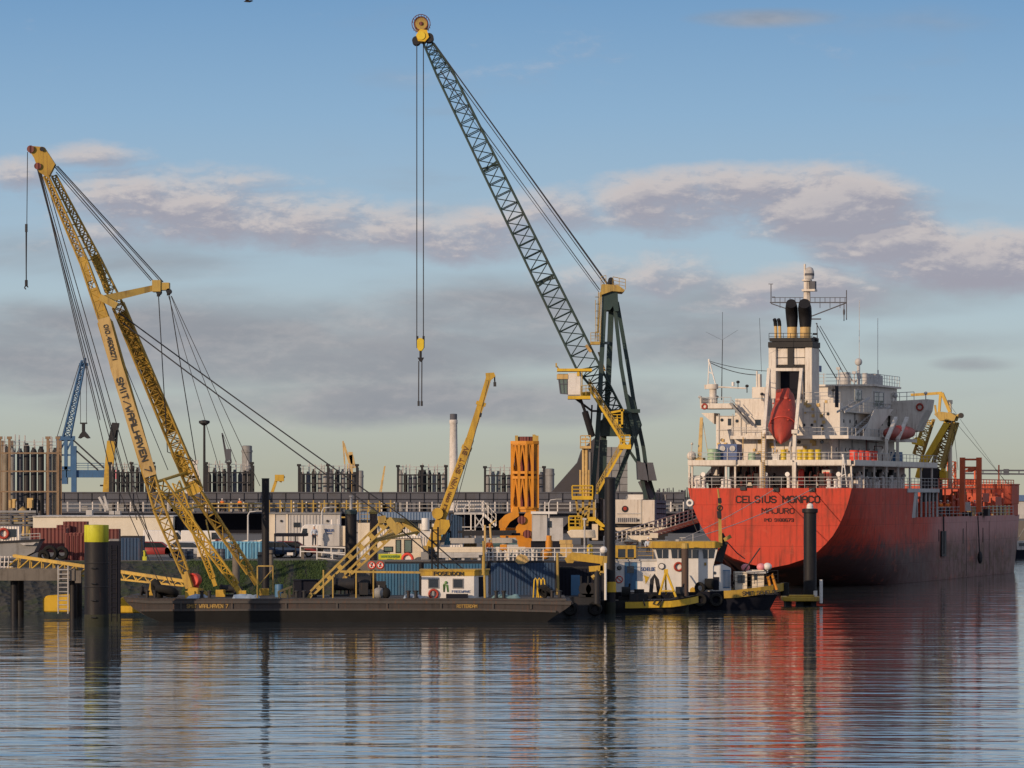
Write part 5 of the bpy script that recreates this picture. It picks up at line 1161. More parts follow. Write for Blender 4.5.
rack(206,252,466,9,640,'rack of dark tubes right of the tall floodlight mast')
rack(299,357,468,10,640,'rack of dark tubes under the two long stay ropes')
rack(398,446,469,10,640,'rack of dark tubes left of the white chimney')
rack(485,544,470,11,640,'rack of dark tubes behind the orange tower')
# ------------------------------------------------------------------ skyline
s = MB(); Y = 1500; c = W(453.5,493,Y); zt = W(0,414,Y).z
s.lathe((c.x,Y,0),[(1.7,0),(1.45,zt*.62),(1.3,zt-3.5),(1.45,zt-3.3),(1.45,zt-2.2),(1.25,zt-2)],20); chm = obj('chimney', s, M['white_box'], None, 'tall slender white chimney with a dark top on the skyline', 'chimney', smooth=40)
s = MB(); s.lathe((c.x,Y,zt-2),[(1.27,0),(1.27,2),(.9,2.1)],20); obj('top_band', s, M['gallery_grey'], chm, smooth=40)
lm = thing('floodlight_mast', 'tall slim floodlight mast with a flat round head', 'mast', W(204.3,493,700))
s = MB(); c = W(204.3,493,700); s.bar((c.x,700,G),W(204.3,423,700),.26,8,.18); obj('pole', s, M['dark_steel'], lm)
s = MB(); s.lathe(W(204.3,423,700),[(.3,-.4),(.9,0),(.9,.35),(.2,.5)],14); s.bx(W(200,0,700).x,W(208.6,0,700).x,699.6,700.4,W(0,423,700).z,W(0,422,700).z+.1); obj('lamp_head', s, M['dark_steel'], lm)
s = MB(); Y = 590
for p,q in (((186,493),(194,463)),((203,493),(195,463)),((190,493),(195,470)),((199,493),(195,470)),((188,484),(201,484)),((190,477),(199,477))): s.beam(W(*p,Y),W(*q,Y),.35,.35)
s.pbox(191.5,198,460,464,Y-.3,.8); s.pbox(186,203,488,493.5,Y-.2,.6); obj('a_frame', s, M['white_box'], None, 'pale A-frame behind the gallery beside the floodlight mast', 'a-frame')
# blue crane
bc = thing('harbour_crane', 'blue lattice harbour crane hoisting a grab at the left', 'crane', W(68,493,760))
Y = 760; s = MB(); s.lattice(W(67,437,Y), W(83.5,361,Y), .9,.5, 1.3,.7, 14, .15,.09, up=(1,0,0)); s.pbox(79,88,363,366,Y,.6); s.bar(W(85,358,Y),W(85,364,Y),.25); obj('boom', s, M['crane_blue'], bc)
s = MB(); 
for p,q,w_ in (((74,446),(74,493),.9),((59,440),(59,470),.9),((66,440),(66,470),.6),((72,440),(72,470),.5),((57,438),(75,438),.7),((59,452),(66,440),.3),((66,452),(72,440),.3),((57,468),(75,468),.6),((60,455),(74,455),.3)): s.beam(W(*p,Y),W(*q,Y),w_,w_)
s.pbox(58,67,470,484,Y,2); s.pbox(56,70,437,441,Y,1.5); obj('tower', s, M['crane_blue'], bc)
s = MB(); s.pbox(66,104,470,477.5,Y,1.5); s.rail([W(72,470,Y),W(104,470,Y)],1.2,2.5,.06); obj('gangway', s, M['crane_blue'], bc)
s = MB(); s.bar(W(71,438,Y),W(104,468,Y),.16); s.bar(W(72,447,Y),W(98,470,Y),.16); s.wire(W(79,365,Y),W(57,437,Y),.06); s.wire(W(80,365,Y),W(62,437,Y),.06); s.wire(W(80.5,366,Y),W(80.5,423,Y),.05); s.wire(W(86.5,366,Y),W(86.5,423,Y),.05); obj('hoist_rope', s, M['rope'], bc)
s = MB(); s.pbox(80,87,422.5,424,Y,.5); s.bar(W(83.5,424,Y),W(83.5,432,Y),.3); s.pprism([(78,438),(80,434),(83.5,430),(87,434),(90,438),(87,438.5),(83.5,436.5),(80,438.5)],Y-.5,1.5); obj('grab', s, M['dark_steel'], bc)
t = thing('telescopic_crane', 'short yellow telescopic crane boom standing right of the blue crane', 'crane', W(107,493,700))
Y = 690; s = MB(); s.beam(W(106.5,500,Y),W(111.5,441,Y),1.35,1.2,up=(0,-1,0)); obj('boom', s, M['crane_yellow'], t)
s = MB(); s.beam(W(111.3,441,Y),W(114,428,Y),.95,.9,up=(0,-1,0)); s.pprism([(110.5,428),(112,422.5),(119,423),(118.5,427),(117.5,430)],Y-.5,1); s.bar(W(117,430,Y),W(116,447,Y),.2); s.bar(W(100,485.5,Y),W(112,485.5,Y),.15); obj('boom_head', s, M['dark_steel'], t)
s = MB(); s.lathe(W(115.8,474.5,Y-.5),[(.6,0),(.6,.3)],12,(0,1,0)); s.beam(W(115.8,470,Y-.5),W(115.8,479,Y-.5),.8,.3); obj('hook_block', s, M['pinkish'], t)
s = MB(); s.wire(W(116,447,Y),W(115.8,470,Y-.4),.06); obj('rope', s, M['rope'], t)
# little far cranes and stacks
def farcrane(pts, m, lab, Y):
    s = MB()
    for p,q,w_ in pts: s.beam(W(*p,Y),W(*q,Y),w_,w_)
    obj('distant_crane', s, M[m], None, lab, 'crane')
farcrane([((229,465),(222.5,435),.35),((227,465),(222,433),.35),((228.5,460),(228.5,449),1.4),((222.5,433),(230,452),.15),((231,463),(228.5,449),.6),((225.5,463),(228.5,452),.5),((228.5,493),(228.5,462),.8)],'gallery_grey','small grey distant crane over the rack near the floodlight mast',1200)
farcrane([((351,468),(343.5,443),.6),((345,468),(343,441),.4),((350.5,466),(350.5,452),1.2),((351,455),(354,468),1.2),((350,493),(350,464),1.6)],'panel_cream','small tan distant crane under the upper stay rope',1200)
farcrane([((381,493),(385,466),.4),((379.5,493),(384.5,466),.25),((382,480),(381.5,489),.6)],'panel_cream','thin tan distant crane between two tube racks',1400)
farcrane([((272,493),(277,478),.6),((275,478),(284,478),1.4),((280,482),(284,476),.6)],'crane_yellow','small yellow distant crane between two tube racks',900)
for i,(px,top,r,lab) in enumerate(((247,446,.95,'grey stack rising over the rack by the floodlight mast'),(360.5,471,.55,'thin grey stack at the right end of the rack under the stay ropes'),(550,469,.8,'short pale stack left of the dark wedge roof'),(545,469,.3,'thin pole beside the short pale stack'))):
    Y = 800; s = MB(); c = W(px,493,Y); zt = W(0,top,Y).z; s.lathe((c.x,Y,G),[(r,0),(r,zt-G),(r*.7,zt-G+.1)],14); s.lathe((c.x,Y,zt-1.2),[(r*1.12,0),(r*1.12,.4)],14); obj('stack', s, M['grey'], None, lab, 'stack', smooth=40)
Y = 700; s = MB(); s.pprism([(550,494),(556,487),(578,462),(582,450),(597,436),(604,436),(604,546),(550,546)],Y,12); wg = obj('wedge_building', s, M['wedge_dark'], None, 'dark slant-roofed building behind the green crane legs', 'building')
s = MB(); s.pbox(583,585.5,461,494,Y-.2,.25); s.pbox(589,590.5,452,494,Y-.2,.25); obj('rib', s, M['grey'], wg)
Y = 690; s = MB(); s.pbox(604,627.5,447,546,Y,8); tw = obj('tower_building', s, M['grey'], None, 'grey tower building with dark seams behind the green crane', 'building')
s = MB()
for k in range(6): s.pbox(603.8,627.7,456+k*7,456.4+k*7,Y-.08,.1)
s.pbox(611,611.6,447,546,Y-.08,.1); s.pbox(619,619.6,447,546,Y-.08,.1); obj('seam', s, M['gallery_grey'], tw)
s = MB(); rr = random.Random(9); Y = 900
for k in range(26): px = 645+k*2; h = rr.uniform(1,7); s.pbox(px,px+rr.uniform(.5,2.4),494-h,500,Y+rr.random()*6,2)
obj('refinery', s, M['gallery_grey'], None, 'low distant refinery pipework left of the red ship', 'refinery')
# far bank at the right with one boat
s = MB(); Y = 980; s.pbox(1006,1130,501,535,Y,20); fb = obj('warehouse', s, M['grey_light'], None, 'distant grey warehouse beyond the ship bow', 'warehouse')
s = MB(); s.prism([W(1004,501,Y-.5),W(1132,501,Y-.5),W(1128,495,Y+5),W(1010,495,Y+5)],(0,10,0)); obj('roof', s, M['blue_roof_and_shade'], fb)
s = MB(); Y = 900
for p,q in (((962,473.5),(1180,475.5)),((962,470.5),(1180,470.5))): s.beam(W(*p,Y),W(*q,Y),.35,.35)
for k in range(12): px = 965+k*18; s.beam(W(px,470.5,Y),W(px,473.6,Y),.2,.2)
s.beam(W(1120,470,Y),W(1120,535,Y),1.2,1.2); s.pbox(1004,1009,469,475,Y-.3,1); obj('pipe_bridge', s, M['gallery_grey'], None, 'thin distant pipe bridge reaching in from the right edge', 'pipe bridge')
by = 640.; bo = thing('moored_boat', 'small dark boat with a white deckhouse beyond the ship bow at the right edge', 'boat', (W(1040,557,by).x, by+3, 0))
s = MB(); s.pprism([(1012.5,548),(1018,550),(1080,549),(1080,559.5),(1016,559.5)],by,6); obj('hull', s, M['navy'], bo)
s = MB(); s.pprism([(1017,550),(1017,541),(1030,541),(1030,527),(1060,527),(1060,550)],by+1,4); bh = obj('deckhouse', s, M['white_box'], bo)
s = MB(); s.pbox(1019,1026,543,546,by+.95,.1); s.pbox(1032,1056,530,535,by+.95,.1); obj('window', s, M['glass'], bh)
s = MB(); s.bar(W(1036,527,by+2),W(1036,508,by+2),.1); s.wire(W(1036,508,by+2),W(1013,548,by+2),.06); obj('mast', s, M['grey'], bo)
bd_ = thing('bird', 'small dark gull flying at the top edge of the sky', 'bird', W(248,1,280))
s = MB(); c = W(248,1.3,280); s.tube([c-V((.28,0,.02)),c-V((.12,0,0)),c+V((.12,0,0)),c+V((.25,0,.03)),c+V((.34,0,.02))],[.01,.06,.07,.05,.01],8); obj('body', s, M['dark_steel'], bd_, smooth=60)
for k in (-1,1):
    s = MB(); s.prism([c+V((-.1,k*.04,.03)),c+V((.1,k*.04,.03)),c+V((.0,k*.35,.16)),c+V((-.25,k*.6,.10)),c+V((-.15,k*.3,.12))],(0,0,.015)); obj('wing', s, M['dark_steel'], bd_)
# ------------------------------------------------------------------ green luffing crane
CY = 460.
gc = thing('luffing_crane', 'tall dark green luffing crane with a yellow cab walkway and a pale machine house', 'crane', (W(615,546,CY).x, CY+2, G))
def k_(px, py, o=0.): return W(px, py, CY+o)
# undercarriage
s = MB(); s.pbox(578,668,531,536,CY-1.5,7); s.pbox(590,660,536,541,CY-1,6); s.pbox(570,600,527,531.5,CY-1.8,6)
for px in (584,608,640,662):
    s.pbox(px-3,px+3,536,545,CY-1.6,1.4); s.pbox(px-3,px+3,536,545,CY+4,1.4)
uc = obj('undercarriage', s, M['dark_steel'], gc)
s = MB(); s.pbox(607,672,527.5,531,CY-1.3,6); s.pbox(592,598,524,540,CY-2.2,.5); obj('deck_edge', s, M['cream'], gc)
s = MB(); s.cyl(k_(622,527.5,2)-V((0,0,.6)),2.2,.9,24); obj('slew_ring', s, M['dark_steel'], gc, smooth=40)
# house
s = MB(); s.pbox(596,642,499.5,523.8,CY,5.5); s.pbox(642.4,655,500,524.2,CY-.4,5.9); mh = obj('machine_house', s, M['ship_white'], gc, bev=.06)
s = MB(); s.prism([k_(655,524.2,-.4),k_(655,500,-.4),k_(666,500.5,2.4),k_(666,524.5,2.4)],(0,3.3,0)); me_ = obj('end_wall', s, M['blue_roof_and_shade'], mh)  # end wall of the pale house, its shade put into the blue colour
s = MB()
for q in (503.5,508.5,513.5,519): s.beam(k_(657,q,.05), k_(665.5,q+.3,2.25), .05,.09,up=(0,0,1))
obj('louvre', s, M['navy'], me_)
s = MB(); s.pbox(617,641.5,513,514,CY-.07,.07); s.pbox(640.5,641.6,499.8,523.6,CY-.06,.06); s.pbox(616,641,517.5,522.5,CY-.05,.05); obj('trim', s, M['grey_light'], mh)
s = MB()
for k in range(10): s.pbox(618+k*2,619.2+k*2,518,522,CY-.08,.03)
obj('vent', s, M['gallery_grey'], mh)
s = MB(); s.lathe(k_(625,509,0),[(.36,0),(.36,-.05)],20,(0,1,0)); lg = obj('emblem', s, M['letter_black'], mh)
s = MB(); s.lathe(k_(625,508.5,-.05),[(.2,0),(.2,-.03)],16,(0,1,0)); obj('emblem_mark', s, M['lifeboat_red'], lg)
s = MB(); s.pbox(637,639.5,519.2,521.5,CY-.08,.04); obj('plate', s, M['letter_black'], mh)
s = MB(); s.pbox(628,643,494.5,499.5,CY+1,3); s.pbox(626,629,496,499.5,CY+1.5,1); obj('roof_unit', s, M['clean_white'], mh)
s = MB()
for px in (657,661,665): s.bar(k_(px,500.5,3),k_(px,493+random.uniform(0,4),3),.2)
obj('roof_vent', s, M['grey'], mh)
# tower
def leg(pts, w, o):
    for (a,b),(c,d) in zip(pts[:-1],pts[1:]): s.beam(k_(a,b,o),k_(c,d,o),w,w,up=(0,1,0))
for pts,w,o,nm in (([(604.8,298),(601.3,365),(599.8,400),(597,440),(592,499)],.5,.5,0),([(611.5,303),(609,365),(607.3,400),(604,430),(602,499)],.6,4,0),([(614.5,305),(621,365),(627,400),(637,448),(640,470),(646,499)],.4,.8,0),([(617,302),(628,365),(633.5,400),(643.5,448),(646.5,470),(655,499)],.42,4.2,0)):
    s = MB(); leg(pts,w,o); obj('tower_leg', s, M['crane_green'], gc)
s = MB(); s.pprism([(602.5,289),(617.5,290),(618.8,311),(614.6,311.5),(613,306),(610,310),(603,310)],CY+.2,4.3); obj('tower_head', s, M['crane_green'], gc)
s = MB(); s.beam(k_(598,411,.5),k_(640,411,.8),.4,.4); obj('cross_beam', s, M['crane_green'], gc); s = MB(); s.beam(k_(604,343,.6),k_(609.5,343,3.9),.3,.3); obj('cross_beam', s, M['crane_green'], gc)
s = MB(); s.pprism([(600,421),(612,412),(636,412),(641,424),(636,436),(600,436)],CY+1,3.2); s.pprism([(627,393),(634,400),(642,425),(636,440),(628,430)],CY+1.2,3); obj('hoist_winch_box', s, M['crane_green'], gc)
s = MB(); s.beam(k_(634,436,.5),k_(611,498,.5),.45,.5); s.beam(k_(622,440,3),k_(641,468,3),.3,.3); s.beam(k_(603.5,440,1),k_(602,499,1),.8,.6); obj('strut', s, M['crane_green'], gc, each=True)
s = MB(); s.pprism([(637,461),(645,463),(648.5,480.5),(638,479.5)],CY+.2,4.5); s.pprism([(647,462.5),(653,462.5),(657,480.5),(649,480.5)],CY+.3,4.5); s.bar(k_(642,480,2),k_(651,499,2),.55); obj('counterweight', s, M['gallery_grey'], gc)
# yellow top platform
s = MB(); s.pprism([(602,284),(618,285),(625,290),(623,292),(612,291),(601,295)],CY-.2,5); tp = obj('top_platform', s, M['old_yellow'], gc)
s = MB(); s.rail([k_(613,287,-.1),k_(625.5,289.5,-.1)],1.1,.6,.035,3); s.rail([k_(613,287,4.6),k_(625.5,289.5,4.6)],1.1,.6,.035,3); s.bar(k_(600.5,292,0),k_(598,333,0),.07); s.rail([k_(601,286,-.1),k_(606,284.6,-.1)],1.0,.4,.03,3); obj('railing', s, M['old_yellow'], tp)
s = MB(); s.lathe(k_(611,280,1.2),[(.3,0),(.3,1.5)],14,(0,1,0)); s.pbox(608,614,281,286,CY+1,2); obj('sheave', s, M['dark_steel'], tp)
s = MB(); s.ladder(k_(598.4,292,0),k_(597,343,0),.35,40,r=.04); s.bar(k_(595.5,300,-.3),k_(596,338,-.3),.035); 
for q in (297,304,311,318,325,332): s.bar(k_(595.2,q,-.3),k_(599,q,0),.04)
obj('ladder', s, M['old_yellow'], gc)
s = MB(); s.pbox(590.5,600,341.5,344.5,CY-.5,1.5); s.rail([k_(590.8,342,-.4),k_(599.5,342,-.4)],1.0,.4,.035,3); s.rail([k_(590.8,342,.9),k_(599.5,342,.9)],1.0,.4,.035,3); obj('landing', s, M['old_yellow'], gc)
# boom
s = MB()
JR, JT = (621,416), (426,40)
root = k_(*JR,2.2); mid = k_(586.5,364,2.2); tipb = k_(444,72,2.2); tipe = k_(*JT,2.2)
s.lattice(mid, tipb, 2.2,1.9,2.42,1.72,24,.115,.055,up=(1,0,.5),cross=True)
for k in range(0,0): pass
s.lattice(tipb, tipe, 1.9,1.0,1.72,.8,5,.11,.055,up=(1,0,.5))
s.lattice(mid, root, 2.2,1.9,2.42,.9,7,.115,.05,up=(1,0,.5),xb=True)
for t in (.28,.67): 
    d = (tipb-mid); c = mid.lerp(tipb,t); u = V((d.z,0,-d.x)).normalized(); s.beam(c-u*1.1,c+u*1.1+d*.012,.25,.25); s.beam(c+d*.012-u*1.1,c+u*1.1,.2,.2)
bo_ = obj('boom', s, M['crane_green'], gc)
s = MB(); s.beam(k_(605,371,2.2),k_(598.5,352,2.2),.2,.2); s.beam(k_(591,352,1),k_(586,345,1),.3,.3); obj('boom_bracket', s, M['panel_cream'], bo_)
# head
s = MB(); s.pprism([(416,35),(420,29),(427,30),(429,37),(425,41.5),(418,41)],CY+.8,2.6); hd = obj('boom_head', s, M['bright_yellow'], gc)
s = MB(); s.torus(k_(421,23.5,1),.98,.045,(0,1,0),28,5); s.torus(k_(421,23.5,3),.98,.045,(0,1,0),28,5)
for k in range(20):
    a = k/20*2*math.pi; c = k_(421,23.5,1)+V((math.cos(a)*.98,0,math.sin(a)*.98)); s.bar(c,c+V((0,2,0)),.03,4)
obj('rope_guard', s, M['maroon'], hd)
s = MB(); s.lathe(k_(421,23.5,1.2),[(.8,0),(.8,.15),(.68,.3),(.68,1.3),(.8,1.45),(.8,1.6)],24,(0,1,0)); sv = obj('sheave', s, M['old_yellow'], hd, smooth=40)
s = MB(); s.torus(k_(421,23.5,1.2),.72,.08,(0,1,0),24,5); s.lathe(k_(421,23.5,1.15),[(.22,0),(.2,-.1)],14,(0,1,0)); obj('rim', s, M['maroon'], sv)
s = MB(); s.lathe(k_(421,35.5,.7),[(.46,0),(.46,.2),(.3,.22)],20,(0,1,0)); obj('cover', s, M['drum_yellow'], hd, smooth=40)
s = MB(); s.lathe(k_(416.3,40.3,1),[(.46,0),(.38,.2),(.38,1.6),(.46,1.8)],20,(0,1,0)); s.lathe(k_(429,37.5,1),[(.5,0),(.4,.2),(.4,1.6),(.5,1.8)],20,(0,1,0)); obj('sheave', s, M['dark_steel'], hd, smooth=40)
# ropes
s = MB()
for px in (416.8,423.4): s.wire(k_(px,44,1.6),k_(px,339,1.6),.052)
hr = obj('hoist_rope', s, M['rope'], gc)
s = MB(); s.pprism([(417,340),(419,338),(421.5,338),(424.2,340),(424,348),(422,351),(419,351),(417.2,348)],CY+1.2,.7); hb = obj('hook_block', s, M['drum_yellow'], hr, bev=.05)
s = MB(); s.bar(k_(417.3,336,1.6),k_(417.6,348,1.6),.12); s.bar(k_(423.6,336,1.6),k_(423.4,348,1.6),.12); s.bar(k_(420.6,351,1.6),k_(420.6,358,1.6),.13); s.pprism([(417.5,357.5),(424,357.5),(422.5,360.5),(420.7,362),(419,360.5)],CY+1.3,.5); obj('hook', s, M['dark_steel'], hb)
s = MB()
for px,d in ((418.8,0),(421.9,.0)): s.wire(k_(px,361,1.6),k_(px-.2,402,1.6),.06); s.bar(k_(px-.2,401,1.6),k_(px-.2,406,1.6),.12)
obj('sling', s, M['rope'], hr)
s = MB()
for a,b,r in (((434,43,1),(607,284,1),.06),((434,43,3.4),(608,284,3.4),.06),((433,47,1.5),(605,285,1.5),.045),((440,70,1.2),(599,289,1.4),.042),((441,72,3),(600,290,3),.04),((446,84,2),(599,292,2.4),.032)):
    s.wire(k_(*a),k_(*b),r)
obj('pendant_rope', s, M['rope'], gc)
# cab
s = MB(); s.pbox(568,580.8,373,395,CY-3.2,2.4); cabo = obj('cab', s, M['clean_white'], gc, bev=.05)
s = MB(); s.pprism([(558,374.2),(567.8,374.2),(567.8,394),(560.5,393.2)],CY-3.1,2.2); cg = obj('window', s, M['glass_pale'], cabo)
s = MB()
for a,b in (((558,374),(560.5,393.5)),((567.4,374),(567.4,394)),((558,374.2),(568,374.2)),((559.4,384),(567.6,384)),((560.4,393.6),(568,394))): s.beam(k_(*a,-3.12),k_(*b,-3.12),.12,.09)
s.beam(k_(563,375,-3.13),k_(564,393.5,-3.13),.06,.06); obj('frame', s, M['gallery_grey'], cg)
s = MB(); s.pbox(557,568,374.3,379,CY-3.25,2.5); obj('blind', s, M['panel_cream'], cg)
s = MB(); s.pbox(557.2,592,368.5,371.2,CY-3.5,3); obj('roof', s, M['bright_yellow'], cabo)
s = MB(); s.pbox(568,590.5,395.8,399,CY-3.6,3); s.pbox(581,590.5,392,396,CY-1,.2); s.pbox(577,579.5,371,376,CY-3.3,.1); obj('cab_platform', s, M['bright_yellow'], gc)
s = MB(); s.rail([k_(581,395.8,-3.5),k_(591,394.5,-3.5)],1.05,.5,.04,3); s.bar(k_(582,371,-3.4),k_(582,396,-3.4),.06); s.pbox(555.5,557,363,367,CY-3,.4); s.bar(k_(556.3,366,-2.8),k_(559,369,-2.8),.09); obj('railing', s, M['old_yellow'], gc)
s = MB(); s.bar(k_(585,412,-1.5),k_(592,436,-.5),.36,14); s.bar(k_(580,398,-2),k_(586,414,-1.5),.16); s.tube([k_(576,399,-2),k_(584,405,-1.6),k_(592,411,-.5),k_(600,411,.5)],.12); s.bar(k_(592,405,-.5),k_(590,450,-.2),.09); obj('support_ram', s, M['dark_steel'], gc)
# walkways
def walkway(a, b, name):
    s = MB(); A = k_(*a,-1.6); B = k_(*b,-1.6); s.stair(A,B,.95,int((A-B).length/.42)); obj(name, s, M['bright_yellow'], gc)
    s = MB(); s.rail([A,B],1.0,.9,.04,3); s.rail([A+V((0,.95,0)),B+V((0,.95,0))],1.0,.9,.04,3)
    d = (B-A)
    for k in range(1,12): s.beam(A+d*(k/12), A+d*((k+.4)/12)+V((0,0,.95)),.05,.05)
    obj('railing', s, M['old_yellow'], gc)
walkway((589,388),(625,446),'walkway'); walkway((624,446),(597,494),'walkway')
s = MB(); s.pbox(619,631,444.5,449,CY-2,1.8); s.rail([k_(620,444.5,-1.9),k_(630,444.5,-1.9)],1.0,.5,.05,3); s.pprism([(608,412),(624,409),(624,411),(609,414)],CY-1.5,2); s.pbox(621,623,409,427,CY-1.5,.18); s.pbox(612,623,424.5,427.5,CY-1.5,1.2); s.rail([k_(612,424,-1.4),k_(622.5,424,-1.4)],1.0,.5,.05,3); s.pbox(614.5,618,419,425,CY-1.6,.2); obj('landing', s, M['bright_yellow'], gc)
s = MB(); s.pbox(572,593,496,499.6,CY-2.4,2.2); s.rail([k_(572.3,496.5,-2.3),k_(592.7,496.5,-2.3)],1.15,1.0,.075,3); s.rail([k_(572.3,496.5,-.3),k_(592.7,496.5,-.3)],1.15,1.0,.07,3); obj('platform', s, M['bright_yellow'], gc)
s = MB(); s.pbox(568.5,584,526.5,531,CY-2.8,2.4); s.rail([k_(569,527,-2.7),k_(582,527,-2.7)],1.15,.9,.085,3); s.pbox(583,585.5,519,531,CY-2.8,.2); s.pbox(588,596,517,521,CY-2.5,.5); s.beam(k_(596,520,-2.3),k_(606,529,-2.3),.4,.4); s.pbox(600,606,527,530,CY-2.5,.8); obj('platform', s, M['bright_yellow'], gc)
s = MB()
for px in (583.5,586.5): s.bar(k_(px,498,-1),k_(px,448,-1),.16,8)
for q in range(455,498,6): s.bar(k_(583.5,q,-1),k_(586.5,q,-1),.1)
s.bar(k_(580.5,494,-1),k_(580.5,470,-1),.12); s.bar(k_(589,497,-1),k_(589,470,-1),.1); obj('access_mast', s, M['panel_cream'], gc)
s = MB(); s.pbox(580,591,446,448.5,CY-1.6,1.6); s.rail([k_(580.5,446,-1.5),k_(590.5,446,-1.5)],1.1,.5,.06,3); s.pbox(582,588,438,440,CY-1.6,1.6); obj('landing', s, M['panel_cream'], gc)
s = MB()
for a,b in (((576,500),(580,526)),((590,500),(587,526)),((583,500),(583,520)),((594,500),(594,520)),((577,512),(590,506)),((578,520),(588,512))): s.beam(k_(*a,-1.5),k_(*b,-1.5),.24,.24)
s.pbox(579,596,508,510,CY-1.6,.6); obj('lower_frame', s, M['old_yellow'], gc)
s = MB(); s.bar(k_(598,503,-.6),k_(598,520,-.6),.2); s.bar(k_(601,498,-.6),k_(601,524,-.6),.25); s.pbox(586,603,519,527,CY-1.2,1.2); obj('machinery', s, M['dark_steel'], gc)
# gangway to the ship
gw = thing('gangway', 'pale gangway with railings sloping up from the quay to the red ship', 'gangway', W(645,549,405))
s = MB(); A = W(604,550,427); B = W(701,519.5,449); 
for o in (0,1.2): s.beam(A+V((0,o,0)),B+V((0,o,0)),.16,.5)
n = 24
for k in range(n+1): c = A.lerp(B,k/n); s.bx(c.x-.5,c.x+.5,c.y,c.y+1.2,c.z-.05,c.z+.03)
obj('walkway', s, M['cream'], gw)
s = MB(); s.rail([A+V((0,-.05,.2)),B+V((0,-.05,.2))],1.15,1.1,.05,3); s.rail([A+V((0,1.25,.2)),B+V((0,1.25,.2))],1.15,1.1,.05,3); obj('railing', s, M['ship_white'], gw)
s = MB(); s.pbox(626,652,535.5,540,431,1.2); s.bar(W(625,541,431),W(668,541,432),.12); s.bar(W(640,540,431),W(640,550,431),.16); s.bar(W(655,538,432),W(655,550,432),.16); s.pbox(650,658,533,538,430.7,.8); obj('support_trestle', s, M['cream'], gw)
for px,lab in ((648,'person in pale clothes standing at the foot of the gangway'),):
    c = W(px,546,398); person((c.x,c.y,c.z-1.0), lab, 'jacket_pale', .2, 'clean_white')
# ------------------------------------------------------------------ the red ship
a_ = R(17); ca, sa = math.cos(a_), math.sin(a_)
sx, sy = 26.0, 431.0
ship = thing('tanker_ship', 'large red tanker ship seen from its stern with a white superstructure', 'ship', (sx, sy, 0), -a_)
SM = WM[ship.name]
def sl(px, py, v):
    Y_u = lambda u: sy-u*sa+v*ca
    u = ((px-512)*(sy+v*ca)-F*(sx+v*sa))/(F*ca+(px-512)*sa)
    return V((u, v, H-(py-Y0)*Y_u(u)/F))
def slu(px, py, u):
    v = (F*(sx+u*ca)-(px-512)*(sy-u*sa))/((px-512)*ca-F*sa)
    return V((u, v, H-(py-Y0)*(sy-u*sa+v*ca)/F))
def SB(): return MB(SM)
def sbox(s, px0, px1, py0, py1, v, d):
    a = sl(px0,py1,v); b = sl(px1,py0,v); return s.bx(a.x,b.x,v,v+d,a.z,b.z)
def sprism(s, pp, v, d): return s.prism([sl(x,y,v) for x,y in pp],(0,d,0))
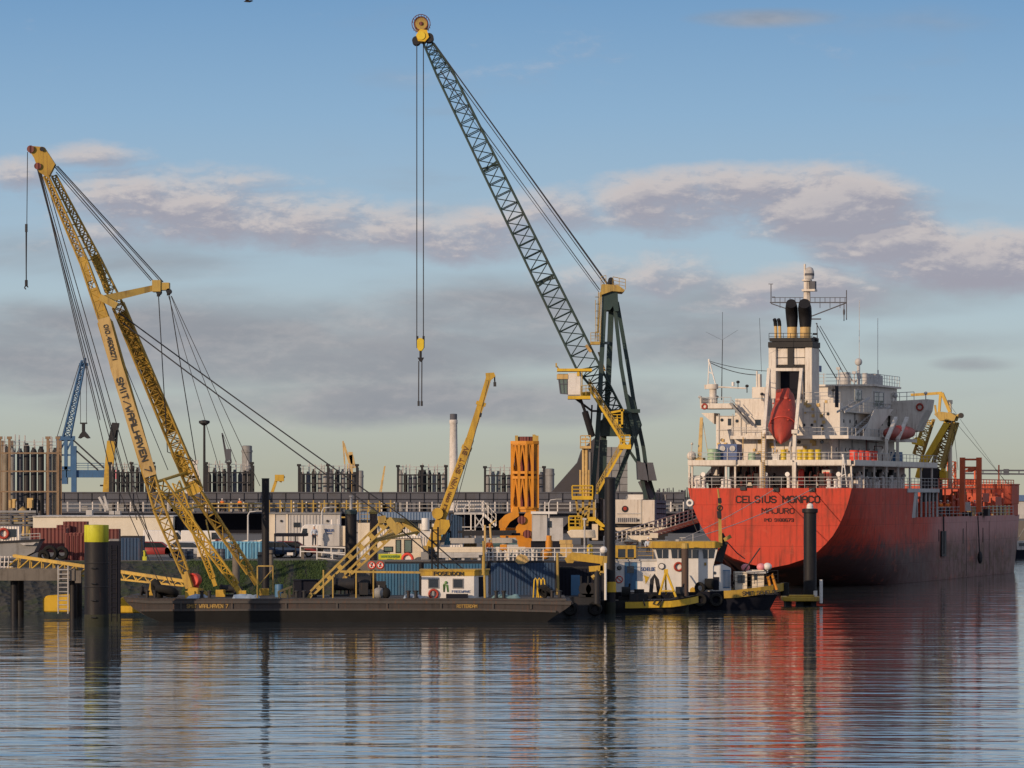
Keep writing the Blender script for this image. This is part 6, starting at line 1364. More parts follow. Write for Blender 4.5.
# hull
def hull_mat():
    m = paint('ship_hull_red', (.45,.038,.016), .55, dirt=.5, rust=.3, streak=.9, dcol=(.15,.025,.014)); nt = m.node_tree; L = nt.links.new
    b = nt.nodes['Principled BSDF']; b.inputs['Specular IOR Level'].default_value = .2; src = b.inputs['Base Color'].links[0].from_socket
    tc = nn(nt,'ShaderNodeTexCoord'); sp = nn(nt,'ShaderNodeSeparateXYZ'); L(tc.outputs['Object'], sp.inputs[0])
    def mr(v,a,z,c=0,d=1):
        r = nn(nt,'ShaderNodeMapRange'); r.interpolation_type='SMOOTHSTEP'; L(v,r.inputs['Value'])
        for k,q in (('From Min',a),('From Max',z),('To Min',c),('To Max',d)): r.inputs[k].default_value = q
        return r.outputs['Result']
    def mt(op,a,b_):
        x = nn(nt,'ShaderNodeMath',operation=op)
        for i,q in enumerate((a,b_)):
            if isinstance(q,(int,float)): x.inputs[i].default_value = q
            else: L(q,x.inputs[i])
        return x.outputs[0]
    def mx(f,a,col):
        x = nn(nt,'ShaderNodeMix',data_type='RGBA'); L(f,x.inputs[0]); L(a,x.inputs[6]); x.inputs[7].default_value = (*col,1); return x.outputs[2]
    def nz(scale,det,sc=(1,1,1),ro=.65):
        mp = nn(nt,'ShaderNodeMapping'); mp.inputs['Scale'].default_value = sc; L(tc.outputs['Object'],mp.inputs['Vector'])
        n = nn(nt,'ShaderNodeTexNoise'); n.inputs['Scale'].default_value = scale; n.inputs['Detail'].default_value = det; n.inputs['Roughness'].default_value = ro; L(mp.outputs[0],n.inputs['Vector']); return n.outputs['Fac']
    big = nz(.14,6,(1,.5,1)); fine = nz(.9,7,(1,.7,1)); run = nz(1.4,5,(1,1,.12))
    v = sp.outputs[1]; z = sp.outputs[2]
    fwd = mr(mt('ADD',v,mt('MULTIPLY',mt('SUBTRACT',big,.5),16)), 34, 52)
    c = mx(mt('MULTIPLY',fwd,.8), src, (.42,.25,.235))           # chalky faded paint forward
    # band darkening towards the waterline with a ragged top, and grime runs
    edge = mt('ADD',z,mt('ADD',mt('MULTIPLY',mt('SUBTRACT',fine,.5),5.0),mt('MULTIPLY',mt('SUBTRACT',run,.5),4.)))
    side = mr(v, .4, 3.0)
    c = mx(mt('MULTIPLY',mt('MULTIPLY',mr(edge, 5.6, 2.6),side),mt('SUBTRACT',.93,mt('MULTIPLY',fwd,.3))), c, (.04,.032,.034))
    rust = mt('MULTIPLY',mr(mt('ADD',mt('MULTIPLY',fine,.6),mt('MULTIPLY',run,.4)),.46,.56),mt('MULTIPLY',mr(z,6.2,3.),fwd))
    c = mx(mt('MULTIPLY',rust,.85), c, (.085,.045,.025))
    c = mx(mt('MULTIPLY',mr(run,.53,.68),.5), c, (.075,.022,.014))
    scuff = nz(.5,9,(1,1,.6),.75); c = mx(mt('MULTIPLY',mr(scuff,.56,.7),.55), c, (.17,.06,.04)); pale = nz(.28,8,(1,1,2.2),.7); c = mx(mt('MULTIPLY',mr(pale,.57,.7),.4), c, (.55,.14,.075))
    # plate seams
    br = nn(nt,'ShaderNodeTexBrick'); br.inputs['Scale'].default_value = 1; br.inputs['Brick Width'].default_value = 7.; br.inputs['Row Height'].default_value = 2.1; br.inputs['Mortar Size'].default_value = .035; br.inputs['Mortar Smooth'].default_value = .6
    cx = nn(nt,'ShaderNodeCombineXYZ'); L(mt('ADD',v,mt('MULTIPLY',sp.outputs[0],1.)),cx.inputs[0]); L(z,cx.inputs[1]); L(cx.outputs[0],br.inputs['Vector'])
    c = mx(mt('MULTIPLY',br.outputs['Fac'],.28), c, (.05,.02,.02)); L(c,b.inputs['Base Color'])
    bp = nn(nt,'ShaderNodeBump'); bp.inputs['Distance'].default_value = .05; bp.inputs['Strength'].default_value = .6; L(big,bp.inputs['Height'])
    b2 = nn(nt,'ShaderNodeBump'); b2.inputs['Distance'].default_value = .02; b2.inputs['Strength'].default_value = .5; b2.invert = True; L(br.outputs['Fac'],b2.inputs['Height']); L(bp.outputs[0],b2.inputs['Normal']); L(b2.outputs[0],b.inputs['Normal'])
    return m
HM = hull_mat()
DKP, DKM = 10.1, 7.0
T0 = [(7.5,7.0),(7.1,6.2),(6.55,5.3),(5.85,4.5),(5.0,3.7),(3.8,3.0),(2.0,2.4),(0,2.0)]
ST = {0: T0,
 5: [(8.2,7),(8.0,6.2),(7.6,5.1),(7.0,4.1),(6.1,3.1),(4.7,2.3),(2.6,1.7),(0,1.3)],
 12:[(8.55,7),(8.55,6.2),(8.5,4.9),(8.2,3.5),(7.5,2.2),(6.0,1.1),(3.5,.2),(0,-.4)],
 20:[(8.55,7),(8.55,6.0),(8.55,4.6),(8.5,3.0),(8.2,1.5),(7.3,0),(4.5,-1.2),(0,-1.8)],
 30:[(8.55,7),(8.55,6.0),(8.55,4.5),(8.55,2.8),(8.5,1.0),(8.3,-.8),(6,-2.2),(0,-2.8)],
 42:[(8.55,7),(8.55,6.0),(8.55,4.4),(8.55,2.6),(8.55,.8),(8.5,-1.2),(7.5,-2.6),(0,-3)],
 88:[(8.55,7),(8.55,6.0),(8.55,4.4),(8.55,2.6),(8.55,.8),(8.5,-1.2),(7.5,-2.6),(0,-3)],
 97:[(8.0,7),(7.9,6.0),(7.8,4.4),(7.6,2.6),(7.4,.8),(7.2,-1.2),(6.5,-2.6),(0,-3)],
 106:[(6.0,7),(5.8,6.0),(5.6,4.4),(5.3,2.6),(5.0,.8),(4.7,-1.2),(4.2,-2.6),(0,-3)],
 115:[(2.0,7),(1.8,6.0),(1.5,4.4),(1.2,2.6),(.9,.8),(.7,-1.2),(.5,-2.6),(0,-3)]}
ks = sorted(ST); VS = [0,1,2.5,5,8,12,16,20,25,30,36,42,50,60,70,80,88,92,97,101,106,110,115]
s = SB()
def sec(v):
    for p,q in zip(ks[:-1],ks[1:]):
        if p <= v <= q:
            t = (v-p)/(q-p); return [(a+(c-a)*t, b+(d-b)*t) for (a,b),(c,d) in zip(ST[p],ST[q])]
rows = []
for v in VS:
    q = sec(v); rows.append([(-u,z) for u,z in q]+[(u,z) for u,z in q[-2::-1]])
m_ = len(rows[0])
for v,r in zip(VS,rows): s.v += [V((u,v,z)) for u,z in r]
for i in range(len(VS)-1):
    for k in range(m_-1): s.f.append((i*m_+k,i*m_+k+1,(i+1)*m_+k+1,(i+1)*m_+k))
s.f.append(tuple(range(m_)))
hull = obj('hull', s, HM, ship, smooth=38)
# poop plating (transom upper part and both sides)
s = SB(); VE = 29.5
pv = [(0,(8.5,8.25,7.95,7.5)),(1,(8.51,8.3,8.02,7.64)),(2.5,(8.53,8.4,8.15,7.85)),(5,(8.55,8.48,8.36,8.2)),(8,(8.55,8.52,8.45,8.36)),(12,(8.55,8.55,8.55,8.55)),(20,(8.55,)*4),(VE,(8.55,)*4)]
pz = (DKP,9.1,8.1,7.0)
for sg in (-1,1):
    n0 = len(s.v)
    for v,hw in pv: s.v += [V((sg*u,v+(1.5*(z-7)/3.1 if v==VE else 0),z)) for u,z in zip(hw,pz)]
    for i in range(len(pv)-1):
        for k in range(3): s.f.append((n0+4*i+k,n0+4*i+4+k,n0+4*i+5+k,n0+4*i+1+k))
n0 = len(pv)*4; s.f.append((0,1,2,3,n0+3,n0+2,n0+1,n0))
obj('poop_plating', s, HM, ship, smooth=38)
s = SB(); s.bx(-8.4,8.4,.1,44,DKP-.25,DKP-.05); s.bx(-7.3,7.3,.3,29,6.9,7.0); s.bx(-8.3,8.3,29,90,6.75,6.95); s.prism([(-7.5,90,6.75),(7.5,90,6.75),(1,112,6.75),(-1,112,6.75)],(0,0,.2)); obj('deck', s, M['deck_orange'], ship)
s = SB(); s.bx(8.3,8.62,27,44.3,DKP-.42,DKP); s.bx(-8.62,-8.3,27,44.3,DKP-.42,DKP)
for v in (31.5,32.7,35,37.5,39.5,41.5,43.6):
    for u in (8.35,-8.5): s.bx(u,u+.16,v,v+.22,6.95,DKP-.3)
s.prism([(8.57,29.6,6.95),(8.57,31.2,6.95),(8.57,32.4,DKP-.3),(8.57,31,DKP-.3)],(-.12,0,0)); obj('side_pillar', s, M['grey_light'], ship, each=True)
s = SB(); s.bx(-6,6,36,43.5,7,9.6); obj('deckhouse', s, M['grey'], ship)
# lettering on the stern
def stext(body, px0, px1, py0, py1, m, v=0.):
    A = sl(px0,py1,v); B = sl(px1,py0,v)
    O = SM @ V((A.x,v-.015,A.z)); d = SM.to_3x3() @ V((1,0,0)); text('lettering', body, O, d, (0,0,1), B.x-A.x, B.z-A.z, m, hull)
stext('CELSIUS MONACO', 736.5, 819.5, 495.6, 503.2, M['ship_letter']); stext('MAJURO', 762, 794, 508, 513.8, M['ship_letter']); stext('IMO 9188673', 764, 793.5, 518.2, 521.8, M['ship_letter'])
s = SB(); s.tube([V((-8.6,0,DKP)),V((-8.45,-.03,8.0)),V((-7.5,-.03,5.6))],.05); 
for px,py in ((743,487.5),(776,489),(812,489)): c = sl(px,py,-.1); s.bx(c.x-.3,c.x+.3,-.2,.1,c.z-.28,c.z+.12)
obj('fairlead', s, M['dark_steel'], hull, each=True)
s = SB()
c = sl(690,503,-.1); s.torus(c,.28,.12,(0,1,0),16,6); obj('white_fairlead', s, M['clean_white'], hull)
# draught marks and a waterline band
s = SB(); 
for v in (60,74): s.bx(8.56,8.58,v,v+.12,.2,6.4)
for v in (44,58,70): s.bx(8.55,8.60,v,v+.3,3.9+(v==44)*.4,5.6); 
obj('hull_mark', s, M['barge_side'], hull, each=True)
s = SB(); 
for v in (66,): s.tube([V((8.75,v,7.0)),V((8.85,v,5)),V((8.9,v+.3,2.6)),V((8.8,v+.4,1.6))],.07); s.ball((8.95,v+.3,2.2),.5,10,(.6,.8,1.5))
s.tube([V((8.72,46,7)),V((8.75,46,2.9))],.09); s.bx(8.6,8.75,45,47.5,2.6,5.4); obj('side_rope', s, M['dark_steel'], ship)
# ---- superstructure
SW_ = M['ship_white']
s = SB(); s.bx(-8.6,8.6,.9,43,12.35,12.5); obj('boat_deck', s, SW_, ship)
s = SB()
for px0,px1 in ((688,736),(738,760.5),(763.5,792.5),(795.5,851)): 
    A = sl(px0,0,.85); B = sl(px1,0,.85); s.bx(A.x,B.x,.75,.85,12.42,12.95)
s.bx(8.52,8.64,.85,43,12.42,12.95); s.bx(-8.64,-8.52,.85,43,12.42,12.95); obj('deck_edge', s, SW_, ship)
s = SB(); s.bx(-5.8,5.6,6.5,40,DKP,12.35); h1 = obj('main_house', s, SW_, ship)
s = SB()
for px in (714,): s.bx(sl(711,0,4).x,sl(719,0,4).x,4,6.4,DKP,12.35)
s.prism([(-6.9,2.2,DKP),(-6.0,2.2,DKP),(-6.0,2.2,12.3)],(0,.25,0)); obj('bulkhead', s, SW_, h1, each=True)
s = SB(); s.prism([sl(698,483,2),sl(711,468,2),sl(711,483,2)],(0,.2,0)); obj('bracket', s, M['gallery_grey'], h1)
for px0,px1,py0,py1 in ((806,816,466,486),(800,803,472,478),(822,829,468,482)):
    s = SB(); sbox(s,px0,px1,py0,py1,6.4,.1); obj('door', s, M['navy'], h1)
s = SB()
for px in (689,692,726,735,851): c = sl(px,0,1.1); s.bx(c.x-.09,c.x+.09,1.1,1.3,DKP,12.4)
for v in (6,11,17,23,29,35,41): s.bx(8.3,8.48,v,v+.2,DKP,12.4)
obj('pillar', s, SW_, ship, each=True)
# upper house A (boat deck to A deck)
s = SB(); A = sl(763,0,9); B = sl(832,0,9); s.bx(A.x,B.x,9,40,12.5,15.2); h2 = obj('upper_house', s, SW_, ship)
s = SB(); A2 = sl(716,0,8); s.bx(A2.x,A.x+.5,8,15,12.5,17.55); pt = obj('port_house', s, SW_, ship)
s = SB(); c = sl(729.5,422,8); s.bx(c.x-.17,c.x+.17,7.95,8.05,c.z-.35,c.z+.35); c = sl(758,422.5,8); s.bx(c.x-.3,c.x+.3,7.95,8.05,c.z-.3,c.z+.3); obj('window', s, M['glass'], pt, each=True)
s = SB(); s.bx(A.x-2.8,B.x+2.2,6.4,41,15.2,15.35); s.bx(A.x-2.8,B.x+2.2,6.3,6.42,15.15,15.5); s.bx(B.x+2.2,B.x+2.32,6.3,41,15.15,15.5); obj('a_deck', s, SW_, ship)
# upper house B
s = SB(); C0 = sl(800,0,11); s.bx(A.x+1.0,B.x+.1,12,40,15.35,18.0); h3 = obj('bridge_house', s, SW_, ship)
s = SB(); s.bx(C0.x,B.x+.5,10.5,12.02,15.35,18.9); s.bx(A.x,A.x+1.9,11,13,15.35,19.4); obj('vent_trunk', s, SW_, h3)
s = SB(); s.bx(A.x+.6,B.x+.6,11.5,41,18.0,18.15); obj('bridge_deck', s, SW_, ship)
# stair on the starboard side
s = SB(); s.stair(slu(845,436,B.x+.6),slu(882,406,B.x+.6),.9,16,wd=(1,0,0)); s.stair(slu(837,412,B.x+.5),slu(862,398,B.x+.5),.8,10,wd=(1,0,0)); obj('stair', s, M['grey_light'], ship)
s = SB(); s.prism([slu(862,437,B.x+1.5),slu(872,437,B.x+1.5),slu(893,409,B.x+1.5),slu(874,409,B.x+1.5)],(.06,0,0)); obj('stair_bulwark', s, SW_, ship)
s = SB(); c = slu(878,419.5,B.x); s.bx(B.x-.02,B.x+.06,c.y-.8,c.y+.8,c.z-.35,c.z+.35); obj('window', s, M['glass'], h3)
# wheelhouse
s = SB(); v0 = 26; s.bx(-4.2,B.x+.5,v0,39,18.15,21.0); whs = obj('wheelhouse', s, SW_, ship)
s = SB(); s.bx(-4.5,B.x+.9,v0-.4,39.4,21.0,21.2); obj('roof', s, SW_, whs)
u = B.x+.5
for p0,p1 in ((854.5,861),(874,883)):
    a = slu(p0,0,u).y; b = slu(p1,0,u).y; s = SB(); s.bx(u-.02,u+.05,a,b,18.9,20.4); w_ = obj('window', s, M['glass_pale'], whs)
    s = SB(); s.bx(u+.05,u+.09,a-.15,a,18.8,20.5); s.bx(u+.05,u+.09,b,b+.15,18.8,20.5); s.bx(u+.05,u+.09,(a+b)/2-.08,(a+b)/2+.08,18.9,20.4); s.bx(u+.05,u+.09,a,b,20.4,20.5); obj('frame', s, M['grey_light'], w_)
s = SB(); a = slu(835,0,u).y; s.bx(u-.01,u+.04,a,a+1.5,18.4,20.6); obj('door', s, M['navy'], whs)
# starboard bridge wing
s = SB(); s.prism([(B.x+.4,36,15.9),(B.x+3.2,36,16.4),(8.7,36,18.6),(8.9,36,19.8),(B.x+.4,36,19.6)],(0,4,0)); bw_ = obj('bridge_wing', s, SW_, ship)
c = V((8.1,35.9,18.95)); s = SB(); s.torus(c,.34,.1,(0,1,0)); obj('life_ring', s, M['lifeboat_red'], bw_, smooth=60)
s = SB(); s.rail([(B.x+.6,36.1,19.6),(B.x+3.0,36.1,19.7)],.9,.8,.04,2); s.ball((B.x+.9,36.2,20.2),.28,8); s.bar((B.x+.9,36.2,19.6),(B.x+.9,36.2,20.1),.06); s.bar((8.7,36.2,19.8),(8.7,36.2,20.4),.06); s.ball((8.7,36.2,20.45),.2,8); obj('railing', s, M['grey_light'], bw_)
# port wing deck and mast
s = SB(); D0 = sl(700.5,0,7); D1 = sl(732,0,7); zt = sl(0,410.8,7).z; s.bx(D0.x,D1.x,7,11,zt-.25,zt); s.bx(D0.x,D1.x,6.9,7,zt-.2,zt+.3); s.bx(D0.x-.02,D0.x+.08,7,11,zt,zt+.9); s.prism([sl(701,413,8),sl(714,413,8),sl(714,424,8)],(0,2.5,0)); pw = obj('port_wing', s, SW_, ship)
s = SB(); s.cyl(sl(713,408.5,8),.38,sl(0,386,8).z-sl(0,408.5,8).z,14); s.cyl(sl(713,389,8),.55,.5,14); s.bar(sl(714,386.7,8),sl(746,388.3,8),.09); s.beam(sl(705,387,8),sl(713,386.5,8),.5,.45); obj('crane_post', s, SW_, pw, smooth=40)
s = SB()
for p,q in (((708,386),(709,362)),((716,386),(709.5,362)),((709,372),(713,374))): s.bar(sl(*p,8),sl(*q,8),.07)
s.bar(sl(709,362,8),sl(709,359,8),.12); s.bar(sl(733,382,8),sl(733,386,8),.16); obj('signal_mast', s, M['clean_white'], pw)
s = SB(); s.rail([sl(701,405,7.1),sl(731,405,7.1)],.8,.8,.035,2); s.ball(sl(700,397,7.5),.22,8,(1,1,.7)); s.bar(sl(700,398,7.5),sl(700.5,406,7.5),.05); obj('railing', s, M['grey_light'], pw)
s = SB(); s.torus(sl(704.5,406.5,6.85),.25,.09,(0,1,0)); obj('life_ring', s, M['lifeboat_red'], pw, smooth=60)
s = SB(); s.stair(sl(730,403,6.8),sl(748,424,6.8),.7,9); s.bar(sl(732,400,6.8),sl(750,421,6.8),.04); obj('stair', s, M['grey'], pw)
s = SB(); sbox(s,735,764,398.5,434,8.4,1.5); sbox(s,752,766,387,398,8.6,1.2); sbox(s,756,760,374,388,9,.8); s.bar(sl(757,388,9),sl(757,371,9),.1); obj('vent_trunk', s, SW_, pt)
s = SB(); s.wire(sl(709,362,8),sl(757,375,9),.04,.3); s.wire(sl(709,361,8),sl(767,371,9.5),.03,.2); obj('stay_wire', s, M['rope'], pw, each=True)
s = SB(); s.bx(D1.x+.3,A.x+2.0,6.6,6.75,15.2,15.5); obj('ledge', s, SW_, pt)
# rails round the decks
s = SB(); s.rail([(-8.55,.8,12.95),(8.55,.8,12.95)],.75,1.3,.03,2); s.rail([(8.58,.9,12.95),(8.58,43,12.95)],.75,1.8,.03,2); s.rail([(-8.45,.15,DKP),(8.45,.15,DKP)],1.1,1.2,.03,3); s.rail([(8.5,.2,DKP),(8.5,44,DKP)],1.1,1.8,.03,3)
s.rail([(A.x-2.7,6.4,15.5),(B.x+2.2,6.4,15.5)],.8,1.3,.03,2); s.rail([(B.x+2.26,6.4,15.5),(B.x+2.26,41,15.5)],.8,1.8,.03,2); s.rail([(B.x+.6,14,18.15),(B.x+.6,40,18.15)],1.1,1.8,.03,3); s.rail([(-4.3,v0-.3,21.2),(B.x+.8,v0-.3,21.2),(B.x+.8,39,21.2)],1.1,1.3,.03,3); s.rail([(8.5,44,6.95),(8.5,90,6.95)],1.1,2.2,.035,3); s.rail([(C0.x,11,18.9),(B.x+.4,11,18.9)],1.1,1,.03,3)
obj('railing', s, M['grey_light'], ship)
# monkey island gear
s = SB(); c = slu(859,379,2.); zt = 21.2
def top(px, py): return sl(px, py, 33)
s.bar(V((top(858.5,0).x,33,zt)),top(858.5,366,),.18,8); s.ball(top(858.5,362),.42,12); s.cyl(V((top(845,0).x,33,zt)),.55,1.5,14); s.cyl(V((top(865,0).x,33,zt)),.3,1.4,10); s.bx(top(871,0).x,top(880,0).x,33,34.5,zt,zt+1.1); s.bar(V((top(878,0).x,33,zt)),top(878,370),.08)
for px,py in ((850,372),(866,374),(858.5,300),(877,318),(839,372)): s.bar(V((top(px,0).x,33.4,zt)),V((top(px,0).x,33.4,top(px,py).z)),.03,5)
obj('antenna', s, M['grey_light'], ship, smooth=60)
# funnel
s = SB(); v1 = 14.
F0 = sl(768.5,0,v1); F1 = sl(811.5,0,v1); zt = sl(0,347,v1).z
def fbox(px0,px1,py0,py1,v=v1,d=4): return sbox(s,px0,px1,py0,py1,v,d)
fbox(768.5,776,347.5,440,v1,3.4); fbox(805,812,347.5,440,v1,3.4); fbox(776,805,347.5,365,v1+.35,3); fbox(776,805,365,440,v1+2.2,1.2); fn = obj('funnel', s, SW_, ship, bev=.05)
s = SB(); fbox(768,812.5,341.5,347.5,v1-.1,3.6); fbox(769.5,811.5,337.5,341.5,v1,3.4); fbox(787.5,793.5,347.5,366,v1+.2,.15); fbox(776,805,365.5,367.2,v1+.25,.2); fbox(776,805,357.2,358,v1+.28,.08); obj('funnel_band', s, M['black'], fn)
s = SB(); fbox(776.3,804.7,371.5,400,v1+2.05,.12); obj('uptake_recess', s, M['navy'], fn)
s = SB(); c1 = F1.x+.02; s.prism([(c1,v1+1,sl(0,372,v1).z),(c1,v1+4.5,sl(0,372,v1).z),(c1,v1+4.5,sl(0,378,v1).z),(c1,v1+1,sl(0,378,v1).z)],(.03,0,0)); obj('funnel_mark', s, M['letter_blue'], fn)
for px0,px1,py in ((787.2,796.8,300.5),(800,810.5,301)):
    s = SB(); cx = (px0+px1)/2; c = sl(cx,338,v1+2.5); r = (sl(px1,0,v1+2.5).x-sl(px0,0,v1+2.5).x)/2*1.12
    s.bar(V((c.x,c.y,c.z-.5)), sl(cx+.2,324,v1+2.5), r*.9, 16); p_ = obj('exhaust_pipe', s, M['panel_cream'], fn, smooth=40)
    s = SB(); s.tube([sl(cx+.2,327,v1+2.5),sl(cx,317,v1+2.5),sl(cx-.5,309,v1+2.1),sl(cx-.8,303.5,v1+1.2)],[r*.95,r*1.12,r*1.15,r*.95],16); obj('exhaust_cowl', s, M['black'], p_, smooth=50)
for px in (776,780):
    s = SB(); c = sl(px,338,v1+2); s.bar(c,sl(px-.4,325,v1+2),.16,10); p_ = obj('exhaust_pipe', s, M['panel_cream'], fn, smooth=40)
    s = SB(); s.tube([sl(px-.4,326,v1+2),sl(px-.8,321.5,v1+2),sl(px-1.6,319.3,v1+1.8)],.2,10); obj('exhaust_cowl', s, M['black'], p_, smooth=50)
s = SB(); s.rail([sl(769,340,v1+.2),sl(812,340,v1+.2)],.7,.8,.03,2); s.ladder(sl(814,440,v1+3),sl(814,345,v1+3),.3,40,wd=(0,1,0),r=.03); s.bar(sl(813,338,v1+2),sl(818,340,v1+2),.2); s.bar(sl(813,334,v1+3),sl(817.5,334,v1+3),.12); obj('railing', s, M['dark_steel'], fn)
# radar mast behind the funnel
v2 = 22.
s = SB(); s.bar(V((sl(806.5,0,v2).x,v2,21)), sl(806.5,282,v2), .5,10,.3); s.bar(sl(804.8,285,v2),sl(804.8,264,v2),.12); s.bar(sl(809,303,v2),sl(808,280,v2),.2); s.cyl(sl(807,281,v2),.55,.15,14); s.bx(sl(803,0,v2).x,sl(816,0,v2).x,v2-.6,v2+.6,sl(0,303,v2).z,sl(0,301,v2).z); rm = obj('radar_mast', s, SW_, ship, smooth=40)
s = SB(); s.lathe(sl(809.5,279,v2),[(.45,0),(.5,.3),(.5,.75),(.36,1.15),(.05,1.3)],16); rdm = obj('radar_dome', s, M['grey_light'], rm, smooth=50)
s = SB(); s.lathe(sl(809.5,279,v2),[(.51,.35),(.515,.45),(.515,.55),(.51,.6)],16); obj('dome_band', s, M['gallery_grey'], rdm, smooth=50)
s = SB(); za = sl(0,303,v2).z
for a,b,r in (((770,302.5),(846,302.5),.07),((772,297.5),(846,297.5),.035),((771,303.5),(789,309.5),.06),((846,303),(812,316),.07),((771,302),(771,284),.05),((768.5,284),(773,284),.04),((844,302),(844,321),.05),((772,297),(775,297),.05),((846.5,290),(846.5,320),.05)): s.bar(sl(*a,v2),sl(*b,v2),r)
for px in range(775,846,5): s.bar(sl(px,297.5,v2),sl(px,302.5 if px%2 else 308 if px>812 or px<788 else 302.5,v2),.035)
s.bx(sl(811,0,v2).x,sl(816,0,v2).x,v2-.5,v2+.2,sl(0,301,v2).z,sl(0,293.5,v2).z); s.bar(sl(811,319,v2),sl(821,319,v2),.08); s.bar(sl(817,323,v2),sl(817.5,352,v2),.05); s.ball(sl(844,312,v2),.2,8,(.6,.6,2)); obj('yard', s, M['gallery_grey'], rm)
s = SB(); s.wire(sl(816,323,v2),sl(846,378,30),.045); s.wire(sl(820,326,v2),sl(852,380,34),.04); s.wire(sl(812,338,v1+4),sl(836,378,24),.07); s.wire(sl(722,400,8),sl(722.5,312,8),.022); s.wire(sl(722.5,340,8),sl(721.5,400,8),.04); s.bar(sl(706,332,8),sl(722,340,8),.012); s.bar(sl(738,330,8),sl(722,340,8),.012); s.wire(sl(761.5,372,9),sl(759.5,318,9),.02); obj('stay_wire', s, M['rope'], rm, each=True)
# lifeboat launching frame
s = SB()
for p,q,va,vb,w_ in (((769,369),(764.5,430),5,1.5,.32),((801.5,369),(796,430),5,1.5,.32),((764.5,430),(763.5,462),1.5,1.2,.34),((795,430),(794,462),1.5,1.2,.34),((768,369.5),(803,369.5),5,5,.3),((769,369),(770,400),5,10,.2),((801.5,369),(803,400),5,10,.2)): s.beam(sl(*p,va),sl(*q,vb),w_,w_,up=(0,1,0))
for px in (761.5,794): c = sl(px,462,.6); s.bx(c.x-.2,c.x+.2,.55,.95,DKP,c.z)
s.bx(sl(757.5,0,1).x,sl(765,0,1).x,.8,1.5,sl(0,440,1).z,sl(0,437,1).z); s.bx(sl(792,0,1).x,sl(798,0,1).x,.8,1.5,sl(0,437,1).z,sl(0,433.5,1).z)
s.beam(sl(773,400,9),sl(775,452,2.0),.18,.25); s.beam(sl(797,400,9),sl(789,452,2.0),.18,.25); obj('launch_frame', s, SW_, ship)
s = SB(); s.ladder(sl(761.5,488,.4),sl(761.5,432,.4),.35,26,r=.03); s.stair(sl(741,452,5),sl(735,484,5),.6,9); s.bar(sl(743,437,6),sl(743,460,6),.05); obj('ladder', s, M['panel_cream'], ship)
# freefall lifeboat
pts = []
A_ = sl(786,395,8.0); B_ = sl(781,444,2.0)
lf = thing('freefall_lifeboat', 'large red lifeboat nose down on the stern launching frame below the funnel', 'lifeboat', SM @ sl(783,420,4), -a_, 'lifeboats on the red ship')
d = (B_-A_); Ln = d.length
prof = [(.4,0),(.85,.03),(1.0,.12),(1.12,.25),(1.36,.42),(1.4,.58),(1.32,.68),(1.0,.80),(.55,.90),(.04,1.)]
s = SB(); s.lathe(A_, [(r,t*Ln) for r,t in prof], 20, d); o = obj('hull', s, M['lifeboat_red'], lf, smooth=50)
upv = V((0,-1,0)); upv = (upv-d.normalized()*upv.dot(d.normalized())).normalized(); sv_ = d.normalized().cross(upv)
s = SB(); c0 = A_+d*.04; s.prism([c0+sv_*.85,c0-sv_*.85,c0-sv_*.7+upv*1.22,c0+sv_*.7+upv*1.22],d*.22); o2 = obj('canopy', s, M['lifeboat_red'], lf, bev=.15)
s = SB(); c0 = A_+d*.06; s.prism([c0+sv_*.1+upv*1.23,c0+sv_*.6+upv*1.23,c0+sv_*.6+upv*1.27,c0+sv_*.1+upv*1.27],d*.06); obj('window', s, M['maroon'], o2)
s = SB()
for t in (.3,.5,.7):
    for q in (-.9,.9): c = A_+d*t+upv*1.05+sv_*q; s.ball(c,.09,6)
s.torus(A_+d*.66,1.42,.05,d,24,5); obj('fitting', s, M['red'], o)
# starboard lifeboat on davits
lb = thing('davit_lifeboat', 'small orange-red lifeboat hung in white davits on the starboard side', 'lifeboat', SM @ V((7.6,20,14.4)), -a_, 'lifeboats on the red ship')
cA = slu(886,433.5,7.4); cB = slu(913,432.5,7.4); d = cB-cA; L2 = d.length
s = SB(); s.lathe(cA,[(.15,0),(.52,.06*L2),(.70,.2*L2),(.74,.5*L2),(.70,.75*L2),(.5,.92*L2),(.1,L2)],16,d); o = obj('hull', s, M['lifeboat_red'], lb, smooth=50)
s = SB(); s.lathe(cA+d*.3+V((.05,0,.22)),[(.3,0),(.6,.3),(.62,L2*.3),(.35,L2*.42)],14,d); s.torus(cA+d*.33,.75,.05,d,20,5); obj('canopy', s, M['red'], lb, smooth=50)
for px in (886.5,897.5):
    s = SB(); a = slu(px,440,8.2); b = slu(px+9.5,418,7.7); s.beam(V((a.x,a.y,12.9)),a,.28,.3); s.beam(a,b,.36,.3); s.bar(b,slu(px+9,427,7.5),.07); s.beam(V((a.x-.9,a.y,12.9)),V((a.x-.3,a.y,14.2)),.2,.2); obj('davit', s, SW_, ship)
s = SB(); s.bx(6.6,7.6,slu(894,0,7).y,slu(897,0,7).y,12.9,14.0); obj('davit_winch', s, M['crane_blue'], ship)
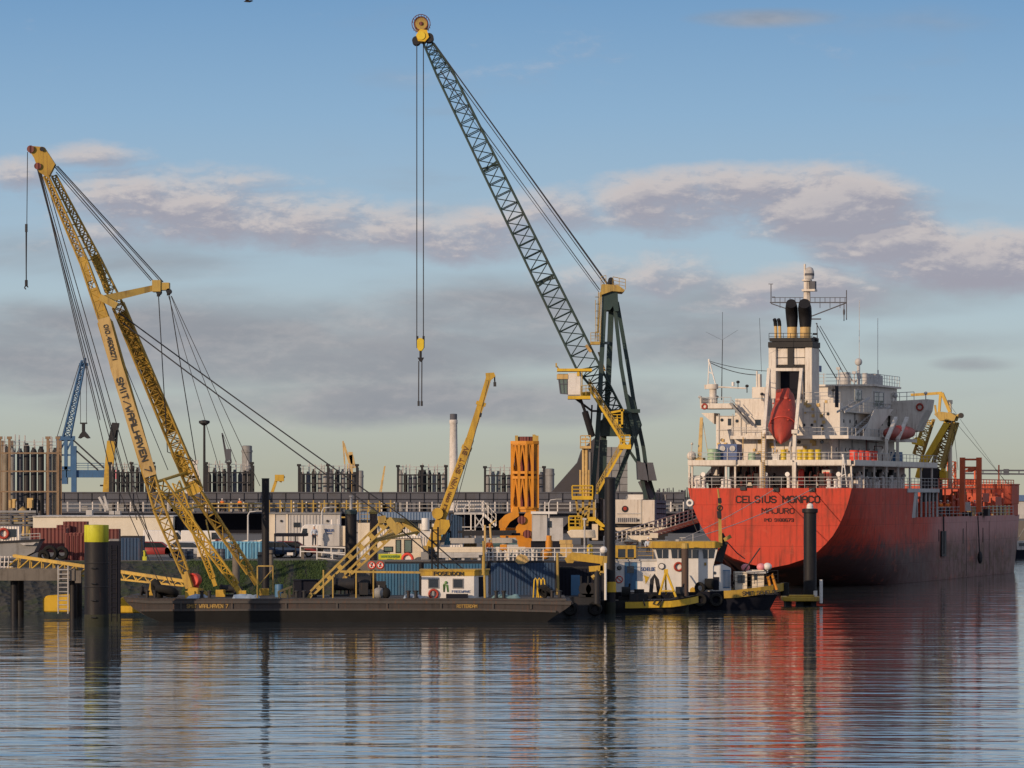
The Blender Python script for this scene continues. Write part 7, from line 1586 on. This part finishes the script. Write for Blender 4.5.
# drums and gear on the boat deck
def drum(px, v, m, lab, r=.3, h=.88, z=12.5, grp='drums on the boat deck', name='oil_drum'):
    c = sl(px,0,v); s = SB(); s.lathe((c.x,v,z),[(r,0),(r*1.04,.04),(r,.08),(r,h*.33),(r*1.05,h*.36),(r,h*.39),(r,h*.64),(r*1.05,h*.67),(r,h*.7),(r,h-.04),(r*1.04,h-.02),(r*.94,h),(.02,h-.03)],16)
    return obj(name, s, M[m], None, lab, 'drum', grp, smooth=40)
for px,lab in ((783.5,'yellow drum alone, left of the right launching frame post'),(800,'leftmost of the four yellow drums standing in a row'),(805.3,'yellow drum second from the left in the row of four'),(811,'yellow drum third from the left in the row of four'),(818,'rightmost of the four yellow drums, beside the grey bin')):
    drum(px,1.5,'drum_yellow',lab,.3,1.5)
drum(824.8,1.5,'grey','grey bin with a dark lid right of the yellow drums',.28,1.25,name='bin')
for i,lab in enumerate(('red drum nearest the stern in the row under the stairs','second red drum from the stern under the stairs','third red drum from the stern under the stairs','red drum farthest from the stern in the row under the stairs')):
    p = slu(852.5+i*6.2,0,7.4); s = SB(); s.lathe((7.6,p.y,12.9),[(.5,0),(.52,.05),(.5,.45),(.53,.5),(.5,.55),(.5,1.0),(.52,1.05),(.02,1.07)],16); obj('oil_drum', s, M['red'], None, lab, 'drum', 'red drums on the boat deck', smooth=40)
drum(712.8,1.6,'lime_tank','large pale green tank left of the blue container',.55,1.6,name='green_tank'); drum(752,1.7,'lime_tank','pale green capstan-shaped tank right of the blue container',.38,1.25,name='green_tank'); drum(718.5,2.1,'lime_tank','narrow pale green drum tucked beside the blue container',.2,1.4,name='green_tank')
s = SB(); sbox(s,718,737,444,461,2.3,2.2); bcx = obj('deck_locker', s, M['letter_blue'], None, 'dark blue locker on the boat deck between pale green tanks', 'locker', bev=.03)
s = SB(); 
for px in (722.5,732.5): c = sl(px,448.5,2.25); s.lathe(c,[(.3,0),(.3,-.06)],12,(0,1,0))
s.bx(sl(727.3,0,2.2).x,sl(727.9,0,2.2).x,2.22,2.3,12.5,14.2); obj('wire_coil', s, M['grey_light'], bcx)
s = SB(); sbox(s,772.5,779,455,461.5,1.4,.8); sbox(s,771.5,780,454,455,1.3,1.); obj('deck_box', s, M['clean_white'], None, 'white box on the boat deck between the launching frame posts', 'box')
s = SB(); c = sl(691.5,456,1.6); s.ball(c,.5,12); s.bar(c,V((c.x,c.y,12.5)),.2); s.bar(V((c.x,c.y,c.z+.4)),V((c.x+.05,c.y,c.z+1.2)),.04); s.ball(V((c.x+.05,c.y,c.z+1.25)),.14,8); obj('ventilator', s, M['ship_white'], ship, smooth=50)
s = SB(); s.beam(sl(699.5,461,2),sl(701.5,418,4),.42,.45,w2=.3,h2=.3); s.bar(sl(703,422,4),sl(708.5,458,2),.03); s.bx(sl(696,0,2).x,sl(704,0,2).x,1.6,2.6,12.5,13.2); obj('provision_crane', s, M['panel_cream'], ship)
# mooring gear on the poop
def gear(px, m, lab, kind):
    c = sl(px,0,2.2); s = SB(); z = DKP
    if kind == 'winch':
        s.bx(c.x-1.0,c.x+1.0,2,3.6,z,z+.25); s.bar((c.x-.8,2.8,z+1.0),(c.x+.8,2.8,z+1.0),.42,16)
        for d_ in (-.8,.05,.75): s.bar((c.x+d_,2.8,z+1.0),(c.x+d_+.07,2.8,z+1.0),.75,18)
        s.bx(c.x+.9,c.x+1.5,2.3,3.4,z,z+1.5); s.bar((c.x-1.1,2.8,z+1),(c.x-.8,2.8,z+1),.3,12); s.bx(c.x-1.3,c.x-1.1,2.5,3.1,z,z+1.3)
        for d_ in (-.6,.3,.8): s.bar((c.x+d_,3.2,z+1.3),(c.x+d_,3.2,z+2.2),.12,8)
    elif kind == 'bitts':
        s.bx(c.x-.6,c.x+.6,1.2,1.7,z,z+.12)
        for d_ in (-.35,.35): s.lathe((c.x+d_,1.45,z),[(.2,0),(.2,.75),(.28,.8),(.28,.92),(.05,.95)],14)
    elif kind == 'vent':
        s.tube([(c.x,1.6,z),(c.x,1.6,z+1.0),(c.x,1.4,z+1.35),(c.x,1.0,z+1.4)],[.2,.2,.21,.24],14)
    elif kind == 'reel':
        s.bar((c.x-.55,1.8,z+.75),(c.x+.55,1.8,z+.75),.55,16)
        for d_ in (-.6,.53): s.bar((c.x+d_,1.8,z+.75),(c.x+d_+.07,1.8,z+.75),.8,18); s.bx(c.x+d_-.02,c.x+d_+.09,1.5,2.1,z,z+.75)
    return obj('mooring_'+kind if kind != 'vent' else 'vent_cowl', s, M[m], ship, smooth=40)
gear(744,'dark_steel','','winch'); gear(752,'maroon','','winch'); gear(810,'dark_steel','','winch'); gear(817,'maroon','','winch'); gear(780.5,'dark_steel','','reel'); gear(702,'clean_white','','bitts'); gear(728,'clean_white','','bitts'); gear(697,'clean_white','','reel'); gear(768,'clean_white','','vent'); gear(790,'clean_white','','vent'); gear(834,'clean_white','','bitts'); gear(716.5,'dark_steel','','reel'); gear(841,'clean_white','','vent'); gear(706,'clean_white','','vent')
s = SB(); sbox(s,822,830,469,485,2.5,1); hb_ = obj('fire_cabinet', s, M['ship_white'], ship)
s = SB(); sbox(s,823,829,472,480,2.4,.12); obj('hose_reel', s, M['red'], hb_)
s = SB(); s.bar(sl(801,486,2),sl(801.5,472,2),.28,12); s.ball(sl(801.5,471.5,2),.28,10); obj('gas_bottle', s, M['red'], ship, smooth=50)
s = SB()
for a,b in (((841,487),(843,457)),((847,487),(843.5,457)),((841.6,476),(846,474)),((842,467),(844.6,467))): s.bar(sl(*a,.4),sl(*b,.4),.06)
s.bar(sl(843,457,.4),sl(843,454,.4),.12); obj('stern_light_mast', s, M['clean_white'], ship)
s = SB(); rr = random.Random(12)
for k in range(22):
    v = 3+k*1.25; h = rr.uniform(.6,1.4); s.cyl((7.6+rr.uniform(-.4,.3),v,DKP),rr.uniform(.16,.36),h,10)
    if k % 3 == 0: s.tube([(7.6,v,DKP+h),(7.6,v,DKP+h+.3),(7.9,v,DKP+h+.45)],.2,8)
obj('ventilator', s, M['white_box'], ship, smooth=50, each=True)
s = SB()
for v in (13,20,26): s.bx(6.2,7.2,v,v+2,DKP,DKP+1.7); s.bar((6.5,v+2.6,DKP),(6.5,v+2.6,DKP+2),.3,10)
obj('mooring_winch', s, M['dark_steel'], ship, smooth=40)
# mooring lines
ml = MB(); ml.wire(SM @ sl(811.5,489.5,-.2), W(664,545,390), .04, .6, 6); ml.wire(SM @ sl(774,489.5,-.2), W(650,552,390), .036, .4, 6); obj('mooring_line', ml, M['pale_rope'], None, 'two pale mooring lines slanting across the red stern to the quay', 'mooring line')
# ---- midship gear
s = SB(); vv = 53
def q(px,py,v=vv): return sl(px,py,v)
for a,b,w_ in (((911,395),(942,393),.3),((942,393),(950,412),.35),((940.5,394),(939,413),.28),((935,405),(936,413),.2)): s.beam(q(*a),q(*b),w_,w_)
s.beam(q(912,395,vv+2),q(942,393,vv+2),.25,.25)
hc = thing('hose_crane', 'yellow knuckle crane with lattice legs on the deck of the red ship', 'deck crane', SM @ V((5.5,vv,7)), -a_)
obj('jib', s, M['crane_yellow'], hc)
s = SB(); sprism(s,[(934,414),(939,411.5),(951,413),(956,416),(954,421),(946,420),(940,421)],vv-.6,2); s.bar(q(956,417),q(960.5,414.5),.2); obj('head_gear', s, M['old_yellow'], hc)
s = SB(); s.beam(q(947.5,423),q(925,462),.75,.7); s.beam(q(924,455),q(918,478),.6,.6); s.pprism if False else None; sprism(s,[(911,441),(916,437),(923,441),(923,446),(912,444)],vv-.5,1); obj('leg_plate', s, M['bright_yellow'], hc)
s = SB(); s.lattice(q(930,418,vv+1),q(918,455,vv+1),1.0,.9,.9,1.0,8,.1,.05,up=(1,0,.3)); s.lattice(q(952,421,vv+1),q(937,470,vv+1),1.2,1.2,1.3,1.3,9,.13,.07,up=(1,0,.3)); s.beam(q(954,421,vv+.2),q(941,468,vv+.2),.35,.45); obj('lattice_leg', s, M['old_yellow'], hc)
s = SB(); s.lathe(q(930.5,473,vv-.6),[(.9,0),(.9,.15),(.6,.2),(.6,.9),(.9,.95),(.9,1.1)],18,(0,1,0)); s.bx(q(922,0).x,q(940,0).x,vv-.5,vv+1.5,7,q(0,478).z); s.beam(q(924,465),q(922,486),.5,.5); obj('hose_drum', s, M['dark_steel'], hc, smooth=40)
s = SB(); s.lathe(q(960.8,415.5,vv-.5),[(.3,0),(.3,.3)],14,(0,1,0)); obj('sheave', s, M['dark_steel'], hc)
s = SB(); s.bar(q(950,488,vv+1.5),q(950,402,vv+1.5),.26,10,.2); s.bar(q(945,466,vv+1.5),q(953,466,vv+1.5),.06); s.bar(q(950,400,vv+1.5),q(950,404,vv+1.5),.3); obj('foremast', s, M['cream'], ship)
s = SB(); s.wire(q(957,424),sl(1008,484,85),.03); s.wire(q(954,430),q(958,470),.025); s.wire(q(950,405,51),sl(1006,483,84),.02); obj('rigging', s, M['rope'], ship, each=True)
s = SB(); sbox(s,939.5,946,471,480,53,1.2); sbox(s,941,944,468.5,472,53,1); obj('valve_house', s, M['bright_yellow'], ship)
vv = 64
s = SB()
for px in (962.5,979): s.beam(q(px,512),q(px,457.5),.55,.55); s.beam(q(px,512,66),q(px,460,66),.4,.4)
for py in (459.5,467.5): s.beam(q(962.5,py),q(979,py),.2,.22)
sprism(s,[(964,472),(970,467),(977,467.5),(970,472)],vv-.1,1.5); obj('goalpost_frame', s, M['deck_orange'], ship, each=True)
P('machinery_orange', (.42,.055,.02), .55, dirt=.4, rust=.3)
s = SB()
A = sl(985,0,80); 
s.prism([(4.6,90,8.3),(8.3,90,8.3),(8.35,90,10.6),(4.3,90,10.6)],(0,5,0)); s.bx(-6,8.4,89.9,95.2,10.6,10.75); s.bx(-6,4.2,90,95,7,10.5); s.bx(4.4,8.3,90.5,94.5,6.9,8.3); s.cyl((2.5,91.5,10.75),1.6,.55,20); obj('deck_tank', s, M['machinery_orange'], ship, bev=.05)
s = SB(); rr = random.Random(21)
for k in range(60):
    v = rr.uniform(45,79); u = rr.uniform(1,8); z = 7+rr.choice((.4,.9,1.5,2.1)); 
    if rr.random() < .5: s.bar((u,v,z),(min(8.2,u+rr.uniform(1,3)),v,z),rr.uniform(.07,.18),8)
    else: s.bar((u,v,z),(u,v+rr.uniform(2,6),z),rr.uniform(.07,.2),8)
    if rr.random() < .6: s.bar((u,v,6.95),(u,v,z+rr.uniform(0,.8)),.12,8)
s.bx(3,6.5,47,56,7,8.6); s.bx(4.5,8,69,71.5,7,8.2); obj('deck_piping', s, M['machinery_orange'], ship, smooth=50)
s = SB(); s.rail([(8.2,46,10.2),(8.2,92,10.2)],1.0,1.8,.05,3); s.bx(7.2,8.3,46,79,10.05,10.2)
for v in range(46,80,4): s.bx(8.0,8.15,v,v+.15,6.95,10.05)
obj('catwalk', s, M['deck_orange'], ship)
s = SB(); s.tube([sl(950,505,58),sl(955,495,58),sl(960,500,58),sl(966,492,58)],.16,8); s.tube([sl(953,508,58),sl(958,499,58),sl(964,505,58)],.14,8); s.tube([sl(948,500,58),sl(953,492,58),sl(957,496,58)],.14,8); obj('cargo_hose', s, M['old_yellow'], ship, smooth=60)
s = SB(); a = sl(961,511,57); b = sl(970.5,502,57); s.bx(a.x,b.x,57,57.1,a.z,b.z); nb = obj('notice_board', s, M['clean_white'], ship)
s = SB(); sbox(s,977,988,509,516,70,1.5); sbox(s,960,971,512,516,62,1); obj('fender_box', s, M['dark_steel'], ship)
s = SB()
for px in range(988,1012,4): s.bx(8.35,8.45,slu(px,0,8.4).y,slu(px,0,8.4).y+1.1,7.0,8.2)
obj('bulwark_panel', s, M['panel_cream'], ship)
for px,m,lab,v in ((945.5,'jacket_orange','person in orange overalls at the ship rail, left of the pair',48),(952,'jacket_orange','person in orange overalls at the ship rail, right of the pair',52),(983.5,'red','person in red overalls on the ship deck before the orange tank',68)):
    c = sl(px,514,v); w_ = SM @ V((min(c.x,8.0),v,7.0)); person(w_, lab, m, .3, 'clean_white')
# ------------------------------------------------------------------ more of the ship's fittings
def face_box(px, py, v, w, h, d=.08):
    c = sl(px, py, v); return SB().bx(c.x-w/2, c.x+w/2, v-d, v+.01, c.z-h/2, c.z+h/2)
vA = 9.0
for px,py in ((770,447),(826,447),(806,448)):
    obj('door', face_box(px,py+4,vA,.75,1.55), M['grey_light'], h2)
for px,py in ((778,442),(814,442),(822,442),(799,442)):
    c = sl(px,py,vA); s = SB(); s.lathe(c+V((0,.01,0)),[(.2,0),(.2,-.05),(.14,-.07)],14,(0,1,0)); obj('porthole', s, M['glass'], h2)
for px,py in ((722,420),(737,421),(722,440),(748,438)):
    c = sl(px,py,8); s = SB(); s.lathe(c+V((0,.01,0)),[(.17,0),(.17,-.05),(.12,-.07)],14,(0,1,0)); obj('porthole', s, M['glass'], pt)
for px,py in ((804,425),(812,425),(822,426),(828,414)):
    c = sl(px,py,10.5 if px < 830 else 12); s = SB(); s.lathe(c+V((0,.01,0)),[(.16,0),(.16,-.05),(.11,-.07)],14,(0,1,0)); obj('porthole', s, M['glass'], h3)
s = SB()
for px,y0_,y1_,v in ((719,414,460,8),(733,414,460,8),(741,410,436,8),(746,412,434,8),(767,437,461,9),(784,437,461,9),(791,437,461,9),(828,437,461,9),(803,408,434,10.5),(817,400,434,10.5),(824,402,434,10.5)):
    s.bar(sl(px,y0_,v)+V((0,-.06,0)), sl(px,y1_,v)+V((0,-.06,0)), .045, 6)
for px0,px1,py,v in ((717,762,430,8),(765,831,440,9),(803,829,412,10.5),(717,735,416,8)): s.bar(sl(px0,py,v)+V((0,-.06,0)), sl(px1,py,v)+V((0,-.06,0)), .035, 6)
obj('wall_pipe', s, M['grey_light'], ship)
rr = random.Random(31); s = SB()
for k in range(26):
    px = rr.uniform(717,760) if k % 2 else rr.uniform(766,829); v = 8 if px < 762 else 9; py = rr.uniform(438,456); c = sl(px,py,v); a = rr.uniform(.08,.25)
    s.bx(c.x-a,c.x+a,v-.15,v+.01,c.z-a*rr.uniform(.6,1.6),c.z+a)
for k in range(14):
    px = rr.uniform(802,830); py = rr.uniform(400,430); c = sl(px,py,10.5); a = rr.uniform(.07,.18); s.bx(c.x-a,c.x+a,10.38,10.51,c.z-a,c.z+a)
obj('junction_box', s, M['panel_cream'], ship)
# starboard side: doors, portholes, pipes
for v in (13,19,24,31):
    s = SB(); s.bx(B.x-.01,B.x+.05,v,v+.8,12.5,14.4); obj('door', s, M['grey_light'], h2)
for v in (11,15.5,17.5,22,27,29,34,37):
    s = SB(); s.lathe(V((B.x+.0,v,14.1)),[(.22,0),(.22,.06),(.15,.08)],12,(1,0,0)); obj('porthole', s, M['glass'], h2)
for v in (14,17,20,23,33,36):
    s = SB(); s.lathe(V((B.x+.1,v,17.1)),[(.2,0),(.2,.06),(.14,.08)],12,(1,0,0)); obj('porthole', s, M['glass'], h3)
s = SB()
for v in (12,18.2,26,30.2,36): s.bar((B.x+.08,v,12.5),(B.x+.08,v,15.2),.05,6); s.bar((B.x+.17,v+1,15.4),(B.x+.17,v+1,18),.05,6)
obj('side_pipe', s, M['grey'], ship)
s = SB(); s.bar((B.x+1.2,20,12.5),(B.x+1.2,20,15.2),.06); s.bar((B.x+1.2,20,15.0),(B.x+1.2,26,15.0),.05); s.tube([(B.x+1.0,25,12.6),(B.x+1.0,25,14.6),(B.x+1.0,29,14.6),(B.x+1.0,29,12.6)],.05); obj('pipe_frame', s, M['maroon'], ship)
# masthead clutter
s = SB(); rr = random.Random(8)
for k in range(9):
    v = 27+k*1.3; h = rr.uniform(.5,1.7); u_ = rr.uniform(-1,4.8); s.bar((u_,v,21.2),(u_,v,21.2+h),.07,6); s.bx(u_-.2,u_+.2,v-.2,v+.2,21.2+h,21.2+h+.3)
for k in range(5): u_ = -3.5+k*.8; s.bar((u_,v0,21.2),(u_,v0,22.4),.05,5)
s.bx(3.6,4.8,30,31.2,21.2,22.4); obj('roof_gear', s, M['grey_light'], ship)
s = SB()
for px,py in ((717,397),(747,386),(762,394),(833,390),(738,382)): c = sl(px,py,8.2); s.bar(c, c-V((0,0,.7)), .05,5); s.ball(c,.2,8,(1,1,.8))
obj('deck_lamp', s, M['dark_steel'], ship, each=False)
# orange gear on the fore deck
s = SB(); rr = random.Random(77)
for k in range(55):
    v = rr.uniform(55,88); z = rr.uniform(7.3,10.2); u_ = rr.uniform(5.5,8.2); a = rr.uniform(.15,.55)
    if k % 3: s.bar((u_,v,6.95),(u_,v,z),rr.uniform(.08,.16),7); s.bar((u_,v,z),(u_,v+rr.uniform(-3,3),z),rr.uniform(.07,.14),7)
    else: s.bx(u_-a,u_+a,v-a,v+a,z-1.2,z-.4)
s.tube([(7.9,60,7),(7.9,60,9.6),(7.9,61.5,10),(7.9,63,9.4),(7.9,63,7)],.18,8); s.bx(5,8.2,72,76,8.6,9.6); s.bx(6,8.2,80,84,7,9.2); s.bx(5,8,55,58,7.2,9.4)
obj('deck_machinery', s, M['machinery_orange'], ship, each=False)
s = SB()
for v in (57,66,70,83): s.bx(7.4,8.2,v,v+1.2,7,8.1)
obj('valve_box', s, M['old_yellow'], ship, each=True)
s = SB(); s.lattice(V((6.5,62,10.2)),V((6.5,62,13.2)),.8,.8,.8,.8,3,.07,.05); s.bar((6.5,76,10.2),(6.5,76,12.6),.12); s.bar((7.5,86,10.2),(7.5,86,13),.09); obj('vent_mast', s, M['deck_orange'], ship, each=False)
# ------------------------------------------------------------------ more on the quay
def ibc(px, Y, lab):
    c = W(px,545,Y); t = thing('water_tank', lab, 'tank', (c.x,Y,G), 0, 'white plastic tanks on the quay')
    s = MB(); s.bx(c.x-.5,c.x+.5,Y-.5,Y+.5,G+.15,G+1.15); obj('tank', s, M['clean_white'], t, bev=.06)
    s = MB(); s.bx(c.x-.55,c.x+.55,Y-.55,Y+.55,G,G+.14)
    for k in range(5): x = c.x-.5+k*.25; s.bx(x-.02,x+.02,Y-.545,Y-.515,G+.14,G+1.2)
    for z in (.4,.75,1.15): s.bx(c.x-.54,c.x+.54,Y-.55,Y-.52,G+z-.02,G+z+.02)
    obj('cage', s, M['grey_light'], t)
for px,Y,lab in ((352,357,'white plastic tank just right of the grey tank box'),(366,357,'white plastic tank left of the brown pile on the quay'),(447,362,'white plastic tank under the boom foot of the mobile crane'),(258,366,'white plastic tank behind the longer sky blue skip')): ibc(px,Y,lab)
def pallet(px, Y, n, m, lab):
    c = W(px,545,Y); t = thing('pallet_load', lab, 'pallet', (c.x,Y,G), 0, 'pallet loads on the quay'); s = MB()
    for k in range(3): s.bx(c.x-.6+k*.5,c.x-.4+k*.5,Y-.5,Y+.5,G,G+.1)
    s.bx(c.x-.6,c.x+.6,Y-.5,Y+.5,G+.103,G+.14); obj('pallet', s, M['wood_grey'], t)
    rr = random.Random(int(px)); s = MB()
    for k in range(n):
        for j in range(2): a = rr.uniform(-.06,.06); s.bx(c.x-.55+j*.56+a,c.x-.02+j*.56+a,Y-.45+a,Y+.45,G+.15+k*.36,G+.15+k*.36+.34)
    obj('load', s, M[m], t)
for px,Y,n,m,lab in ((204,363,3,'cream','pallet of cream sacks behind the yellow brace leg'),(222,372,4,'maroon','pallet of red boxes behind the leftmost sky blue skip'),(456,358,3,'white_box','pallet of white boxes behind the deckhouse mast'),(470,366,4,'panel_cream','pallet of tan boxes below the stair platform'),(478,357,2,'blue','pallet of low blue boxes beside the pipe posts'),(512,360,3,'grey_light','pallet of grey boxes below the orange tower'),(528,359,2,'white_box','low pallet of white boxes in front of the control hut'),(566,364,4,'panel_cream','pallet of tan boxes left of the pale trough'),(331,371,3,'white_box','pallet of white boxes behind the grey tank box')): pallet(px,Y,n,m,lab)
def lightpole(px, top, Y, lab):
    c = W(px,545,Y); t = thing('light_pole', lab, 'lamp post', (c.x,Y,G), 0, 'lamp posts on the quay'); z = W(0,top,Y).z
    s = MB(); s.tube([(c.x,Y,G),(c.x,Y,z-.3),(c.x+.15,Y,z),(c.x+.9,Y,z+.08)],[.1,.07,.06,.05],8); obj('pole', s, M['grey_light'], t, smooth=50)
    s = MB(); s.bx(c.x+.7,c.x+1.3,Y-.12,Y+.12,z+.02,z+.16); obj('lamp_head', s, M['grey'], t)
for px,top,Y,lab in ((322,508,380,'lamp post behind the white van'),(464,506,395,'lamp post behind the upright dark blue cabin'),(549,500,440,'lamp post right of the control hut'),(248,512,385,'lamp post behind the longer sky blue skip')): lightpole(px,top,Y,lab)
s = MB(); c = W(499,548,372); s.bar((c.x-1.6,372,G+.9),(c.x+1.6,372,G+.9),.62,18); s.bx(c.x-1.2,c.x-.9,371.6,372.4,G,G+.5); s.bx(c.x+.9,c.x+1.2,371.6,372.4,G,G+.5); s.cyl((c.x,372,G+1.45),.2,.25,10); obj('fuel_tank', s, M['lime_tank'], None, 'pale green cylindrical fuel tank lying below the orange tower base', 'tank', smooth=40)
fk = thing('forklift', 'small yellow forklift parked behind the landing platform', 'forklift', W(352,549,366)); c = W(356,549,368)
s = MB(); s.bx(c.x-.9,c.x+.7,367.5,368.6,G+.25,G+.95); s.bx(c.x-.9,c.x-.4,367.5,368.6,G+.95,G+1.25); obj('body', s, M['bright_yellow'], fk, bev=.05)
s = MB()
for x in (-.8,.5):
    for y in (367.6,368.5): s.bar((c.x+x,y,G+.95),(c.x+x*.7,y,G+2.1),.05)
s.bx(c.x-.65,c.x+.45,367.5,368.6,G+2.1,G+2.18); obj('roll_cage', s, M['dark_steel'], fk)
s = MB(); s.beam((c.x+.85,367.7,G+.1),(c.x+.85,367.7,G+2.2),.1,.12); s.beam((c.x+.85,368.4,G+.1),(c.x+.85,368.4,G+2.2),.1,.12); s.bx(c.x+.9,c.x+1.9,367.65,367.78,G+.12,G+.18); s.bx(c.x+.9,c.x+1.9,368.3,368.43,G+.12,G+.18); obj('mast', s, M['dark_steel'], fk)
for x in (-.55,.5):
    s = MB(); s.lathe((c.x+x,367.4,G+.28),[(.28,0),(.28,.22)],14,(0,1,0)); obj('wheel', s, M['rubber'], fk)
for px,Y,m,lab in ((206,392,'clean_white','white van far back left of the blue skips'),(168,394,'clean_white','white van parked against the end of the pale shed')):
    c = W(px,545,Y); t = thing('parked_van', lab, 'van', (c.x,Y,G), 0, 'vans parked far back on the quay')
    s = MB(); s.prism([(c.x-2.3,Y,G+.35),(c.x+2.3,Y,G+.35),(c.x+2.3,Y,G+1.0),(c.x+1.5,Y,G+1.25),(c.x+.9,Y,G+2.1),(c.x-2.3,Y,G+2.15)],(0,1.8,0)); obj('body', s, M[m], t, bev=.06)
    s = MB(); s.prism([(c.x+.5,Y-.02,G+1.3),(c.x+1.35,Y-.02,G+1.3),(c.x+.9,Y-.02,G+1.95),(c.x+.5,Y-.02,G+1.95)],(0,.03,0)); obj('window', s, M['glass'], t)
    for x in (-1.5,1.4):
        s = MB(); s.lathe((c.x+x,Y-.05,G+.34),[(.34,0),(.34,.25)],14,(0,1,0)); obj('wheel', s, M['rubber'], t)
# pipe rack under the gallery at the left
s = MB(); Y = 470
for px in range(-60,40,14): s.pbox(px,px+1.6,513,545,Y,.3); s.pbox(px,px+1.6,513,545,Y+2,.3)
for py in (514,519,525): s.pbox(-60,36,py,py+1.2,Y-.1,.25)
pr = obj('pipe_rack', s, M['gallery_grey'], None, 'dark steel pipe rack below the gallery at the far left', 'pipe rack')
s = MB()
for py in (513,518,524):
    for j in range(3): s.bar(W(-60,py-1,Y+.4+j*.6), W(36,py-1,Y+.4+j*.6), .18, 10)
obj('pipe', s, M['grey'], pr, smooth=40, each=True)
# small drums and quay-edge bollards, each a thing
P('drum_dark', (.05,.07,.10), .5, dirt=.4, rust=.4)
pd = None; rr = random.Random(55)
def at_xy(px, Y): return V(((px-512)*Y/F, Y, G))
for cxp, Y, n in ((186,357,5),(219,358,4),(437,360,5),(459,369,4),(503,362,4),(540,363,4),(351,362,4)):
    for k in range(n):
        p = at_xy(cxp+rr.uniform(-6,6), Y+rr.uniform(-1.2,1.2))
        if pd is None:
            s = MB(); s.lathe(p, [(.29,0),(.3,.03),(.285,.3),(.305,.33),(.285,.36),(.285,.58),(.305,.61),(.285,.64),(.3,.87),(.27,.89),(.02,.87)], 14)
            pd = obj('oil_drum', s, M['drum_dark'], None, 'dark blue-grey oil drum standing in a loose cluster on the quay', 'drum', 'dark oil drums clustered on the quay', smooth=40)
        else: dup(pd, p)
